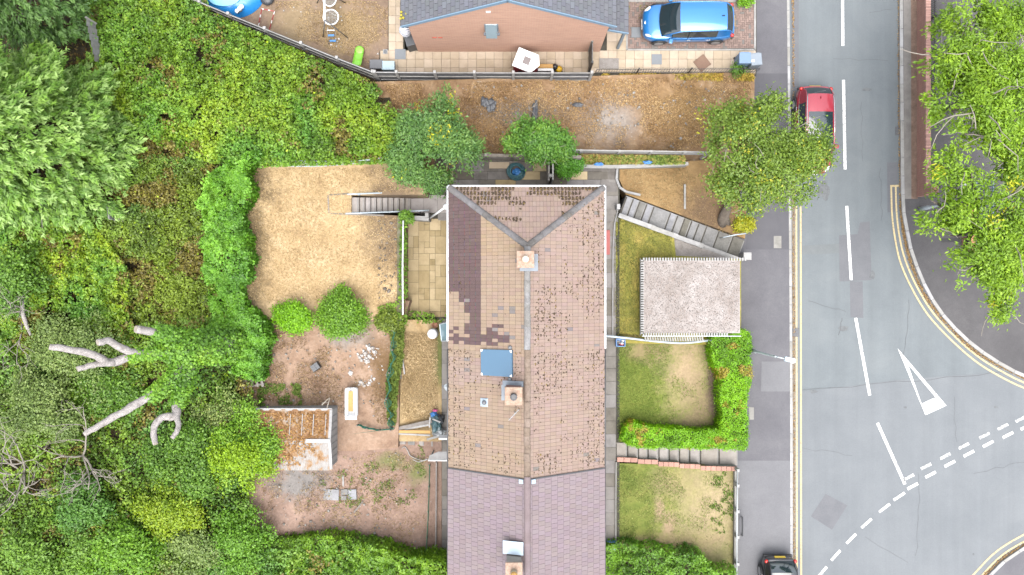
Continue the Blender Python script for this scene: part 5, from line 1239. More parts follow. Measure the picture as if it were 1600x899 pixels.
# ---- garage with chipping roof
ga = thing('garage', 'flat roofed garage with pale stone chipping roof beside the pavement', 'garage', P(1080, 465, ZPAVE))
ZG = 0.6
g0, g1 = P(1003.5, 405.5, ZG), P(1158, 522.5, ZG)
MB().box(((g0.x + g1.x) / 2 - 0.03, (g0.y + g1.y) / 2, (ZG - .1 + ZPAVE) / 2), (g1.x - g0.x - 0.2, g0.y - g1.y - 0.16, ZG - .1 - ZPAVE)).build('wall', M_CONC, ga)
M_CHIP = surf('stone_chippings', [(0.28, (0.20, 0.165, 0.145)), (0.45, (0.265, 0.232, 0.215)), (0.6, (0.32, 0.29, 0.275)), (0.78, (0.38, 0.36, 0.35))], 1.0, 0.95, 14, 0.4, 0.7, 0.02, speck=(16, 0.22, (0.17, 0.11, 0.09)))
MB().box(((g0.x + g1.x) / 2, (g0.y + g1.y) / 2, ZG - 0.04), (g1.x - g0.x - .1, g0.y - g1.y - .1, 0.1)).build('roof', M_CHIP, ga)
mb = MB(); rr = random.Random(31)
for i in range(5200):
    x, y = rr.uniform(g0.x + .12, g1.x - .1), rr.uniform(g1.y + .12, g0.y - .12); r = rr.uniform(0.012, 0.026); t = rr.random()
    c = (lerp(.085, .21, t), lerp(.07, .2, t), lerp(.06, .193, t)); f = rr.random() * 6
    mb.add([(x + r * math.cos(f + k * 1.571), y + r * math.sin(f + k * 1.571), ZG + .008) for k in range(4)] + [(x, y, ZG + 0.01 + r)], [(k, (k + 1) % 4, 4) for k in range(4)], c)
o = mb.build('chippings', M_STONE, ga, fix=False); o['kind'] = 'stuff'
def ribs(a, b, n, out):
    d = (b - a) / n
    for k in range(n):
        p = a + d * (k + 0.5)
        m = MB(); m.bar(p - out * 0.07, p + out * 0.075, d.length * 0.55, 0.06); m.build('edge_rib', M_WHITEW, ga)
ribs(V3(g0.x, g1.y, ZG + .02), V3(g0.x, g0.y, ZG + .02), 30, V3(1, 0, 0)); ribs(V3(g0.x, g0.y, ZG + .02), V3(g1.x + 0.25, g0.y, ZG + .02), 38, V3(0, 1, 0)); ribs(V3(g0.x, g1.y, ZG + .02), V3(g1.x - 0.6, g1.y, ZG + .02), 34, V3(0, 1, 0))
MB().box((g0.x - 0.075, (g0.y + g1.y) / 2, ZG - 0.12), (0.03, g0.y - g1.y + .1, 0.2)).build('fascia', M_DKGREY, ga); MB().box(((g0.x + g1.x) / 2, g1.y - 0.09, ZG - 0.12), (g1.x - g0.x, 0.03, 0.2)).build('fascia', M_GALV, ga)
for (x0_, x1_) in ((4.6, 7.6),):
    for k in range(24): MB().box((x0_ + 1.6 + k * .115, g1.y - 0.24, ZG - 0.22), (.065, 0.2, 0.05), R(12)).build('loose_rib', M_CONCW, ga)
gd = MB().box((g1.x + 0.0, (g0.y + g1.y) / 2, -0.75), (0.06, g0.y - g1.y - 0.8, 1.85)).build('garage_door', M_WHITEW, ga)
for k in range(5): MB().box((g1.x + 0.04, (g0.y + g1.y) / 2, -1.5 + k * 0.36), (0.02, g0.y - g1.y - 0.9, 0.03)).build('door_rib', M_CONC, gd)

# ---- white shed with rust-stained corrugated roof
sh = thing('garden_shed', 'white corrugated shed with rusty debris covered roof', 'shed', V3(-9.5, -6.5, 1.6))
sx0, sx1, sy1, sy0, zb_, ze_, zr_ = -11.75, -7.83, -5.28, -7.85, 1.55, 3.0, 3.32; ym = (sy0 + sy1) / 2
MB().box(((sx0 + sx1) / 2, ym, (zb_ + ze_) / 2 - .03), (sx1 - sx0 - .06, sy1 - sy0 - .06, ze_ - zb_)).build('wall', M_WHITEW, sh)
for k in range(9):
    y = lerp(sy0 + .1, sy1 - .1, k / 8); MB().box((sx1 - 0.02, y, (zb_ + ze_) / 2), (0.02, 0.05, ze_ - zb_ - .1)).build('cladding_batten', M_WHITEW, sh)
M_RUST = surf('white_sheet_rusting', [(0.36, (0.16, 0.08, 0.03)), (0.45, (0.27, 0.17, 0.09)), (0.50, (0.255, 0.235, 0.215)), (0.7, (0.31, 0.305, 0.30))], 1.6, 0.85, 18, 0.3, 0.4, 0.01)
def corr(y_e, y_r, pitch, amp, x0, x1, nm, mat, dz=0.0):
    nx = int((x1 - x0) / pitch * 4); vs = []; fs = []
    for i in range(nx + 1):
        x = lerp(x0, x1, i / nx); h = amp * math.sin(2 * math.pi * x / pitch)
        vs += [(x, y_e, ze_ + 0.02 + h + dz), (x, (y_e + y_r) / 2, (ze_ + zr_) / 2 + .02 + h + dz), (x, y_r, zr_ + 0.02 + h * .6 + dz)]
    for i in range(nx):
        for k in (0, 1): fs.append((i * 3 + k, i * 3 + 3 + k, i * 3 + 4 + k, i * 3 + 1 + k))
    return MB().add(vs, fs).build(nm, mat, sh, True)
corr(sy0 - .06, ym, 0.145, 0.028, sx0, sx1 + .04, 'roof_sheet', M_RUST); corr(sy1 + .02, ym, 0.50, 0.02, sx0, sx1 + .04, 'roof_sheet', surf('rust_brown_sheet', [(0.3, (0.13, 0.065, 0.028)), (0.47, (0.23, 0.125, 0.06)), (0.56, (0.27, 0.175, 0.10)), (0.66, (0.31, 0.28, 0.25))], 2.4, 0.9, 22, 0.35, 0.5, 0.02))
for x in (-9.55, -9.03, -8.55, -8.02): MB().box((x, (ym + sy1) / 2 + .02, (ze_ + zr_) / 2 + 0.05), (0.03, (sy1 - ym) * 0.7, 0.03), m=Matrix.Rotation(-math.atan2(zr_ - ze_, sy1 - ym), 3, 'X')).build('roof_strip', M_WHITEW, sh)
MB().bar(V3(sx1 - 1.0, ym, zr_ + .06), V3(sx1 + .04, ym, zr_ + .06), 0.16, 0.05).build('ridge_cap', M_WHITEW, sh)
MB().bar(V3(sx1 + .01, sy0, ze_ + .03), V3(sx1 + .01, ym, zr_ + .03), 0.12, 0.05).build('verge', M_WHITEW, sh); MB().bar(V3(sx1 + .01, sy1, ze_ + .03), V3(sx1 + .01, ym, zr_ + .03), 0.12, 0.05).build('verge', M_WHITEW, sh); MB().bar(V3(sx0, sy1 + .01, ze_ + .0), V3(sx1 + .05, sy1 + .01, ze_ + .0), 0.1, 0.06).build('eaves_strip', M_WHITEW, sh)
# leaf debris on the shed roof
mb = MB(); rr = random.Random(77); N = 2600
u_ = rng.uniform(sx0, sx1 - .1, N); v_ = rng.uniform(sy0 + .15, sy1 - .1, N); k = fbm(u_, v_, 1.1, 12) + (v_ > ym) * 0.18 - (u_ > -8.9) * (v_ < ym) * 0.25 > 0.47
u_, v_ = u_[k], v_[k]; z_ = ze_ + .06 + (zr_ - ze_) * (1 - np.abs(v_ - ym) / (sy1 - ym))
o = leaf_mesh('leaf_debris', np.stack([u_, v_, z_], 1), np.array([0, 0, 1.0]) + rng.normal(size=(len(u_), 3)) * 0.3, 0.05 + rng.random(len(u_)) * 0.06, pal([(0.09, 0.045, 0.015), (0.19, 0.10, 0.035), (0.28, 0.17, 0.07)], rng.random(len(u_))), M_BLADE, sh); o['kind'] = 'stuff'
tw = thing('broken_branch', 'bleached broken branch lying on the shed eaves', 'branch', P(510, 628, 3.1))
MB().tube([P(503, 633, 3.1), P(511, 625, 3.3), P(515, 622, 3.35)], [0.03, 0.02, 0.01], 5).build('stem', M_TWIG, tw); MB().tube([P(511, 637, 3.12), P(514, 627, 3.2), P(515, 621, 3.35)], [0.02, 0.02, 0.01], 5).build('twig', M_TWIG, tw); MB().tube([P(503, 630, 3.12), P(512, 629, 3.2)], [0.015, 0.01], 5).build('twig', M_TWIG, tw)

# =============================================================== RIGHT-HAND SIDE: brick walls, railings, lamps
bwr = thing('brick_wall', 'red brick wall with flat coping along the right pavement', 'wall', P(1436, 150, ZPAVE))
a, b = P(1433.5, -80, ZPAVE), P(1434.5, 308, ZPAVE); zc = -0.85
MB().box(((a.x + b.x) / 2 + .06, (a.y + b.y) / 2, (zc + ZPAVE) / 2 - .1), (0.22, abs(a.y - b.y), zc - ZPAVE + .2)).build('wall', M_BRICKR, bwr)
M_COPB = plain('coping_brick_red', (0.40, 0.23, 0.19), 0.9, var=0.25, scale=8, rnd=0.22)
me_c = slab_mesh('brick', M_COPB, 0.04)
nb = int(abs(a.y - b.y) / 0.078)
for k in range(nb):
    y = lerp(a.y, b.y, (k + .5) / nb)
    if abs(y) > 14.2: continue
    lay(me_c, 'brick', bwr, (a.x + .07, y, zc + 0.11), (0.235, 0.068, 0.11))
MB().box((b.x + .09, b.y + 0.2, -0.95), (0.34, 0.36, 1.5), bev=0.03).build('end_pier', M_BRICKR, bwr)
rl = thing('steel_railing', 'tall black steel railing behind the red brick wall', 'railing', P(1450, 80, ZPAVE))
a, b = P(1444, -40, ZPAVE), P(1443, 172, ZPAVE)
for z in (0.25, 1.05): MB().bar(a + V3(0, 0, z), b + V3(0, 0, z), 0.035, 0.045).build('rail', M_BLACK, rl)
n = 66
for k in range(n + 1):
    p = a.lerp(b, k / n)
    if k % 16 == 8: MB().box((p.x, p.y, ZPAVE + .65), (0.07, 0.07, 1.3)).build('post', M_BLACK, rl)
    else: MB().box((p.x, p.y, ZPAVE + .62), (0.022, 0.022, 1.15)).build('bar', M_BLACK, rl)
wl2 = thing('brick_wall', 'low red brick wall with orange coping at the bend under the trees', 'wall', P(1508, 360, ZPAVE))
pth = [(1506, 325), (1506.5, 360), (1506.5, 388), (1522, 399)]
for p, q in zip(pth[:-1], pth[1:]):
    a, b = P(*p, ZPAVE), P(*q, ZPAVE); MB().bar(a + V3(0, 0, .3), b + V3(0, 0, .3), 0.24, 0.7).build('wall', M_BRICKR, wl2)
    L = (b - a).length; n = max(2, int(L / 0.23))
    for k in range(n): MB().bar(a.lerp(b, k / n) + V3(0.05, 0, .70), a.lerp(b, (k + .95) / n) + V3(0.05, 0, .70), 0.26, 0.09).build('brick', plain('orange_coping', (0.42, 0.20, 0.10), 0.9, var=0.15, rnd=.12) if 'orange_coping' not in MATS else MATS['orange_coping'], wl2)
br2 = thing('steel_railing', 'blue grey railing fence half hidden by the right hand trees', 'railing', P(1530, 340, ZPAVE))
a, b = P(1522, 285, ZPAVE), P(1522, 388, ZPAVE); M_BG = plain('blue_grey_rail', (0.16, 0.24, 0.30), 0.5)
for z in (0.2, 1.6): MB().bar(a + V3(0, 0, z), b + V3(0, 0, z), 0.05, 0.06).build('rail', M_BG, br2)
for k in range(27):
    p = a.lerp(b, k / 26); MB().box((p.x, p.y, ZPAVE + .9), (0.035, 0.035, 1.75)).build('bar', M_BG, br2)

def lamp_post(label, u0, v0, u1, v1, ht, head_dir, white=True):
    q = P(u0, v0, ZPAVE); l = thing('street_lamp', label, 'street lamp', q)
    mt = plain('lamp_column_%d' % u0, (0.44, 0.50, 0.53), 0.5, 0.2)
    MB().lathe([(0.095, 0), (0.095, 0.9), (0.06, 1.0), (0.045, ht), (0.03, ht + .05)], q, 12).build('column', mt, l, True)
    d = Vector((head_dir[0], head_dir[1], 0)).normalized(); t = q + V3(0, 0, ht)
    MB().tube([t, t + d * 0.15 + V3(0, 0, .1), t + d * 0.4 + V3(0, 0, .12)], 0.028, 8).build('bracket_arm', mt, l, True)
    h = t + d * 0.55 + V3(0, 0, .12); an = math.atan2(d.y, d.x)
    hd = auto(MB().box(h, (0.34, 0.2, 0.12), an).build('lantern', plain('lantern_grey_%d' % u0, (0.38, 0.48, 0.56), 0.4), l)); MB().box(h - V3(0, 0, .07), (0.28, 0.15, 0.04), an).build('diffuser', M_WHITE, hd)
    MB().lathe([(0.09, -0.03), (0.13, 0.02), (0.11, 0.07), (0.04, 0.10)], h + d * 0.2, 14).build('lantern_cap', M_WHITE, hd, True)
lamp_post('pale grey street lamp beside the clipped hedge', 1172, 547, 0, 0, 3.9, (0.9, -0.2))
lamp_post('pale blue street lamp under the right hand trees', 1437, 327, 0, 0, 3.6, (0.15, 1.0))
bl = thing('bollard_sign', 'white domed blue bollard at the end of the orange coped wall', 'bollard', P(1517, 410, ZPAVE)); q = P(1517, 410, ZPAVE)
MB().lathe([(0.09, 0), (0.09, 0.75), (0.11, 0.8), (0.11, 1.0)], q, 14).build('post', M_BLACK, bl, True); MB().lathe([(0.13, 1.0), (0.14, 1.15), (0.13, 1.25)], q, 14).build('blue_band', M_BLUEP, bl, True); MB().lathe([(0.15, 1.25), (0.14, 1.33), (0.08, 1.4), (0.01, 1.42)], q, 16).build('dome', M_WHITE, bl, True)

# =============================================================== CARS
M_TYRE = plain('tyre', (0.025, 0.025, 0.027), 0.85)
M_RIM = plain('alloy_rim', (0.5, 0.51, 0.53), 0.3, 0.7, 0.05)
M_CGLASS = plain('car_glass', (0.018, 0.03, 0.036), 0.04, var=0.1, spec=1.0)
M_LAMP = plain('headlamp_lens', (0.65, 0.68, 0.7), 0.1, spec=0.8, var=0.05)
M_TAIL = plain('tail_lamp', (0.5, 0.02, 0.015), 0.2, spec=0.7)
M_CHROME = plain('chrome', (0.65, 0.66, 0.68), 0.15, 0.9, 0.03)
M_PLATEY = plain('yellow_plate', (0.62, 0.44, 0.05), 0.4, var=0.08)
def car(label, L, Wd, Ht, paint, roofmat=None, rails=False, glassroof=False, clr=0.2, hood=0.88, rearplate=False, trim=None):
    """x forward; lofted body, greenhouse with separate panes, wheels, lamps, mirrors"""
    c = thing('parked_car', label, 'car'); hl, hw_ = L / 2, Wd / 2; belt = Ht * 0.60; hb = Ht * 0.585
    st = [(-hl, .62, .34, .55), (-hl + .06, .80, .24, .62), (-hl + .28, .93, .2, .60), (-hl + .75, .99, .2, .585), (-hl * .3, 1.0, .2, .575), (hl * .2, 1.0, .2, .565), (hl - hood - .1, .99, .2, .56), (hl - hood * .6, .97, .2, .545), (hl - .32, .90, .2, .505), (hl - .10, .76, .24, .46), (hl, .50, .32, .38)]
    vs = []; fs = []; m = 13
    for (x, wf__, zb, zt) in st:
        w2 = hw_ * wf__; t = Ht * zt; zb = zb if zb > clr else clr
        half = [(0, zb), (w2 * .86, zb), (w2 * .97, zb + .14), (w2, lerp(zb, t, .5)), (w2 * .975, t - .10), (w2 * .90, t - .015), (w2 * .55, t + .03)]
        row = [(-y, z) for (y, z) in half[:0:-1]] + half
        # order: left top ... bottom ... right top, then centre top
        ring = [(x, y, z) for (y, z) in ([(0, t + .04)] + [(y, z) for (y, z) in half[::-1][:-1]] + [(0, zb)] + [(-y, z) for (y, z) in half[1:]])]
        vs += ring; m = len(ring)
    for i in range(len(st) - 1):
        for k in range(m):
            k2 = (k + 1) % m; fs.append((i * m + k, i * m + k2, (i + 1) * m + k2, (i + 1) * m + k))
    fs.append(tuple(range(m))); fs.append(tuple((len(st) - 1) * m + k for k in range(m)))
    body = MB().add(vs, fs).build('body', paint, c, True, True)
    sub = body.modifiers.new('subsurf', 'SUBSURF'); sub.levels = 2; sub.render_levels = 2
    # greenhouse grid: stations (x, base half width, top half width, z base, z top)
    xa = hl - hood - 0.02; xd = -hl + 0.16
    g = [(xa, .80, .80, belt - .02, belt + .02), (xa - .42, .90, .80, belt, lerp(belt, Ht, .62)), (xa - .78, .92, .76, belt, Ht - .03), (xa - 1.2, .925, .745, belt, Ht), (0.5 * (xa + xd) - .35, .925, .74, belt, Ht + .005), (xd + .75, .91, .72, belt, Ht - .02), (xd + .38, .885, .69, belt, Ht - .07), (xd + .16, .84, .66, belt + .02, lerp(belt, Ht, .5)), (xd + .02, .80, .70, belt, belt + .05)]
    def row(x, b, t, z0, z1, bow=0.0):
        b *= hw_; t *= hw_
        r__ = [Vector((x, b, z0)), Vector((x, lerp(b, t, .93), lerp(z0, z1, .93))), Vector((x, t * .86, z1 + .005)), Vector((x, t * .45, z1 + .03)), Vector((x, 0, z1 + .038)), Vector((x, -t * .45, z1 + .03)), Vector((x, -t * .86, z1 + .005)), Vector((x, -lerp(b, t, .93), lerp(z0, z1, .93))), Vector((x, -b, z0))]
        for p in r__: p.x += bow * (1 - (p.y / hw_) ** 2 * 1.25)
        return r__
    G = [row(*s, bow=bw) for s, bw in zip(g, (.15, .10, .05, 0, 0, 0, -.03, -.06, -.08))]
    def quads(name, rows, cols, mat, parent=c, grow=0.0):
        mb = MB(); pts = []
        for i in rows: pts += [G[i][k] + Vector((0, math.copysign(grow, G[i][k].y) if abs(G[i][k].y) > .02 else 0, grow)) for k in cols]
        nC = len(cols); mb.add(pts, [(i * nC + k, i * nC + k + 1, (i + 1) * nC + k + 1, (i + 1) * nC + k) for i in range(len(rows) - 1) for k in range(nC - 1)])
        o = mb.build(name, mat, parent, True, True); return o
    roof = quads('roof', [2, 3, 4, 5, 6], range(1, 8), roofmat or paint)
    if glassroof: quads('glass_roof', [2, 3, 4, 5][:3], range(2, 7), M_CGLASS, grow=0.006)
    quads('windscreen', [0, 1, 2], range(1, 8), M_CGLASS); quads('rear_window', [6, 7, 8], range(1, 8), M_CGLASS)
    for s, cols in ((1, (0, 1)), (-1, (7, 8))):
        quads('side_window', [1, 2, 3], cols, M_CGLASS); quads('side_window', [3, 4, 5], cols, M_CGLASS); quads('quarter_panel', [5, 6, 7, 8], cols, paint); quads('quarter_panel', [0, 1], cols, paint)
        e = 1 if s > 0 else 7
        MB().tube([G[i][e] + Vector((0, s * .008, .0)) for i in range(0, 9)], [0.028] * 9, 6).build('roof_pillar', trim or paint, c, True, True)
        for i in (3,): MB().bar(G[i][0 if s > 0 else 8] + Vector((0, s * .008, 0)), G[i][e] + Vector((0, s * .01, 0)), 0.03, 0.07).build('door_pillar', M_BLACK, c, local=True)
        MB().tube([G[i][0 if s > 0 else 8] + Vector((0, s * .012, .01)) for i in range(1, 6)], 0.014, 6).build('window_trim', M_CHROME if rails or trim else paint, c, True, True)
        if rails: MB().tube([Vector((G[i][e].x, G[i][e].y * .97, G[i][e].z + .06)) for i in (2, 3, 4, 5, 6)], 0.022, 6).build('roof_rail', M_CHROME, c, True, True)
        mr = auto(MB().box((xa - .38, s * (hw_ + .09), belt + .03), (0.16, 0.2, 0.13), R(-12 * s)).build('mirror', paint, c, local=True)); MB().box((xa - .465, s * (hw_ + .09), belt + .03), (0.012, 0.16, 0.1), R(-12 * s)).build('mirror_glass', M_CGLASS, mr, local=True)
        for x in (xa - 1.15, xa - 2.1): MB().bar((x, s * (hw_ * 1.0), belt - .16), (x - .2, s * hw_ * 1.0, belt - .155), 0.03, 0.03).build('door_handle', M_CHROME, c, local=True)
        for x in (xa - .65, xa - 1.42, xa - 2.35): MB().bar((x, s * hw_ * .985, .35), (x, s * hw_ * .975, belt - .04), 0.012, 0.012).build('door_seam', M_BLACK, c, local=True)
        for x in (hl - .82, -hl + .80):
            wh = MB().lathe([(0.22, -.11), (0.31, -.105), (0.335, -.07), (0.335, .07), (0.31, .105), (0.22, .11)], (x, s * (hw_ - .10), .335), 22, 'Y').build('wheel', M_TYRE, c, True, True)
            rim = MB(); yy = s * (hw_ + .012)
            for k in range(5):
                a = 2 * math.pi * k / 5; rim.bar((x + .05 * math.cos(a), yy, .335 + .05 * math.sin(a)), (x + .21 * math.cos(a), yy, .335 + .21 * math.sin(a)), 0.02, 0.05)
            rim.lathe([(0.19, -.012), (0.215, .012)], (x, yy, .335), 20, 'Y'); rim.build('rim', M_RIM, wh, local=True)
            arch = [(x + .37 * math.cos(t), s * (hw_ - .004), .335 + .37 * math.sin(t)) for t in np.linspace(.05, math.pi - .05, 12)]
            MB().tube(arch, 0.03, 6).build('wheel_arch', M_BLACK, c, True, True)
        # lamps
        hx, hy, hz = hl - .24, s * hw_ * .70, Ht * .485
        lamp_ = MB().lathe([(0.02, -.05), (0.13, -.03), (0.16, 0), (0.13, .04), (0.02, .06)], (0, 0, 0), 14)
        o = lamp_.build('headlight', M_LAMP, c, True, True); o.location = (hx, hy, hz); o.scale = (1.15, .45, .8); o.rotation_euler = (0, R(28), R(-32 * s))
        lamp_ = MB().lathe([(0.02, -.06), (0.1, -.04), (0.13, 0), (0.1, .05), (0.02, .07)], (0, 0, 0), 12)
        o = lamp_.build('tail_light', M_TAIL, c, True, True); o.location = (-hl + .15, s * hw_ * .80, Ht * .585); o.scale = (.75, .7, 1.1); o.rotation_euler = (0, R(-15), R(35 * s))
    MB().box((hl - .035, 0, Ht * .33), (0.05, hw_ * .9, 0.2)).build('grille', M_BLACK, c, local=True); MB().box((hl - .0, 0, Ht * .28), (0.03, 0.5, 0.11)).build('front_plate', M_WHITE, c, local=True)
    MB().box((-hl - .005, 0, Ht * .50), (0.04, 0.52, 0.12), m=Matrix.Rotation(R(25), 3, 'Y')).build('rear_plate', M_PLATEY, c, local=True)
    MB().box((-hl + .03, 0, Ht * .27), (0.1, Wd * .8, 0.16)).build('rear_bumper', M_BLACK, c, local=True)
    MB().box((xd + .55, 0, Ht + .05), (0.14, 0.035, 0.06), top=.4).build('aerial_fin', M_BLACK if not glassroof else paint, c, local=True)
    MB().bar((xd + .17, -.02, lerp(belt, Ht, .5)), (xd + .06, .32, belt + .12), 0.02, 0.02).build('rear_wiper', M_BLACK, c, local=True)
    for (y0, y1) in ((-.05, .5), (.45, .9)): MB().bar((xa - .02, y0 * hw_, belt + .055), (xa - .16, y1 * hw_ * .86, belt + .13), 0.014, 0.014).build('wiper', M_BLACK, c, local=True)
    MB().box((xa - 1.6, 0, (belt + clr) / 2 + .2), (2.2, Wd * .78, belt - clr)).build('cabin', M_DARK, c, local=True)
    MB().lathe([(0.02, -.015), (0.08, -.01), (0.09, .01), (0.02, .018)], (hl - .16, 0, Ht * .475), 12).build('badge', M_CHROME, c, local=True)
    return c
c1 = car('bright blue hatchback parked on the block paved driveway', 4.36, 1.80, 1.58, plain('blue_car_paint', (0.012, 0.17, 0.47), 0.35, 0.35, 0.03, 2, 0.6, 1.0), clr=.22)
c1.location = P(1070.5, 42, ZP + .02); c1.rotation_euler = (0, 0, R(180.8))
c2 = car('red estate car with glass roof parked half under the street tree', 4.2, 1.78, 1.55, plain('red_car_paint', (0.30, 0.012, 0.03), 0.35, 0.2, 0.03, 2, 0.6, 1.0), rails=True, glassroof=True)
c2.location = P(1264, 208, ZROAD + .005); c2.rotation_euler = (0, 0, R(-90.5))
c3_ = car('black hatchback at the bottom edge straddling the kerb', 4.05, 1.72, 1.48, plain('black_car_paint', (0.012, 0.013, 0.018), 0.3, 0.2, 0.03, 2, 0.6, 1.0), rearplate=True)
c3_.location = P(1211, 928, ZPAVE + .01); c3_.rotation_euler = (0, 0, R(-90))
# =============================================================== SMALL THINGS
def wheelie(name, label, cat, u, v, z, mat, rz=0.0, h=1.0, w=0.5, d=0.55):
    t = thing(name, label, cat, P(u, v, z)); q = P(u, v, z)
    Mz = Matrix.Rotation(rz, 3, 'Z')
    MB().box(q + V3(0, 0, h / 2), (w * .92, d * .92, h), rz, top=1.06).build('bin_body', mat, t)
    auto(MB().box(q + V3(0, 0, h + .03), (w, d, 0.06), rz).build('lid', mat, t))
    MB().bar(q + Mz @ V3(-w * .35, d * .52, h), q + Mz @ V3(w * .35, d * .52, h), 0.04, 0.04).build('handle', mat, t)
    for s in (-1, 1): MB().lathe([(0.1, -.03), (0.1, .03)], q + Mz @ V3(s * w * .4, d * .45, .1), 12, 'Y').build('wheel', M_BLACK, t)
    return t
wheelie('wheelie_bin', 'blue wheelie bin at the end of the driveway path', 'bin', 1155.5, 99.5, ZP, M_BLUEB, 0.0, 0.95, 0.56, 0.52)
wheelie('wheelie_bin', 'grey wheelie bin with white label beside the pavement', 'bin', 1172.5, 101.5, ZP, plain('grey_bin', (0.19, 0.225, 0.265), 0.5), 0.1, 0.95, 0.52, 0.56)
b_ = [o for o in COL.objects if o.get('label') == 'grey wheelie bin with white label beside the pavement'][0]
MB().box(P(1176.5, 95.5, ZP + 1.02), (0.16, 0.1, 0.012)).build('label_plate', M_WHITE, b_)
wheelie('wheelie_bin', 'black wheelie bin against the corner of the brick bungalow', 'bin', 645, 71.5, ZP, M_DARK, R(15), 1.0, 0.5, 0.6)
pz = thing('parasol', 'folded navy and white striped parasol beside the black bin', 'parasol', P(636, 52, ZP))
M_STR, nt, b, out = _new('navy_white_stripe'); tx = nt.nodes.new('ShaderNodeTexWave'); tx.inputs['Scale'].default_value = 5; tx.inputs['Distortion'].default_value = 1.5; tx.bands_direction = 'DIAGONAL'; nt.links.new(_pos(nt, True), tx.inputs['Vector'])
nt.links.new(_ramp(nt, tx.outputs['Fac'], [(0.45, (0.03, 0.04, 0.09)), (0.5, (0.7, 0.71, 0.74))], 'CONSTANT'), b.inputs['Base Color'])
MB().tube([P(637, 56, ZP + .2), P(633, 47, ZP + 1.5), P(631, 41, ZP + 1.9)], [0.2, 0.3, 0.12], 9).build('canopy', M_STR, pz, True); MB().tube([P(637, 57, ZP), P(636, 54, ZP + .5)], 0.03, 6).build('pole', M_WHITE, pz)
# playhouse
ph = thing('playhouse', 'childrens red playhouse with white roof below the gable wall', 'playhouse', P(822, 96, ZP))
zr0 = ZP + 1.25
hexa = [P(u, v, zr0) for (u, v) in ((811, 74.5), (842, 87), (843, 103), (829, 115), (800, 103))]
hx_ = [P(u * .9 + 82.2, v * .9 + 9.8, zr0) for (u, v) in ((811, 74.5), (842, 87), (843, 103), (829, 115), (800, 103))]
MB().prism([p[:2] for p in hx_], ZP, zr0).build('wall', M_REDP, ph); MB().prism([p[:2] for p in hexa], zr0, zr0 + .07).build('roof', M_WHITE, ph)
q = P(823, 95, zr0 + .09); MB().box(q, (0.32, 0.34, 0.05), R(-22), bev=.01).build('roof_hatch', plain('grey_brown_hatch', (0.17, 0.145, 0.145), 0.6), ph)
q = P(816, 113, ZP + .6); MB().box(q, (0.4, 0.05, 0.5), R(-22)).build('window_opening', M_BLACK, ph)
tc = thing('toy_bench', 'orange and white toy bench beside the playhouse', 'toy bench', P(853, 110, ZP)); q = P(852, 109, ZP)
MB().box(q + V3(0, .05, .45), (0.72, 0.2, 0.06), bev=.02).build('seat', M_ORANGE, tc); MB().box(q + V3(0, -.1, .2), (0.74, 0.12, 0.4)).build('front', M_WHITE, tc)
for s in (-1, 1): MB().box(q + V3(s * .3, .05, .2), (0.05, 0.2, 0.42)).build('leg', M_ORANGE, tc)
gtoy = thing('ride_on_toy', 'yellow and black ride on toy by the fence', 'toy', P(870, 110, ZP)); q = P(871, 110, ZP)
MB().lathe([(0.02, 0.1), (0.15, 0.14), (0.17, 0.3), (0.1, 0.4), (0.02, .42)], q + V3(.06, -.02, 0), 14).build('seat', plain('toy_yellow', (0.55, 0.33, 0.02), 0.4), gtoy, True); MB().lathe([(0.02, .1), (0.14, .15), (0.15, .4), (.05, .5)], q + V3(-.14, .07, 0), 12).build('front', M_BLACK, gtoy, True)
for s in (-1, 1): MB().lathe([(0.09, -.03), (0.09, .03)], q + V3(s * .16, -.12, .09), 12, 'Y').build('wheel', M_BLACK, gtoy)
for (u, v, m, lab, sx, sy, h) in ((590.5, 105, M_DKGREY, 'dark slate grey storage box in the yard corner', .62, .44, .5), (609, 107, plain('pale_blue_lid', (0.33, 0.44, 0.50), 0.4), 'pale blue grey storage box beside the dark box', .6, .42, .5)):
    t = thing('storage_box', lab, 'storage box', P(u, v, ZP)); q = P(u, v, ZP)
    MB().box(q + V3(0, 0, h / 2), (sx * .94, sy * .94, h)).build('box_body', m, t); auto(MB().box(q + V3(0, 0, h + .02), (sx, sy, 0.06)).build('lid', m, t))
# play yard
sw = thing('swing_frame', 'grey metal swing frame with round net seats', 'swing', P(510, 30, ZP))
top = [P(507, -14, ZP + 1.9), P(507, 16, ZP + 1.9), P(507.5, 31, ZP + 1.85)]
MB().tube(top, 0.05, 8).build('top_bar', M_WHITE, sw, True)
for (a, b) in ((top[2], P(505, 58, ZP)), (top[2], P(544, 60, ZP)), (top[0], P(495, 5, ZP)), (top[0], P(540, 5, ZP))): MB().tube([a, b], 0.025, 6).build('leg', M_DKGREY, sw, True)
for (u, v, r) in ((517, 27, .36), (515, 0, .3)):
    q = P(u, v, ZP + .75); ring = [q + V3(r * math.cos(t), r * math.sin(t), 0) for t in np.linspace(0, 2 * math.pi, 25)]
    se = MB().tube(ring, 0.035, 6, cap=False).build('net_seat', M_WHITE, sw, True); m = MB()
    for k in range(-4, 5):
        h_ = r * k / 5; w_ = math.sqrt(max(0, r * r - h_ * h_)); m.tube([q + V3(h_, -w_, 0), q + V3(h_, 0, -.05), q + V3(h_, w_, 0)], 0.01, 4); m.tube([q + V3(-w_, h_, 0), q + V3(0, h_, -.05), q + V3(w_, h_, 0)], 0.01, 4)
    m.build('net', M_CONCW, se)
    for k in (0, 12): MB().tube([ring[k], V3(top[1].x, ring[k].y, top[1].z)], 0.008, 4).build('rope', M_WHITE, sw)
cl = thing('rope_ladder', 'small climbing ladder with two blue rungs below the swing', 'ladder', P(518, 60, ZP))
for s in (0, 1): MB().tube([P(511 + s * 12, 48, ZP + .9), P(514 + s * 13, 70, ZP)], 0.012, 5).build('rope', M_CONC, cl)
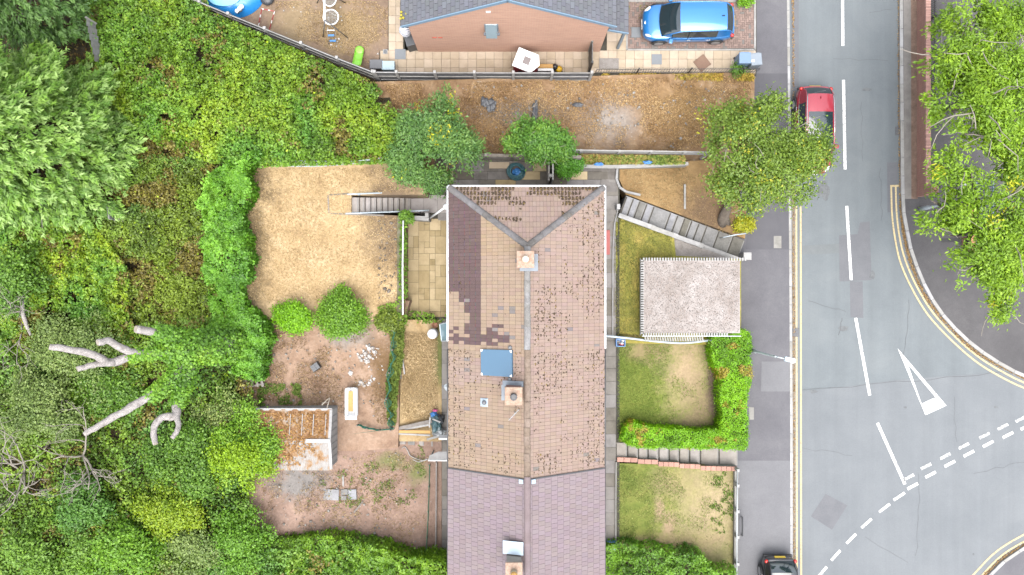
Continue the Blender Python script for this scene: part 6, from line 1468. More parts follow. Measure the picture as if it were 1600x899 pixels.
for (u, v, z) in ((517.5, 55.5, .62), (520, 64, .3)): MB().box(P(u, v, ZP + z), (0.3, 0.09, 0.05), bev=.01).build('rung', M_BLUEP, cl)
MB().bar(P(511, 47.5, ZP + .92), P(523, 47.5, ZP + .92), 0.03, 0.03).build('top_rung', M_WHITE, cl)
sl2 = thing('childrens_slide', 'lime green plastic slide by the diagonal fence', 'slide', P(558, 95, ZP))
pts = [(562, 80, .28), (561, 86, .35), (559, 95, .6), (557, 103, .95)]
m = MB(); prof = [(-.22, .09), (-.20, .02), (-.1, 0), (.1, 0), (.20, .02), (.22, .09)]
vs = []; fs = []
for (u, v, z) in pts:
    c = P(u, v, ZP + z - .2)
    vs += [c + V3(a, 0, b) for (a, b) in prof]
for i in range(3):
    for k in range(5): fs.append((i * 6 + k, i * 6 + k + 1, i * 6 + 7 + k, i * 6 + 6 + k))
o = m.add(vs, fs).build('chute', M_GREENP, sl2, True); o.modifiers.new('s', 'SOLIDIFY').thickness = 0.03
MB().lathe([(0.02, 0), (.2, .02), (.22, .08), (.15, .1)], P(562, 79.5, ZP + .06), 14).build('chute_end', M_GREENP, sl2, True)
for s in (-.16, .16): MB().tube([P(557, 103, ZP + .75) + V3(s, 0, 0), P(568, 109, ZP) + V3(s * .6, 0, 0)], 0.03, 6).build('ladder_leg', plain('toy_orange_%d' % int(s * 100 + 50), (0.55, 0.36, 0.04), 0.4), sl2)
gl = thing('toy_goal', 'small red and white goal frame beside the blue cover', 'goal', P(416, 35, ZP))
gp = [P(404, 40, ZP), P(409, 14, ZP + .55), P(429, 18, ZP + .55), P(421, 46, ZP)]
for a, b in zip(gp[:-1], gp[1:]):
    for k in range(6): MB().tube([a.lerp(b, k / 6), a.lerp(b, (k + 1) / 6)], 0.022, 6).build('tube', M_REDP if k % 3 else M_WHITE, gl)
tp_ = thing('pool_cover', 'crumpled bright blue tarpaulin over a paddling pool', 'tarpaulin', P(365, 5, ZP))
m = MB(); nu, nv = 26, 16; vs = []
for j in range(nv + 1):
    for i in range(nu + 1):
        s_, t_ = i / nu * 2 - 1, j / nv * 2 - 1; r_ = max(abs(s_), abs(t_)) ; k_ = math.hypot(s_, t_) or 1; s2, t2 = s_ / k_ * r_, t_ / k_ * r_
        c = P(362 + s2 * 53, -12 + t2 * 42, ZP); h_ = .62 * (1 - r_ ** 6) + .05 * mnoise.noise(Vector((s2 * 5, t2 * 5, 2))) + (.035 * math.sin(math.atan2(t2, s2) * 17) * r_ ** 2)
        vs.append(c + V3(0, 0, max(.02, h_)))
fs = [(j * (nu + 1) + i, j * (nu + 1) + i + 1, (j + 1) * (nu + 1) + i + 1, (j + 1) * (nu + 1) + i) for j in range(nv) for i in range(nu)]
m.add(vs, fs).build('sheet', plain('blue_tarpaulin', (0.02, 0.22, 0.58), 0.35, var=.2, scale=2), tp_, True)
q = P(350, -3, ZP + .66); MB().add([q + V3(.75 * math.cos(t), .4 * math.sin(t) , .03 + .02 * math.sin(3 * t)) for t in np.linspace(0, 2 * math.pi, 20)[:-1]] + [q + V3(0, 0, .06)], [(k, (k + 1) % 19, 19) for k in range(19)]).build('water_puddle', plain('pale_blue_water', (0.25, 0.55, 0.75), 0.1), tp_, True)
m = MB()
for (u, v, z) in ((371, 18, .5), (375, 14, .55), (378, 11, .5)): m.lathe([(.02, 0), (.12, .03), (.1, .1), (.02, .12)], P(u, v, ZP + z), 7)
m.build('torn_patch', M_WHITE, tp_); MB().box(P(374, 17, ZP + .58), (.26, .16, .03), R(30)).build('hole_patch', M_BLACK, tp_)
o = MB().lathe([(.02, 0), (.3, .05), (.33, .2), (.2, .3), (.02, .32)], P(419, 0, ZP), 14).build('bin_bag', M_DARK, None, True); tagit(o, 'dark rubbish bag beside the blue tarpaulin', 'bag')
# rear gardens
bt = thing('bathtub', 'discarded white bathtub with orange board inside', 'bathtub', P(551, 628, 1.4)); bq = P(551, 628, 1.42); an = R(2)
def rrect(cx, cy, hx, hy, z, n=5, r=.1):
    out = []
    for (sx, sy, a0) in ((1, 1, 0), (-1, 1, 90), (-1, -1, 180), (1, -1, 270)):
        for k in range(n): t = R(a0 + 90 * k / (n - 1)); out.append(V3(cx + sx * (hx - r) + r * math.cos(t), cy + sy * (hy - r) + r * math.sin(t), z))
    return out
L0 = [rrect(bq.x, bq.y, .25, .66, bq.z + .0), rrect(bq.x, bq.y, .265, .68, bq.z + .45), rrect(bq.x, bq.y, .22, .62, bq.z + .46), rrect(bq.x, bq.y, .18, .56, bq.z + .12, r=.08)]
vs = [p for r_ in L0 for p in r_]; n = len(L0[0]); fs = [(i * n + k, i * n + (k + 1) % n, (i + 1) * n + (k + 1) % n, (i + 1) * n + k) for i in range(3) for k in range(n)] + [tuple(3 * n + k for k in range(n))]
MB().add(vs, fs).build('tub', M_WHITE, bt, True); MB().box(bq + V3(-.05, 0.05, .2), (.2, .9, .04)).build('board', M_ORANGE, bt); MB().tube([bq + V3(0, .66, .45), bq + V3(0, .66, .56), bq + V3(0, .58, .58)], .02, 6).build('tap', M_CHROME, bt)
MB().box(bq + V3(.02, -.66, .48), (.52, .14, .03)).build('end_board', M_WHITE, bt)
cr = thing('plastic_crate', 'upturned black plastic crate on the bare garden', 'crate', P(494, 573, 1.6)); q = P(494, 573, 1.62)
MB().box(q + V3(0, 0, .12), (.42, .34, .24), R(35), top=.85).build('crate_body', M_DARK, cr); MB().box(q + V3(0, 0, .25), (.34, .03, .03), R(35)).build('rib', M_DKGREY, cr); MB().box(q + V3(0, 0, .25), (.03, .26, .03), R(35)).build('rib', M_DKGREY, cr)
pl = thing('timber_pallet', 'grey timber pallet at the foot of the ivy hedge', 'pallet', P(395, 597, 1.95)); q = P(395, 598, 2.05)
for k in range(5): MB().box(q + V3(-.44 + k * .22, .0, .1), (.1, .36, .03), R(12)).build('slat', M_WOODG, pl)
for k in (-1, 1): MB().bar(q + V3(-.52, k * .15 - .11, .05), q + V3(.52, k * .15 + .11, .05), .07, .07).build('bearer', M_WOODG, pl)
br = thing('water_butt', 'round white water butt beside the house wall', 'water butt', P(677, 521, .1)); q = P(678, 520.5, .1)
MB().lathe([(.2, 0), (.235, .2), (.235, .7), (.21, .8)], q, 20).build('barrel', M_WHITE, br, True); MB().lathe([(.22, .8), (.22, .84), (.04, .87)], q, 20).build('lid', M_WHITE, br, True)
lt = thing('glass_lean_to', 'small pale blue glazed lean to at the house wall', 'lean-to', P(694, 516, 0))
a, b, c, d = P(687, 507, 1.3), P(700, 504, 2.0), P(700, 533, 2.0), P(690, 533, 1.3)
MB().add([a, b, c, d, a - V3(0, 0, .03), b - V3(0, 0, .03), c - V3(0, 0, .03), d - V3(0, 0, .03)], [(0, 1, 2, 3), (7, 6, 5, 4), (0, 4, 5, 1), (1, 5, 6, 2), (2, 6, 7, 3), (3, 7, 4, 0)]).build('glazing', plain('pale_glazing', (0.16, 0.26, 0.30), 0.15), lt)
for p, q in ((a, b), (b, c), (c, d), (d, a)): MB().bar(p + V3(0, 0, .02), q + V3(0, 0, .02), .04, .04).build('frame', M_RAIL, lt)
for p in (a, d): MB().bar(p, V3(p.x, p.y, 0), .04, .04).build('post', M_RAIL, lt)
fp = MB().lathe([(.1, 0), (.14, .22), (.15, .25), (.12, .25), (.11, .18)], P(680, 508, .1), 12).build('flower_pot', M_TERRA, None, True); tagit(fp, 'orange clay flower pot beside the water butt', 'flower pot')
for i, (p, q, wd, mt, lab) in enumerate((((619, 670.5, .9), (675, 658, .55), .16, M_WOODG, 'wide grey plank on the timber pile beside the house'), ((632, 671, .75), (670, 664, .62), .09, M_WHITEW, 'short white plank in the middle of the timber pile'), ((611, 674.5, .95), (672, 675, .7), .13, M_ORANGE, 'yellow orange plank on the timber pile'), ((622, 678, .9), (672, 680.5, .65), .07, M_WHITEW, 'thin white lath at the front of the timber pile'), ((628, 552, .95), (632, 585, .9), .06, M_WHITEW, 'long white lath lying by the green netting'), ((624.5, 560, .98), (627, 592, .95), .05, M_WOODG, 'thin grey lath lying by the green netting'), ((536, 743, 1.1), (536.5, 760, 1.1), .06, M_WHITEW, 'short upright white lath in the trodden garden'), ((553, 801, 1.0), (567, 784, .9), .07, M_WOODG, 'weathered stake lying in the trodden garden'), ((619, 611, .95), (616, 640, 1.0), .05, M_WOODG, 'grey batten against the netting fence'), ((411, 640, 2.2), (419, 632, 2.2), .05, M_WOODG, 'grey stick above the shed'))):
    o = MB().bar(P(*p), P(*q), wd, .05).build('plank', mt); tagit(o, lab, 'plank')
bags = thing('rubbish_heap', 'heap of dark tarpaulin and rubbish against the house wall', 'rubbish', P(684, 662, .1))
def lump(parent, name, q, rx, ry, rz_, mat, seed=0, am=.25):
    bm = bmesh.new(); bmesh.ops.create_icosphere(bm, subdivisions=3, radius=1)
    for vtx in bm.verts:
        n = mnoise.noise(vtx.co * 1.8 + Vector((seed, 0, 0))) + .5 * mnoise.noise(vtx.co * 4 + Vector((0, seed, 0)))
        f = 1 + am * n; vtx.co = Vector((vtx.co.x * rx * f, vtx.co.y * ry * f, max(-.3, vtx.co.z) * rz_ * f)) + q
    m = MB(); m.v = [tuple(v_.co) for v_ in bm.verts]; m.f = [tuple(v_.index for v_ in f.verts) for f in bm.faces]; m.c = [None] * len(m.f); bm.free()
    return m.build(name, mat, parent, False)
M_TARP = plain('dark_teal_sheet', (0.06, 0.115, 0.13), 0.4, var=.4, scale=5)
lump(bags, 'sheet', P(681, 662, .25), .28, .42, .35, M_TARP, 3, .45); lump(bags, 'bag', P(688, 655, .2), .18, .25, .3, M_DARK, 5, .4); lump(bags, 'bag', P(678, 648, .3), .17, .13, .2, M_BLUEP, 8, .4)
lump(bags, 'pink_bag', P(680, 641.5, .3), .13, .06, .14, plain('pink_plastic', (.6, .12, .28), .4), 9, .3); lump(bags, 'sheet', P(685, 676, .25), .3, .2, .25, plain('grey_sheet', (.3, .32, .33), .5, var=.3), 12, .5)
MB().bar(P(671, 668, .75), P(672, 652, .9), .06, .04).build('lath', M_WHITEW, bags); MB().bar(P(667, 687, .5), P(685, 682, .5), .1, .04).build('lath', M_CONCW, bags); MB().bar(P(676, 655, .7), P(688, 660, .6), .07, .04).build('lath', M_WHITEW, bags)
can = thing('door_canopy', 'grey flat door canopy at the rear of the mauve roofed house', 'canopy', P(688, 711, 1.9)); a, b = P(669, 709, 2.1), P(700, 719, 2.1)
MB().prism([P(u, v, 2.1)[:2] for (u, v) in ((671, 712), (685, 706), (701, 706), (701, 718), (669, 719))], 2.05, 2.1).build('canopy_sheet', M_CONC, can); MB().bar(P(669, 719.5, 2.1), P(701, 719.5, 2.1), .05, .1).build('front_edge', M_WHITE, can)
for u in (671, 699): MB().bar(P(u, 718.5, 2.05), V3(P(u, 718.5, 2.05).x, P(u, 718.5, 2.05).y, 0), .06, .06).build('post', M_WHITEW, can)
br_ = thing('wall_canopy', 'narrow dark canopy with white edge above the timber pile', 'canopy', P(692, 683, 1.8)); MB().box(P(693, 682, 2.0), (.4, .14, .04)).build('sheet', M_DKGREY, br_); MB().box(P(693, 686, 2.0), (.42, .07, .06)).build('edge', M_WHITE, br_)
hose = MB().tube([P(u, v, .45) for (u, v) in smooth_path([(628, 701, ), (632, 698), (637, 704), (640, 711), (648, 716), (662, 720), (668, 717), (655, 722), (645, 718)], 5)], .022, 6).build('rope', M_CONCW, None, True); tagit(hose, 'tangled pale rope in the trodden garden by the canopy', 'rope')
ff = thing('wire_fence', 'green wire fence with posts beside the lower house path', 'fence', P(673, 800, .3))
for (u, v) in ((672, 727), (671.5, 760), (670, 800), (668, 840), (666, 875)): MB().bar(P(u, v, .1), P(u - 2, v, 1.15), .04, .04).build('post', plain('green_post', (.05, .13, .08), .6) if 'green_post' not in MATS else MATS['green_post'], ff)
for z in (.25, .55, .85, 1.1): MB().tube([P(672 - z, 727, z), P(670 - z, 800, z), P(666 - z, 875, z)], .01, 4).build('wire', MATS['green_post'], ff)
MB().bar(P(682, 722, .2), P(681, 880, .2), .06, .2).build('edging_board', M_WOODG, ff)
# green netting fences
M_NET = plain('green_netting', (0.03, 0.16, 0.11), .7, var=.3, scale=8)
def netting(label, pts, h):
    t = thing('netting_fence', label, 'netting', P(*pts[len(pts) // 2]))
    q = [P(*p) for p in smooth_path(pts, 6)]
    vs = []; fs = []; n = len(q)
    for i, p in enumerate(q):
        w_ = .06 * math.sin(i * 1.7); vs += [p + V3(w_, 0, 0), p + V3(w_ * 2 + .05, 0, h * .5), p + V3(.1 * math.sin(i * .9), 0, h)]
    for i in range(n - 1):
        for k in (0, 1): fs.append((i * 3 + k, i * 3 + 3 + k, i * 3 + 4 + k, i * 3 + 1 + k))
    o = MB().add(vs, fs).build('net', M_NET, t); w_ = o.modifiers.new('sub', 'SUBSURF'); w_.subdivision_type = 'SIMPLE'; w_.levels = 1; w_.render_levels = 1; w2 = o.modifiers.new('wire', 'WIREFRAME'); w2.thickness = .025
    for i in range(0, n, 6): MB().bar(q[i], q[i] + V3(0, 0, h + .1), .05, .05).build('post', M_WOODG, t)
netting('long green netting fence with weeds beside the straw lawn', [(616, 515, .8), (617, 545, .85), (612, 580, .9), (608, 620, .95), (612, 650, .9), (614, 668, .85)], .8)
netting('slumped green netting across the foot of the bare garden', [(560, 663, 1.35), (575, 668, 1.3), (595, 671, 1.1), (614, 668, .9)], .35)
# slabs in the trodden garden
for i, (u0, v0, u1, v1) in enumerate(((506, 764, 530, 781), (532, 765, 543, 774), (532, 775, 541, 782), (543, 766, 556, 782))):
    a, b = P(u0, v0, 1.15), P(u1, v1, 1.15); o = MB().box(((a.x + b.x) / 2, (a.y + b.y) / 2, zbot((u0 + u1) / 2) + .03), (abs(a.x - b.x), abs(a.y - b.y), .06), R((-2, 3, -4, 2)[i]), bev=.01).build('paving_slab', M_STEP)
    tagit(o, ('largest and leftmost loose slab', 'small upper loose slab', 'small lower loose slab', 'rightmost loose slab')[i] + ' in the trodden garden', 'slab')
# recycling boxes, coil, misc front
for (u, v, lab) in ((968.5, 535, 'blue recycling box of cans on the green lawn corner'), (955, 850, 'blue recycling box on the path by the bottom hedge')):
    z = .0 if u > 960 else .0; t = thing('recycling_box', lab, 'box', P(u, v, z)); q = P(u, v, z)
    for (dx, dy, sx, sy) in ((-.2, 0, .03, .34), (.2, 0, .03, .34), (0, .17, .43, .03), (0, -.17, .43, .03)): MB().box(q + V3(dx, dy, .16), (sx, sy, .32)).build('side', M_BLUEP, t)
    MB().box(q + V3(0, 0, .03), (.4, .32, .03)).build('base', M_BLUEP, t)
    rr = random.Random(int(u))
    for k in range(7): lump(t, 'packaging', q + V3(rr.uniform(-.13, .13), rr.uniform(-.1, .1), rr.uniform(.12, .24)), .07, .05, .06, (M_WHITE, M_REDP, M_CONCW, M_DKGREY)[k % 4], k, .4)
ch_ = thing('hose_coil', 'coiled teal hose and blue sack in the side passage', 'hose', P(806, 269, 0)); q = P(806, 269, 0)
M_TEAL = plain('teal_hose', (.02, .10, .12), .45, var=.3)
for k in range(9): MB().tube([q + V3((.42 - .02 * k) * math.cos(t) + .03 * math.sin(k * 2), (.38 - .015 * k) * math.sin(t) + .03 * math.cos(k * 3), .04 + .045 * k + .03 * math.sin(t * 2 + k)) for t in np.linspace(0, 6.28, 22)], .028, 6).build('coil', M_TEAL, ch_, True)
lump(ch_, 'blue_sack', q + V3(.05, -.05, .25), .2, .18, .25, M_BLUEP, 4, .4)
o = MB().box(P(780, 258.5, .03), (.95, .3, .05), bev=.01).build('pale_board', M_SLABC); tagit(o, 'pale pinkish board lying in the side passage', 'board')
for (u, v, lab) in ((935, 257, 'blue plastic bag under the white fence nearest the house'), (1012, 254, 'blue plastic bag under the white fence nearest the tree')):
    t = lump(None, 'plastic_bag', P(u, v, .3), .2, .08, .1, M_BLUEP, int(u), .5); tagit(t, lab, 'bag')
for (u, v, ru, rv, lab) in ((757, 160, .2, .22, 'left black plastic scrap on the vacant plot'), (768, 165, .22, .28, 'right black plastic scrap of the pair on the vacant plot'), (836, 174, .13, .5, 'long torn black sheet hanging on the vacant plot'), (902, 164, .24, .1, 'small dark scrap on the vacant plot')):
    pts = []; z = zscrub(u) + .12
    t = lump(None, 'plastic_scrap', P(u, v, z), ru, rv, .07, M_DARK, int(u), .6); tagit(t, lab, 'plastic scrap')
bs = thing('dead_branch', 'bare pale branch caught on the torn black sheet', 'branch', P(835, 172, -.5))
for (a, b, c) in (((826, 170), (836, 166), (841, 163)), ((826, 170), (834, 178), (838, 184)), ((833, 167), (838, 161), (840, 157)), ((827, 180), (830, 192), (832, 202))): MB().tube([P(*a, .1), P(*b, .2), P(*c, .1)], [.022, .018, .01], 5).build('twig', M_TWIG, bs)
o = MB().box(P(678, 500, .1), (.1, .1, .1)).build('brick_block', M_BRICKP); tagit(o, 'single pink brick beside the flower pot', 'brick')
lw = MB().bar(P(1070, 288, -.6), P(1070, 327, -.75), .09, .08).build('edging_post', M_CONC); tagit(lw, 'thin grey concrete post lying in the corner lawn', 'post')
sk = thing('tree_stump', 'grey gnarled stump at the foot of the street tree', 'stump', P(1130, 335, -1.1)); MB().tube([P(1127, 350, -1.3), P(1130, 338, -.9), P(1138, 320, -.6)], [.28, .22, .16], 9).build('stump', M_BARK, sk, True); MB().tube([P(1137, 350, -1.3), P(1135, 338, -.9), P(1140, 325, -.7)], [.16, .13, .1], 8).build('root', M_BARK, sk, True)
rl_ = thing('step_rail', 'short pale handrail at the foot of the diagonal steps', 'handrail', P(1140, 372, -1.2)); MB().tube([P(1130, 371, -.8), P(1150, 367, -.8), P(1166, 365, -.8)], .03, 6).build('rail', M_RAIL, rl_, True)
for u, v in ((1131, 371), (1160, 366)): MB().tube([P(u, v, -.8), V3(P(u, v, -.8).x, P(u, v, -.8).y, -1.7)], .025, 6).build('post', M_RAIL, rl_)

# =============================================================== loose rubble and litter (nobody could count it)
def scatter_stones(name, label, cat, poly, n, zf, r0, r1, cols, clump=None):
    u, v = pick(poly, n)
    if clump is not None:
        k = fbm(u, v, clump[0], 31) > clump[1]; u, v = u[k], v[k]
    mb = MB(); rr = random.Random(n)
    for uu, vv in zip(u, v):
        p = P(uu, vv, zf(uu, vv) + .03); r = rr.uniform(r0, r1) * (.6 + rr.random() ** 3 * 1.6); t = rr.random(); a, b = cols; c = tuple(lerp(x, y, t) for x, y in zip(a, b)); f = rr.random() * 6
        ring = [p + V3(r * rr.uniform(.6, 1.2) * math.cos(f + k * 1.2566), r * rr.uniform(.6, 1.2) * math.sin(f + k * 1.2566), -.01) for k in range(5)]
        top = [p + (q - p) * .55 + V3(0, 0, r * rr.uniform(.4, .8)) for q in ring]
        mb.add(ring + top, [(k, (k + 1) % 5, 5 + (k + 1) % 5, 5 + k) for k in range(5)] + [(5, 6, 7, 8, 9)], c)
    o = mb.build(name, M_STONE, None, fix=False); return tagit(o, label, cat, None, 'stuff')
WH = ((.20, .18, .165), (.42, .41, .40)); GR = ((.10, .09, .08), (.24, .23, .215))
scatter_stones('rubble', 'white plaster rubble strewn over the bare garden', 'rubble', [(545, 585), (560, 545), (572, 536), (592, 545), (600, 570), (596, 600), (560, 604)], 420, lambda u, v: zmid(u), .02, .075, WH, (14, .5))
scatter_stones('rubble', 'small stones scattered over the bare garden', 'rubble', [(395, 520), (605, 520), (605, 660), (395, 625)], 420, lambda u, v: zmid(u), .012, .035, GR)
scatter_stones('rubble', 'small stones scattered over the trodden garden', 'rubble', [(420, 735), (660, 700), (665, 850), (420, 840)], 520, lambda u, v: zbot(u), .012, .04, GR)
scatter_stones('rubble', 'pale stones scattered over the vacant plot', 'rubble', [(740, 135), (1170, 122), (1170, 200), (1060, 232), (740, 232)], 900, lambda u, v: zscrub(u), .015, .05, GR, (60, .42))
scatter_stones('rubble', 'pale litter scattered in the play yard', 'litter', [(440, 10), (600, 10), (600, 90), (560, 90), (430, 40)], 220, lambda u, v: ZP, .015, .045, WH, (40, .5))
scatter_stones('rubble', 'dark stones along the patio side of the back lawn', 'rubble', [(590, 345), (626, 345), (626, 470), (590, 470)], 200, lambda u, v: zlawn(u), .015, .05, ((.06, .05, .04), (.16, .14, .12)))
# fallen leaves along the right kerb
def litter_strip(name, label, path, wd, n, z):
    q = smooth_path(path, 8); k = rng.integers(0, len(q) - 1, n); t = rng.random(n)
    a = np.array(q)[k]; b = np.array(q)[k + 1]; p = a + (b - a) * t[:, None]; d = norm(b - a); p = p + np.stack([-d[:, 1], d[:, 0]], 1) * (rng.normal(size=n) * wd)[:, None]
    w3 = world(p[:, 0], p[:, 1], np.full(n, z) + rng.random(n) * .03)
    o = leaf_mesh(name, w3, np.array([0, 0, 1.]) + rng.normal(size=(n, 3)) * .4, .03 + rng.random(n) * .05, pal([(.11, .06, .025), (.2, .125, .055), (.28, .2, .1)], rng.random(n)), M_BLADE)
    tagit(o, label, 'leaf litter', None, 'stuff')
litter_strip('leaf_litter', 'brown leaf litter in the right hand gutter', [(1405, -20), (1405, 100), (1406, 225), (1407.5, 320), (1412, 362), (1420, 400), (1439, 450), (1463, 487), (1505, 533), (1545, 563), (1605, 593)], 1.3, 3600, ZROAD + .015)
litter_strip('leaf_litter', 'dusty leaf litter in the left hand gutter', [(1239, -20), (1240, 120), (1240, 400), (1241, 650), (1241, 905)], .9, 1500, ZROAD + .015)
litter_strip('leaf_litter', 'brown leaf litter at the far road corner', [(1538, 900), (1566, 873), (1602, 851)], 1.2, 500, ZROAD + .015)
# =============================================================== VEGETATION
WILD = [(-80, -80), (290, -80), (330, 16), (420, 56), (585, 124), (610, 135), (640, 200), (600, 256), (395, 262), (382, 300), (380, 480), (396, 520), (396, 610), (392, 700), (405, 850), (470, 860), (700, 860), (700, 990), (-80, 990)]
def mound(u, v):
    """height of the scrub canopy above its soil"""
    return 0.15 + 0.75 * fbm(u, v, 95, 41) ** 1.3 + 0.3 * fbm(u, v, 30, 43) + 0.55 * vnoise(u, v, 10, 47)
zw = np.vectorize(zwild)
def zwild_np(u, v):
    z = zw(u, v); return np.where((v > 845) & (u > 400), zbot(400) * np.clip(1 - (u - 400) / 285., 0, 1) + .05, z)
# soil under the thicket as a height field
nu, nv = 56, 70; us = np.linspace(-90, 712, nu); vs_ = np.linspace(-90, 1000, nv); UU, VV = np.meshgrid(us, vs_)
ZZ = zwild_np(UU, VV) - .12; inside = in_poly(UU.ravel(), VV.ravel(), WILD).reshape(UU.shape)
pts = world(UU.ravel(), VV.ravel(), ZZ.ravel()); fs = []
for j in range(nv - 1):
    for i in range(nu - 1):
        if inside[j, i] and inside[j, i + 1] and inside[j + 1, i] and inside[j + 1, i + 1]: fs.append((j * nu + i, j * nu + i + 1, (j + 1) * nu + i + 1, (j + 1) * nu + i))
o = MB().add([tuple(p) for p in pts], fs).build('terrain', M_SOILBED, None, False); tagit(o, 'leafy brown soil of the overgrown slope', 'terrain', None, 'structure')

def thicket(name, label, poly, n, cols, leaf, hscale=1.0, brown=0.12, layers=.45, zoff=0.0, seedc=5, lam=None, cat='brambles', per=1):
    """ground cover: leaves spread through the depth of the canopy"""
    u, v = pick(poly, n); k = in_poly(u, v, WILD); u, v = u[k], v[k]
    gaps = fbm(u, v, 26, seedc + 3, 4); k = gaps > .22 + .14 * rng.random(len(u)); u, v = u[k], v[k]
    N = len(u); dep = rng.random(N) ** 1.6 * layers
    z = zwild_np(u, v) + (mound(u, v) - dep) * hscale + zoff
    w3 = world(u, v, z)
    tone = fbm(u, v, 46, seedc, 4) * 1.5 - .25 + (rng.random(N) - .5) * .55
    col = pal(cols, tone, .18)
    bl = np.clip(fbm(u, v, 60, seedc + 21, 3) * 3.2 - 1.5, 0, 1)[:, None]; col = col * (1 - bl * np.array([.32, .10, -.55])) 
    b = fbm(u, v, 38, seedc + 9, 4) + (rng.random(N) - .5) * .18 > (1 - brown) * .72 + .05
    col[b] = pal([(0.08, 0.06, 0.02), (0.14, 0.10, 0.035), (0.19, 0.16, 0.05)], rng.random(b.sum()), .2)
    yb = rng.random(N) < .012; col[yb] = pal(G_YEL, rng.random(yb.sum()))
    nr = np.array([0, 0, 1.0]) + rng.normal(size=(N, 3)) * .55
    o = leaf_mesh(name, w3, nr, leaf * (.6 + .8 * rng.random(N)), col, M_LEAF, None, .68)
    return tagit(o, label, cat, None, 'stuff')
TH1 = [(110, -60), (300, -60), (330, 18), (420, 58), (585, 128), (640, 200), (600, 262), (395, 262), (330, 255), (250, 230), (160, 150)]
TH2 = [(120, 90), (200, 120), (260, 220), (340, 245), (350, 420), (330, 540), (200, 520), (150, 420), (110, 330)]
TH3 = [(-40, 320), (130, 330), (200, 420), (210, 540), (-40, 560)]
TH4 = [(-40, 540), (420, 480), (420, 720), (380, 860), (700, 850), (700, 960), (-40, 960)]
thicket('bramble_thicket', 'bright mixed bramble and ivy thicket below the diagonal fence', TH1, 92000, [(0.061, 0.102, 0.014), (0.104, 0.174, 0.020), (0.152, 0.222, 0.028), (0.226, 0.282, 0.035)], .12, 1.2, .10, .6)
thicket('bramble_thicket', 'olive and brown bramble patch in the middle of the slope', TH2, 70000, [(0.062, 0.085, 0.015), (0.106, 0.137, 0.024), (0.150, 0.189, 0.030), (0.206, 0.247, 0.045)], .105, .8, .30, .5, seedc=15)
thicket('bramble_thicket', 'green and yellow bramble patch below the big conifer', TH3, 52000, [(0.055, 0.102, 0.015), (0.098, 0.168, 0.020), (0.159, 0.222, 0.028), (0.244, 0.282, 0.025)], .12, 1.1, .14, .6, seedc=25)
thicket('bramble_thicket', 'dark undergrowth below the shrubs at the bottom left', TH4, 110000, [(0.046, 0.078, 0.012), (0.085, 0.137, 0.020), (0.130, 0.195, 0.030), (0.189, 0.254, 0.045)], .12, 1.1, .16, .7, seedc=35)

# fallen leaves and dead stems on the soil between the brambles
u, v = pick([(-40, -40), (420, 40), (600, 140), (600, 258), (390, 262), (385, 480), (396, 610), (400, 850), (700, 870), (700, 930), (-40, 930)], 60000); k = in_poly(u, v, WILD); u, v = u[k], v[k]; N = len(u)
o = leaf_mesh('leaf_litter', world(u, v, zwild_np(u, v) - .02 + rng.random(N) * .2), np.array([0, 0, .8]) + rng.normal(size=(N, 3)) * .5, .08 + rng.random(N) * .12, pal([(.05, .03, .012), (.10, .065, .025), (.15, .105, .045), (.07, .085, .02)], rng.random(N), .2), M_BLADE, None, np.where(rng.random(N) < .4, .12, .55)); tagit(o, 'dead brown leaves and stems under the brambles', 'leaf litter', None, 'stuff')
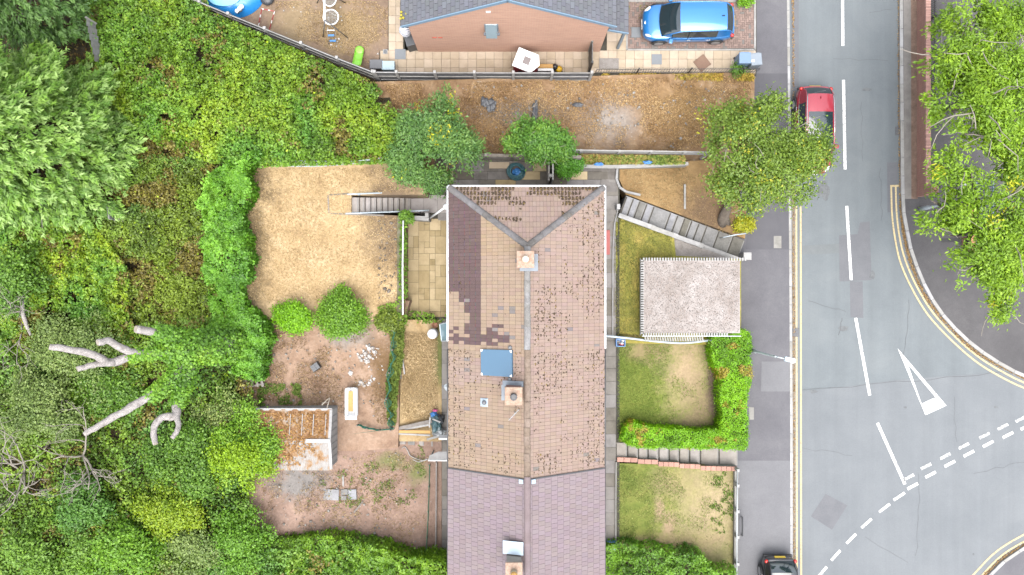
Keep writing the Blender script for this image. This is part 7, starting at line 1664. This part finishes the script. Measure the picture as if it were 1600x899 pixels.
# ---- ivy hedge along the gardens
def hedge_mesh(name, label, cat, poly, zlo, zhi, n, cols, leaf, accent=None, wob=.22, parent_soil=True, jit=.16, up=1.0, rough_sc=22, edge=2.5):
    """a clipped or climbing mass: leaves on its top and down its sides, over a dark core of stems"""
    t = thing(name, label, cat, P(sum(p[0] for p in poly) / len(poly), sum(p[1] for p in poly) / len(poly), zlo(*poly[0])))
    u, v = pick(poly, n); cu, cv = u.copy(), v.copy(); u = u + (fbm(cu, cv, 28, 52) - .5) * 2 * edge + rng.normal(size=len(u)) * edge * .12; v = v + (fbm(cu, cv, 28, 53) - .5) * 2 * edge + rng.normal(size=len(u)) * edge * .12; zt = zhi(u, v) + (fbm(u, v, rough_sc, 51) - .5) * wob + (vnoise(u, v, 9, 54) - .5) * min(.5, wob) - rng.random(len(u)) ** 2 * .22
    w3 = world(u, v, zt); nr = np.array([0, 0, up]) + rng.normal(size=w3.shape) * .5
    # sides
    m = n // 2; per = np.array(poly + [poly[0]], float); seg = np.linalg.norm(np.diff(per, axis=0), axis=1); k = rng.choice(len(seg), m, p=seg / seg.sum()); tt = rng.random(m)
    pu = per[k] + (per[k + 1] - per[k]) * tt[:, None]; cen = per[:-1].mean(0); inw = norm(cen - pu); dpt = np.abs(rng.normal(size=m)) * 1.8 - 1.6
    pq = pu.copy(); pu = pu + np.stack([(fbm(pq[:, 0], pq[:, 1], 28, 52) - .5) * 2 * edge, (fbm(pq[:, 0], pq[:, 1], 28, 53) - .5) * 2 * edge], 1)
    topz = zhi(pu[:, 0], pu[:, 1]) + (fbm(pu[:, 0], pu[:, 1], rough_sc, 51) - .5) * wob; f = rng.random(m); lowz = np.array([zlo(a, b) for a, b in pu])
    zz = lowz + (topz - lowz) * f; top3 = world(pu[:, 0], pu[:, 1], topz); s3 = top3.copy(); s3[:, 2] = zz
    d3 = np.stack([-(-inw[:, 0]), inw[:, 1] * -1, np.zeros(m)], 1); s3 += d3 * (dpt * .03)[:, None] + rng.normal(size=(m, 3)) * .05
    w3 = np.concatenate([w3, s3]); nr = np.concatenate([nr, np.array([0, 0, .5]) - d3 + rng.normal(size=(m, 3)) * .4])
    N = len(w3); tone = fbm(w3[:, 0], w3[:, 1], .9, 61, 4) * 1.3 - .15 + (rng.random(N) - .5) * .5; col = pal(cols, tone, jit)
    if accent is not None:
        b = fbm(w3[:, 0], w3[:, 1], .55, 71, 3) + (rng.random(N) - .5) * .12 > accent[1]; col[b] = pal(accent[0], rng.random(b.sum()))
    leaf_mesh('foliage', w3, nr, leaf * (.6 + .8 * rng.random(N)), col, M_LEAF, t, .65)
    # core of stems: the outline moved inward along its own normals
    pin = inset_poly(poly, 3.0 + edge * .8)
    q = [P(a, b, float(zhi(np.array([a]), np.array([b]))[0]) - .32 - wob * .35) for a, b in pin]; lo_ = [V3(p.x, p.y, zlo(a, b)) for p, (a, b) in zip(q, pin)]
    n_ = len(q); MB().add(lo_ + q, [tuple(range(n_, 2 * n_))] + [(k, (k + 1) % n_, n_ + (k + 1) % n_, n_ + k) for k in range(n_)]).build('stems', M_SOILBED, t)
    return t
def inset_poly(poly, d):
    n = len(poly); area = sum(poly[i][0] * poly[(i + 1) % n][1] - poly[(i + 1) % n][0] * poly[i][1] for i in range(n)); sg = 1 if area > 0 else -1; out = []
    for i in range(n):
        a, b, c = Vector(poly[i - 1]), Vector(poly[i]), Vector(poly[(i + 1) % n]); e1, e2 = (b - a).normalized(), (c - b).normalized()
        m = (Vector((-e1.y, e1.x)) + Vector((-e2.y, e2.x))); m = m.normalized() if m.length > 1e-3 else Vector((-e1.y, e1.x)); out.append((b.x + m.x * d * sg, b.y + m.y * d * sg))
    return out
cst = lambda z: (lambda u, v: np.full(np.shape(u), float(z)))
IVY = [(0.046, 0.112, 0.020), (0.086, 0.188, 0.030), (0.127, 0.250, 0.035), (0.172, 0.312, 0.050)]
hedge_mesh('ivy_hedge', 'tall ivy covered hedge along the left edge of the back lawn', 'hedge', [(345, 255), (395, 250), (378, 300), (378, 350), (381, 470), (398, 505), (402, 560), (412, 592), (385, 596), (350, 560), (322, 520), (335, 470), (322, 400), (316, 320)], lambda u, v: 1.9, cst(3.1), 34000, IVY, .13, wob=1.7, rough_sc=50, edge=22)
hedge_mesh('clipped_hedge', 'clipped lime green hedge wrapped round the front lawn corner', 'hedge', [(1116, 520), (1140, 518), (1168, 520), (1172, 540), (1172, 600), (1169, 640), (1170, 696), (1164, 702), (1080, 701), (1010, 699), (985, 696), (972, 686), (974, 668), (985, 661), (1008, 664), (1030, 671), (1090, 672), (1122, 671), (1128, 650), (1127, 600), (1117, 570), (1112, 545)], lambda u, v: zfront(u) - .2, lambda u, v: np.interp(u, [965, 1175], [.75, -.05]), 50000, G_LIME, .066, accent=([(.2, .13, .05), (.3, .2, .05), (.25, .25, .03)], .66), wob=.34, edge=5)
hedge_mesh('garden_hedge', 'rough green hedge along the bottom of the trodden garden', 'hedge', [(418, 850), (470, 842), (540, 843), (575, 850), (640, 870), (690, 878), (700, 900), (700, 990), (400, 990), (405, 880)], lambda u, v: .6, cst(2.2), 24600, [(.05, .10, .012), (.09, .165, .018), (.14, .225, .024), (.20, .29, .035)], .12, wob=1.1, rough_sc=45, edge=10)
hedge_mesh('garden_hedge', 'dark green hedge along the bottom of the front lawn', 'hedge', [(943, 862), (975, 855), (1030, 857), (1062, 866), (1100, 872), (1118, 890), (1150, 899), (1150, 990), (943, 990)], lambda u, v: -.8, cst(.55), 16000, [(.04, .09, .012), (.07, .14, .018), (.11, .20, .022), (.15, .26, .03)], .11, wob=.8, rough_sc=35, edge=10)
# ---- shrubs
def shrub(name, label, u, v, z, ru, rv, cols, zl=None, hz=.6, n=8, rl=.6, tw=420, per=14, leaf=.11, seed=1, cat='shrub', **kw):
    b = P(u, v, z); lobes = dome(u, v, z + hz * 1.2, ru, rv, n, rl, hz, seed)
    b = V3(lobes[0][0].x, lobes[0][0].y, z); return tree(name, label, cat, b, lobes, cols, .06, None, 6, n_twig=tw, per=per, leaf=leaf, **kw)
shrub('round_shrub', 'bright lime rounded shrub at the edge of the back lawn', 459, 496, 1.7, 33, 26, G_LIME, n=7, rl=.5, hz=.5, tw=900, per=14, leaf=.09, spread=.13, gap=.4, gscale=.4, seed=3, shell=.6)
shrub('round_shrub', 'taller mid green rounded shrub beside the lime shrub', 533, 492, 1.6, 42, 42, [(.05, .105, .012), (.09, .17, .018), (.13, .225, .022), (.17, .28, .03)], n=10, rl=.62, hz=.7, tw=1300, per=15, leaf=.095, spread=.14, gap=.45, gscale=.4, seed=8, shell=.55)
def mk(name, label, u, v, zb, ub, vb, zc, ru, rv, nl, rl, hz, seed, cols, r0=.12, cat='tree', **kw):
    return tree(name, label, cat, P(ub, vb, zb), dome(u, v, zc, ru, rv, nl, rl, hz, seed), cols, r0, **kw)
mk('rowan_tree', 'blue green tree with yellow berries behind the hipped house corner', 676, 212, -.3, 692, 262, 3.0, 90, 90, 16, .85, .9, 5, [(.034, .078, .03), (.06, .118, .048), (.098, .168, .064), (.14, .212, .078)], n_twig=1250, per=24, leaf=.135, spread=.17, gap=.45, gscale=.6, aspect=.42, accent=([(.3, .28, .02), (.36, .28, .015)], .03), shell=.4)
mk('elder_tree', 'small spreading green tree beside the side passage', 843, 222, -.5, 850, 240, 2.0, 68, 42, 12, .7, .7, 9, [(.035, .085, .02), (.06, .135, .03), (.10, .19, .04), (.16, .25, .05)], .09, n_twig=850, per=20, leaf=.125, spread=.14, gap=.6, gscale=.6, aspect=.5, twigs=(9, .022, .35), shell=.4)
shrub('ivy_bush', 'bright green bush at the right end of the side passage', 884, 255, .1, 30, 24, [(.04, .11, .015), (.07, .18, .02), (.10, .24, .03)], n=6, rl=.45, hz=.5, tw=420, leaf=.09, seed=12, spread=.1)
mk('street_tree', 'broad olive green street tree over the red car', 1190, 238, -1.3, 1148, 285, 3.2, 122, 110, 34, .85, 1.5, 14, [(.05, .082, .014), (.088, .13, .024), (.128, .175, .036), (.178, .225, .055)], .17, n_twig=3100, per=17, leaf=.115, spread=.19, gap=.55, gscale=.6, accent=([(.27, .25, .02), (.26, .22, .03)], .03), twigs=(34, .024, .38), shell=.35)
shrub('yellow_shrub', 'small bright yellow shrub at the foot of the street tree', 1162, 350, -1.5, 20, 12, [(.15, .17, .012), (.26, .23, .012), (.32, .27, .02)], n=6, rl=.26, hz=.25, tw=230, leaf=.09, seed=4, spread=.09, gap=.1)
FAN = [(.075, .125, .008), (.115, .185, .012), (.165, .245, .018), (.235, .31, .03)]
mk('plane_tree', 'tall lime green tree at the upper right with pale bare boughs', 1535, 130, -1.7, 1490, 170, 5.0, 100, 170, 24, 1.25, 1.8, 23, FAN, .2, n_twig=1750, per=34, leaf=.165, spread=.17, gap=.66, gscale=.9, aspect=.36, twigs=(40, .04, .45), shell=.4, dirout=.9)
mk('plane_tree', 'tall lime green tree at the right edge above the road bend', 1548, 345, -1.7, 1500, 365, 4.6, 118, 165, 24, 1.15, 1.5, 29, FAN, .2, n_twig=1750, per=34, leaf=.165, spread=.17, gap=.62, gscale=.9, aspect=.36, twigs=(26, .035, .45), accent=([(.36, .32, .02)], .02), shell=.4, dirout=.9)
shrub('weed_clump', 'green weed clump beside the wheelie bins', 1154, 108, -1.4, 17, 12, G_MID, n=4, rl=.3, hz=.3, tw=120, leaf=.09, seed=5, spread=.1)
shrub('verge_shrub', 'small lime shrub at the top edge of the driveway', 1164, 0, -1.5, 18, 5, G_LIME, n=4, rl=.3, hz=.3, tw=200, leaf=.08, seed=6, spread=.08)
shrub('weed_bush', 'green weedy bush on the patio corner below the rounded shrub', 606, 500, 1.2, 26, 16, G_OLIVE, n=6, rl=.35, hz=.35, tw=300, leaf=.1, seed=15, spread=.12, gap=.3)
shrub('fern_clump', 'dark green fern clump at the head of the patio wall', 634, 340, 1.3, 12, 9, G_MID, n=3, rl=.25, hz=.25, tw=90, leaf=.1, seed=16, spread=.08)
# bottom-left shrubs
B = [('dense_shrub', 'grey green willowy shrub left of the sawn tree', 110, 545, 2.4, 85, 60, G_GREY, 12, .85, 1.0, 1000, .10, 31),
     ('dense_shrub', 'sage and green shrub at the left edge below the sawn tree', 60, 625, 2.4, 100, 70, G_GREY, 14, .9, 1.1, 1150, .11, 32),
     ('dense_shrub', 'deep green shrub under the long sawn limb', 170, 610, 2.2, 60, 45, G_MID, 9, .7, .8, 800, .11, 33),
     ('dense_shrub', 'mid green shrub overhanging the white shed', 386, 688, 1.9, 62, 55, [(0.057, 0.112, 0.015), (0.098, 0.185, 0.020), (0.149, 0.246, 0.030), (0.207, 0.302, 0.040)], 12, .8, 1.0, 1200, .11, 34),
     ('dense_shrub', 'yellow lime shrub in front of the shed roof', 374, 716, 2.1, 55, 42, [(0.115, 0.179, 0.008), (0.172, 0.246, 0.010), (0.230, 0.314, 0.014)], 9, .6, 1.2, 700, .11, 35),
     ('dense_shrub', 'tangled green shrub left of the shed', 300, 720, 2.0, 75, 65, G_MID, 12, .85, .9, 1050, .12, 36),
     ('dense_shrub', 'golden yellow leaved shrub in the bottom left thicket', 262, 795, 2.1, 62, 45, [(0.103, 0.157, 0.012), (0.161, 0.213, 0.014), (0.230, 0.258, 0.020)], 9, .6, .9, 650, .11, 37),
     ('dense_shrub', 'dark green shrub left of the golden shrub', 125, 785, 2.3, 55, 45, [(0.034, 0.084, 0.020), (0.063, 0.134, 0.030), (0.103, 0.190, 0.040)], 9, .7, .9, 800, .12, 38),
     ('dense_shrub', 'feathery green shrub at the bottom left corner', 60, 860, 2.3, 95, 62, [(0.057, 0.112, 0.020), (0.098, 0.168, 0.030), (0.144, 0.224, 0.040)], 12, .85, 1.0, 1100, .12, 39),
     ('dense_shrub', 'glossy green shrub at the bottom left centre', 190, 862, 2.2, 70, 55, [(0.057, 0.123, 0.012), (0.098, 0.185, 0.018), (0.149, 0.246, 0.028)], 12, .8, 1.0, 1150, .14, 40),
     ('dense_shrub', 'muted green shrub below the golden shrub', 300, 862, 2.0, 62, 50, G_GREY, 10, .7, .7, 700, .11, 41),
     ('dense_shrub', 'fresh green shrub at the lower left of the trodden garden', 372, 840, 1.9, 52, 62, [(0.052, 0.112, 0.015), (0.092, 0.179, 0.022), (0.138, 0.241, 0.030)], 10, .7, .8, 900, .115, 42),
     ('dense_shrub', 'pale dry grey shrub beside the ivy hedge foot', 342, 645, 1.9, 45, 38, G_GREY + [(0.287, 0.269, 0.140)], 8, .6, .6, 500, .10, 43),
     ('dense_shrub', 'bright green shrub at the far left below the conifer', 30, 430, 2.4, 48, 62, G_MID, 9, .8, .9, 800, .12, 44)]
for (nm, lab, u, v, z, ru, rv, cols, n, rl, hz, tw, lf, sd2) in B:
    shrub(nm, lab, u, v, z, ru * 1.12, rv * 1.12, cols, n=n + 6, rl=rl * .72, hz=hz, tw=int(tw * 1.25), leaf=lf, seed=sd2, spread=.2, gap=.62, gscale=.55, per=15, shell=.35)
# ---- conifers with drooping sprays
def conifer(label, ub, vb, zb, height, rad, n_spray, cols, tipcol, per=15, seed=1, sz=.24):
    base = P(ub, vb, zb); t = thing('conifer', label, 'tree', base); r_ = np.random.default_rng(seed)
    MB().tube([base - V3(0, 0, .2), base + V3(0, 0, height * .5), base + V3(0, 0, height * .97)], [rad * .09, rad * .06, .03], 9).build('trunk', M_BARK, t, True)
    h = r_.random(n_spray) ** 1.25; a = r_.random(n_spray) * 2 * math.pi
    prof = rad * (1 - h ** 1.7) * (.9 + .18 * np.sin(a * 7 + h * 21)) + .15
    s = .62 + .38 * r_.random(n_spray) ** .5
    bx = np.stack([np.cos(a), np.sin(a), np.zeros_like(a)], 1)
    root = np.array(base) + bx * (prof * s)[:, None] + np.stack([np.zeros_like(a), np.zeros_like(a), .4 + h * height * .97], 1)
    d = norm(bx * .9 + np.array([0, 0, 0.35]) + r_.normal(size=(n_spray, 3)) * .22)
    k = np.repeat(np.arange(n_spray), per); m = len(k); tpar = np.tile(np.linspace(0, 1, per), n_spray)
    side = norm(np.cross(d, np.array([0, 0, 1.0]))); sg_ = np.where(np.arange(m) % 2 == 0, 1, -1)
    Ls = sz * 2.2 * (.7 + .6 * r_.random(n_spray))
    pos = root[k] + d[k] * (tpar * Ls[k])[:, None] + side[k] * (sg_ * (1 - tpar) * Ls[k] * .28)[:, None] + r_.normal(size=(m, 3)) * .03; pos[:, 2] -= tpar ** 2 * .12
    dv = d[k] + side[k] * (sg_ * .5)[:, None]; tone = r_.random(n_spray)[k] * .7 + r_.random(m) * .3
    col = pal(cols, tone, .15); tip = np.clip(tpar * 1.25 - .45, 0, 1)[:, None] * (r_.random(n_spray) < .5)[k][:, None] * .8; col = col * (1 - tip) + np.array(tipcol) * tip
    nr = np.array([0, 0, 1.0]) + d[k] * .35 + r_.normal(size=(m, 3)) * .35
    leaf_mesh('crown', pos, nr, sz * (.8 + .5 * r_.random(m)), col, M_LEAF, t, .3, dv, .35)
    for i in range(14):
        j = int(r_.integers(0, n_spray)); p = Vector(root[j]); c0 = V3(base.x, base.y, p.z - .5); MB().tube([c0, c0.lerp(p, .6), p + Vector(d[j]) * .3], [.05, .035, .012], 5).build('bough', M_TWIG, t, True)
    return t
conifer('tall feathery conifer with silvery tips at the left edge', 95, 232, 2.3, 10.5, 3.6, 4600, [(0.061, 0.119, 0.027), (0.105, 0.189, 0.041), (0.154, 0.248, 0.058), (0.204, 0.297, 0.082)], (0.308, 0.378, 0.233), 16, 3, .22)
conifer('darker green conifer at the top left corner', 70, -5, 2.3, 8.5, 2.5, 1700, [(0.033, 0.075, 0.027), (0.061, 0.120, 0.038), (0.094, 0.165, 0.057)], (0.132, 0.210, 0.095), 15, 7, .2)
# ---- the sawn-off ivy-clad tree
sv = thing('sawn_tree', 'lopped grey tree with ivy clad trunk and bare sawn limbs', 'tree', P(380, 536, 2.0))
def limb(name, pts, r0, r1, cut=True):
    q = [P(*p) for p in smooth_path(pts, 5)]; n = len(q)
    rad = [lerp(r0, r1, i / (n - 1)) * (.86 if cut else 1) * (1 + .05 * math.sin(i * 1.3 + r0 * 40) + random.uniform(-.035, .035)) for i in range(n)]
    q = [p + Vector((random.uniform(-.018, .018), random.uniform(-.018, .018), 0)) for p in q]
    o = MB().tube(q, rad, 12).build(name, M_DEADWOOD, sv, True)
    if cut:
        d = (q[-1] - q[-2]).normalized(); MB().tube([q[-1] - d * .01, q[-1] + d * .012], rad[-1] * .93, 12).build('sawn_end', M_CUT, o)
    return q, rad
TR = [(380, 536, 2.0), (345, 538, 3.6), (300, 545, 5.0), (275, 547, 5.6)]
ivy = []
ivy.append(limb('trunk', TR, .5, .36, False))
LA_ = [(275, 547, 5.6), (240, 552, 6.3), (205, 557, 6.8), (172, 567, 7.2), (150, 556, 7.8), (115, 547, 8.2), (78, 542, 8.6)]
limb('limb', LA_, .24, .135); limb('limb', [(178, 567, 7.15), (152, 569, 7.6), (121, 577, 8.0)], .15, .12)
limb('limb', [(262, 547, 5.9), (222, 553, 6.6), (190, 545, 7.2), (172, 533, 7.6), (153, 536, 8.0)], .2, .14); limb('limb', [(295, 536, 5.2), (250, 522, 6.2), (212, 514, 7.0)], .24, .17)
limb('limb', [(292, 556, 5.2), (262, 600, 5.9), (232, 620, 6.5), (190, 645, 7.0), (160, 662, 7.3), (132, 679, 7.6)], .25, .115); limb('limb', [(300, 560, 5.0), (286, 608, 5.7), (276, 632, 6.1), (274, 650, 6.4), (252, 653, 6.7), (240, 672, 6.9), (243, 694, 7.1)], .25, .12); limb('limb', [(275, 648, 6.35), (279, 668, 6.7), (269, 685, 6.9)], .14, .1)
allp = []
for path, r, n in ((TR, 1.0, 9000), ([(330, 535, 4.2), (300, 530, 5.0), (262, 524, 5.9), (246, 520, 6.3)], .5, 3600), (LA_[:3] + [(222, 555, 6.6)], .32, 1900), ([(262, 547, 5.9), (235, 552, 6.4)], .35, 700), ([(300, 552, 5.0), (275, 585, 5.6), (255, 606, 6.0), (236, 619, 6.45)], .46, 3400), ([(302, 556, 4.9), (292, 590, 5.4), (284, 612, 5.8), (278, 630, 6.05)], .46, 3200)):
    q = np.array([P(*p) for p in smooth_path(path, 10)]); k = rng.integers(0, len(q), n); d = sphere_pts(n); tpr = 1 - .35 * k / len(q)
    allp.append((q[k] + rng.normal(size=(n, 3)) * .05 + d * (r * tpr * (.6 + .4 * rng.random(n)))[:, None], d))
pos = np.concatenate([a for a, _ in allp]); dd_ = np.concatenate([b for _, b in allp]); tone = fbm(pos[:, 0], pos[:, 1], .6, 3) + (rng.random(len(pos)) - .5) * .5
leaf_mesh('ivy', pos, dd_ * .8 + np.array([0, 0, .7]) + rng.normal(size=pos.shape) * .35, .12 * (.6 + .8 * rng.random(len(pos))), pal([(.045, .10, .015), (.08, .165, .02), (.125, .225, .025), (.19, .28, .035)], tone, .16), M_LEAF, sv, .7)
# ---- dead twiggy shrubs
def dead_shrub(label, u, v, z, spread_, n, seed, lean=(0, 0)):
    base = P(u, v, z); t = thing('dead_shrub', label, 'shrub', base); rr = random.Random(seed)
    def grow(p, d, L, r, dep, mb):
        pts = [p]; dd = d.copy()
        for k in range(4):
            dd = (dd + Vector((rr.gauss(0, .22), rr.gauss(0, .22), rr.gauss(0, .12)))).normalized(); pts.append(pts[-1] + dd * L / 4)
        mb.tube(pts, [r, r * .85, r * .7, r * .6, r * .45], 5)
        if dep > 0:
            for k in range(rr.choice((2, 3, 3))):
                i = rr.choice((2, 3, 4)); nd = (dd + Vector((rr.gauss(0, .7), rr.gauss(0, .7), rr.gauss(.1, .35)))).normalized(); grow(pts[i], nd, L * rr.uniform(.55, .8), r * .55, dep - 1, mb)
    for i in range(n):
        a = rr.random() * 6.28; mb = MB(); grow(base, Vector((math.cos(a) * .8 + lean[0], math.sin(a) * .8 + lean[1], rr.uniform(.5, 1.1))).normalized(), spread_ * rr.uniform(.7, 1.1), .05, 3, mb); mb.build('bare_stem', M_TWIG, t, True)
dead_shrub('bare grey twiggy shrub at the left edge of the thicket', 38, 738, 3.2, 1.9, 7, 3)
dead_shrub('bare pale branches in the middle of the bottom left thicket', 130, 712, 3.2, 1.6, 5, 9, (.3, -.2))
dead_shrub('bare twiggy stems left of the grey green shrub', 35, 500, 3.0, 1.3, 3, 13)
o = MB().tube([P(u, v, 3.6) for (u, v) in ((20, 458), (35, 470), (36, 492), (42, 510), (48, 524))], [.06, .09, .09, .08, .05], 8).build('fallen_branch', M_DEADWOOD, None, True); tagit(o, 'thick pale fallen branch at the left edge above the shrubs', 'branch')

# ---- grass, weeds and dry tufts on the open ground
def tufts(name, label, poly, n, zf, cols, size, cl=None, asp=.22, upr=.35, fade=None, kindcat='grass'):
    u, v = pick(poly, n)
    if cl is not None: k = fbm(u, v, cl[0], cl[2], 4) > cl[1] + (rng.random(len(u)) - .5) * .1; u, v = u[k], v[k]
    if fade is not None: k = rng.random(len(u)) < np.clip((fade[1] - u) / (fade[1] - fade[0]) + (fbm(u, v, 24, 77, 4) - .5) * 3.0, .04, 1); u, v = u[k], v[k]
    N = len(u); z = np.array([zf(a, b) for a, b in zip(u, v)]) + .02 + rng.random(N) * size * .5
    nr = np.array([0, 0, upr]) + rng.normal(size=(N, 3)) * .6; tone = fbm(u, v, 40, 81, 3) * 1.2 - .1 + (rng.random(N) - .5) * .7
    o = leaf_mesh(name, world(u, v, z), nr, size * (.5 + rng.random(N)), pal(cols, tone, .2), M_BLADE, None, asp)
    return tagit(o, label, kindcat, None, 'stuff')
tufts('dry_grass', 'short straw grass on the parched back lawn', [(386, 264), (596, 262), (640, 300), (549, 303), (549, 335), (625, 340), (625, 480), (386, 470)], 40000, zlawn, [(0.194, 0.131, 0.063), (0.314, 0.230, 0.120), (0.419, 0.322, 0.183)], .068)
tufts('dry_grass', 'orange brown dead grass over the vacant plot', [(600, 132), (1174, 118), (1174, 200), (1070, 236), (650, 240)], 60000, zscrub, [(.15, .088, .04), (.25, .155, .07), (.33, .22, .105), (.40, .29, .155)], .095, (45, .36, 91))
tufts('dry_grass', 'dead grass stalks over the bare garden', [(394, 505), (606, 505), (606, 665), (540, 650), (394, 622)], 12000, zmid, [(0.117, 0.072, 0.036), (0.208, 0.143, 0.078), (0.286, 0.208, 0.117)], .11, (35, .45, 92))
tufts('dry_grass', 'dead grass over the trodden garden', [(400, 725), (670, 700), (670, 858), (400, 850)], 10000, zbot, [(0.130, 0.085, 0.046), (0.221, 0.156, 0.085), (0.286, 0.221, 0.117)], .1, (30, .45, 93))
tufts('dry_grass', 'dead grass over the play yard', [(430, 2), (606, 2), (606, 76), (580, 100), (430, 45)], 9000, lambda u, v: ZP, [(0.169, 0.111, 0.058), (0.286, 0.202, 0.104), (0.351, 0.260, 0.143)], .09, (40, .48, 94))
tufts('dry_grass', 'straw grass on the narrow strip beside the house path', [(626, 520), (684, 520), (684, 655), (628, 655)], 9000, zstripe, [(.22, .155, .08), (.36, .27, .15), (.46, .36, .22)], .09)
tufts('weeds', 'green weeds in the trodden garden', [(470, 700), (665, 690), (665, 800), (480, 790)], 9000, zbot, [(.05, .09, .015), (.09, .14, .025), (.13, .18, .04)], .09, (14, .62, 95), .35, .6)
tufts('weeds', 'green weeds above the white shed', [(400, 600), (470, 600), (472, 632), (405, 634)], 2600, zmid, [(.05, .09, .015), (.09, .14, .025), (.13, .18, .04)], .12, (25, .48, 96), .4, .8)
tufts('weeds', 'overgrown green weeds along the netting fence', [(606, 500), (632, 500), (630, 560), (622, 600), (618, 665), (606, 665), (603, 600), (612, 540)], 5200, lambda u, v: zstripe(u) + .2, [(.05, .085, .015), (.10, .135, .025), (.16, .18, .05)], .15, None, .35, .8)
tufts('weeds', 'weeds and ivy over the patio end and retaining wall', [(626, 340), (637, 340), (637, 485), (700, 492), (700, 502), (640, 508), (600, 500), (590, 480), (622, 470)], 5200, lambda u, v: 1.75 if u < 636 else .35, [(.05, .10, .012), (.09, .165, .02), (.14, .22, .03)], .12, (18, .4, 97), .6, .9)
tufts('lawn_grass', 'short olive grass on the garage side lawn', [(960, 335), (1050, 368), (1050, 402), (1000, 406), (1000, 520), (960, 520)], 15000, lambda u, v: zfront(u) * .6, [(0.077, 0.091, 0.022), (0.126, 0.133, 0.042), (0.196, 0.175, 0.070)], .07)
tufts('lawn_grass', 'green grass on the hedged front lawn', [(965, 538), (1122, 538), (1124, 664), (965, 690)], 24000, zfront, [(0.070, 0.105, 0.020), (0.119, 0.168, 0.031), (0.168, 0.203, 0.049)], .07, (50, .32, 98), fade=(1010, 1085))
tufts('lawn_grass', 'sparse grass on the bottom front lawn', [(965, 728), (1146, 736), (1146, 870), (965, 856)], 18000, zfront, [(0.084, 0.119, 0.022), (0.140, 0.182, 0.042), (0.224, 0.224, 0.084)], .075, (40, .4, 99), fade=(1000, 1120))
tufts('lawn_grass', 'dry grass on the front corner lawn', [(972, 266), (1070, 262), (1150, 330), (1150, 372), (1060, 335), (985, 300)], 9000, zfront, [(0.140, 0.105, 0.049), (0.224, 0.168, 0.084), (0.294, 0.224, 0.126)], .08)
tufts('weeds', 'dark green weed patches along the bottom front lawn edge', [(1105, 735), (1147, 738), (1147, 830), (1120, 835), (1090, 760)], 3000, zfront, [(.04, .075, .012), (.075, .12, .02), (.11, .155, .03)], .1, (22, .56, 102), .4, .7)
tufts('weeds', 'green and rust weeds under the white fence', [(905, 243), (1070, 244), (1070, 256), (905, 258)], 4200, lambda u, v: .1, [(0.063, 0.098, 0.021), (0.126, 0.182, 0.035), (0.252, 0.210, 0.070), (0.280, 0.154, 0.056)], .16, None, .45, .8)
tufts('weeds', 'dry weeds along the garage foot', [(965, 522), (1110, 528), (1112, 540), (965, 530)], 1800, lambda u, v: zfront(u) * .8, [(0.070, 0.084, 0.021), (0.140, 0.126, 0.042), (0.224, 0.168, 0.084)], .12, None, .35, .7)
tufts('weeds', 'yellow weeds along the railing fence', [(940, 116), (1178, 115), (1178, 126), (940, 124)], 3200, lambda u, v: ZP + .05, [(0.168, 0.140, 0.028), (0.308, 0.238, 0.042), (0.350, 0.210, 0.056)], .16, (30, .4, 100), .3, .7)
tufts('weeds', 'weeds in the cracks of the block paving', [(982, 6), (1040, 6), (1010, 40), (985, 70)], 700, lambda u, v: ZP + .02, [(0.126, 0.126, 0.028), (0.196, 0.196, 0.056)], .07, (15, .55, 101), .35, .8)

# ---- repeats carry a group
GROUPS = {'parked_car': 'cars parked by the road', 'wheelie_bin': 'wheelie bins', 'street_lamp': 'street lamps', 'terraced_house': 'houses of the terrace', 'dense_shrub': 'shrubs of the overgrown slope', 'round_shrub': 'rounded garden shrubs', 'plane_tree': 'tall trees on the right', 'conifer': 'conifers on the left', 'panel_fence': 'panel fences', 'handrail': 'handrails of the back steps', 'plank': 'loose planks and laths', 'paving_slab': 'loose slabs in the trodden garden', 'recycling_box': 'recycling boxes', 'storage_box': 'storage boxes in the yard', 'plastic_scrap': 'black plastic scraps', 'plastic_bag': 'blue plastic bags', 'dead_shrub': 'bare twiggy shrubs', 'garden_hedge': 'garden hedges', 'path_edging': 'path edgings', 'edging_board': 'edging boards of the back steps', 'netting_fence': 'green netting fences', 'steel_railing': 'steel railings', 'brick_wall': 'red brick walls', 'front_steps': 'front garden steps', 'garden_steps': 'back garden steps'}
for ob in COL.objects:
    if ob.parent is None and ob.name.split('.')[0] in GROUPS: ob['group'] = GROUPS[ob.name.split('.')[0]]
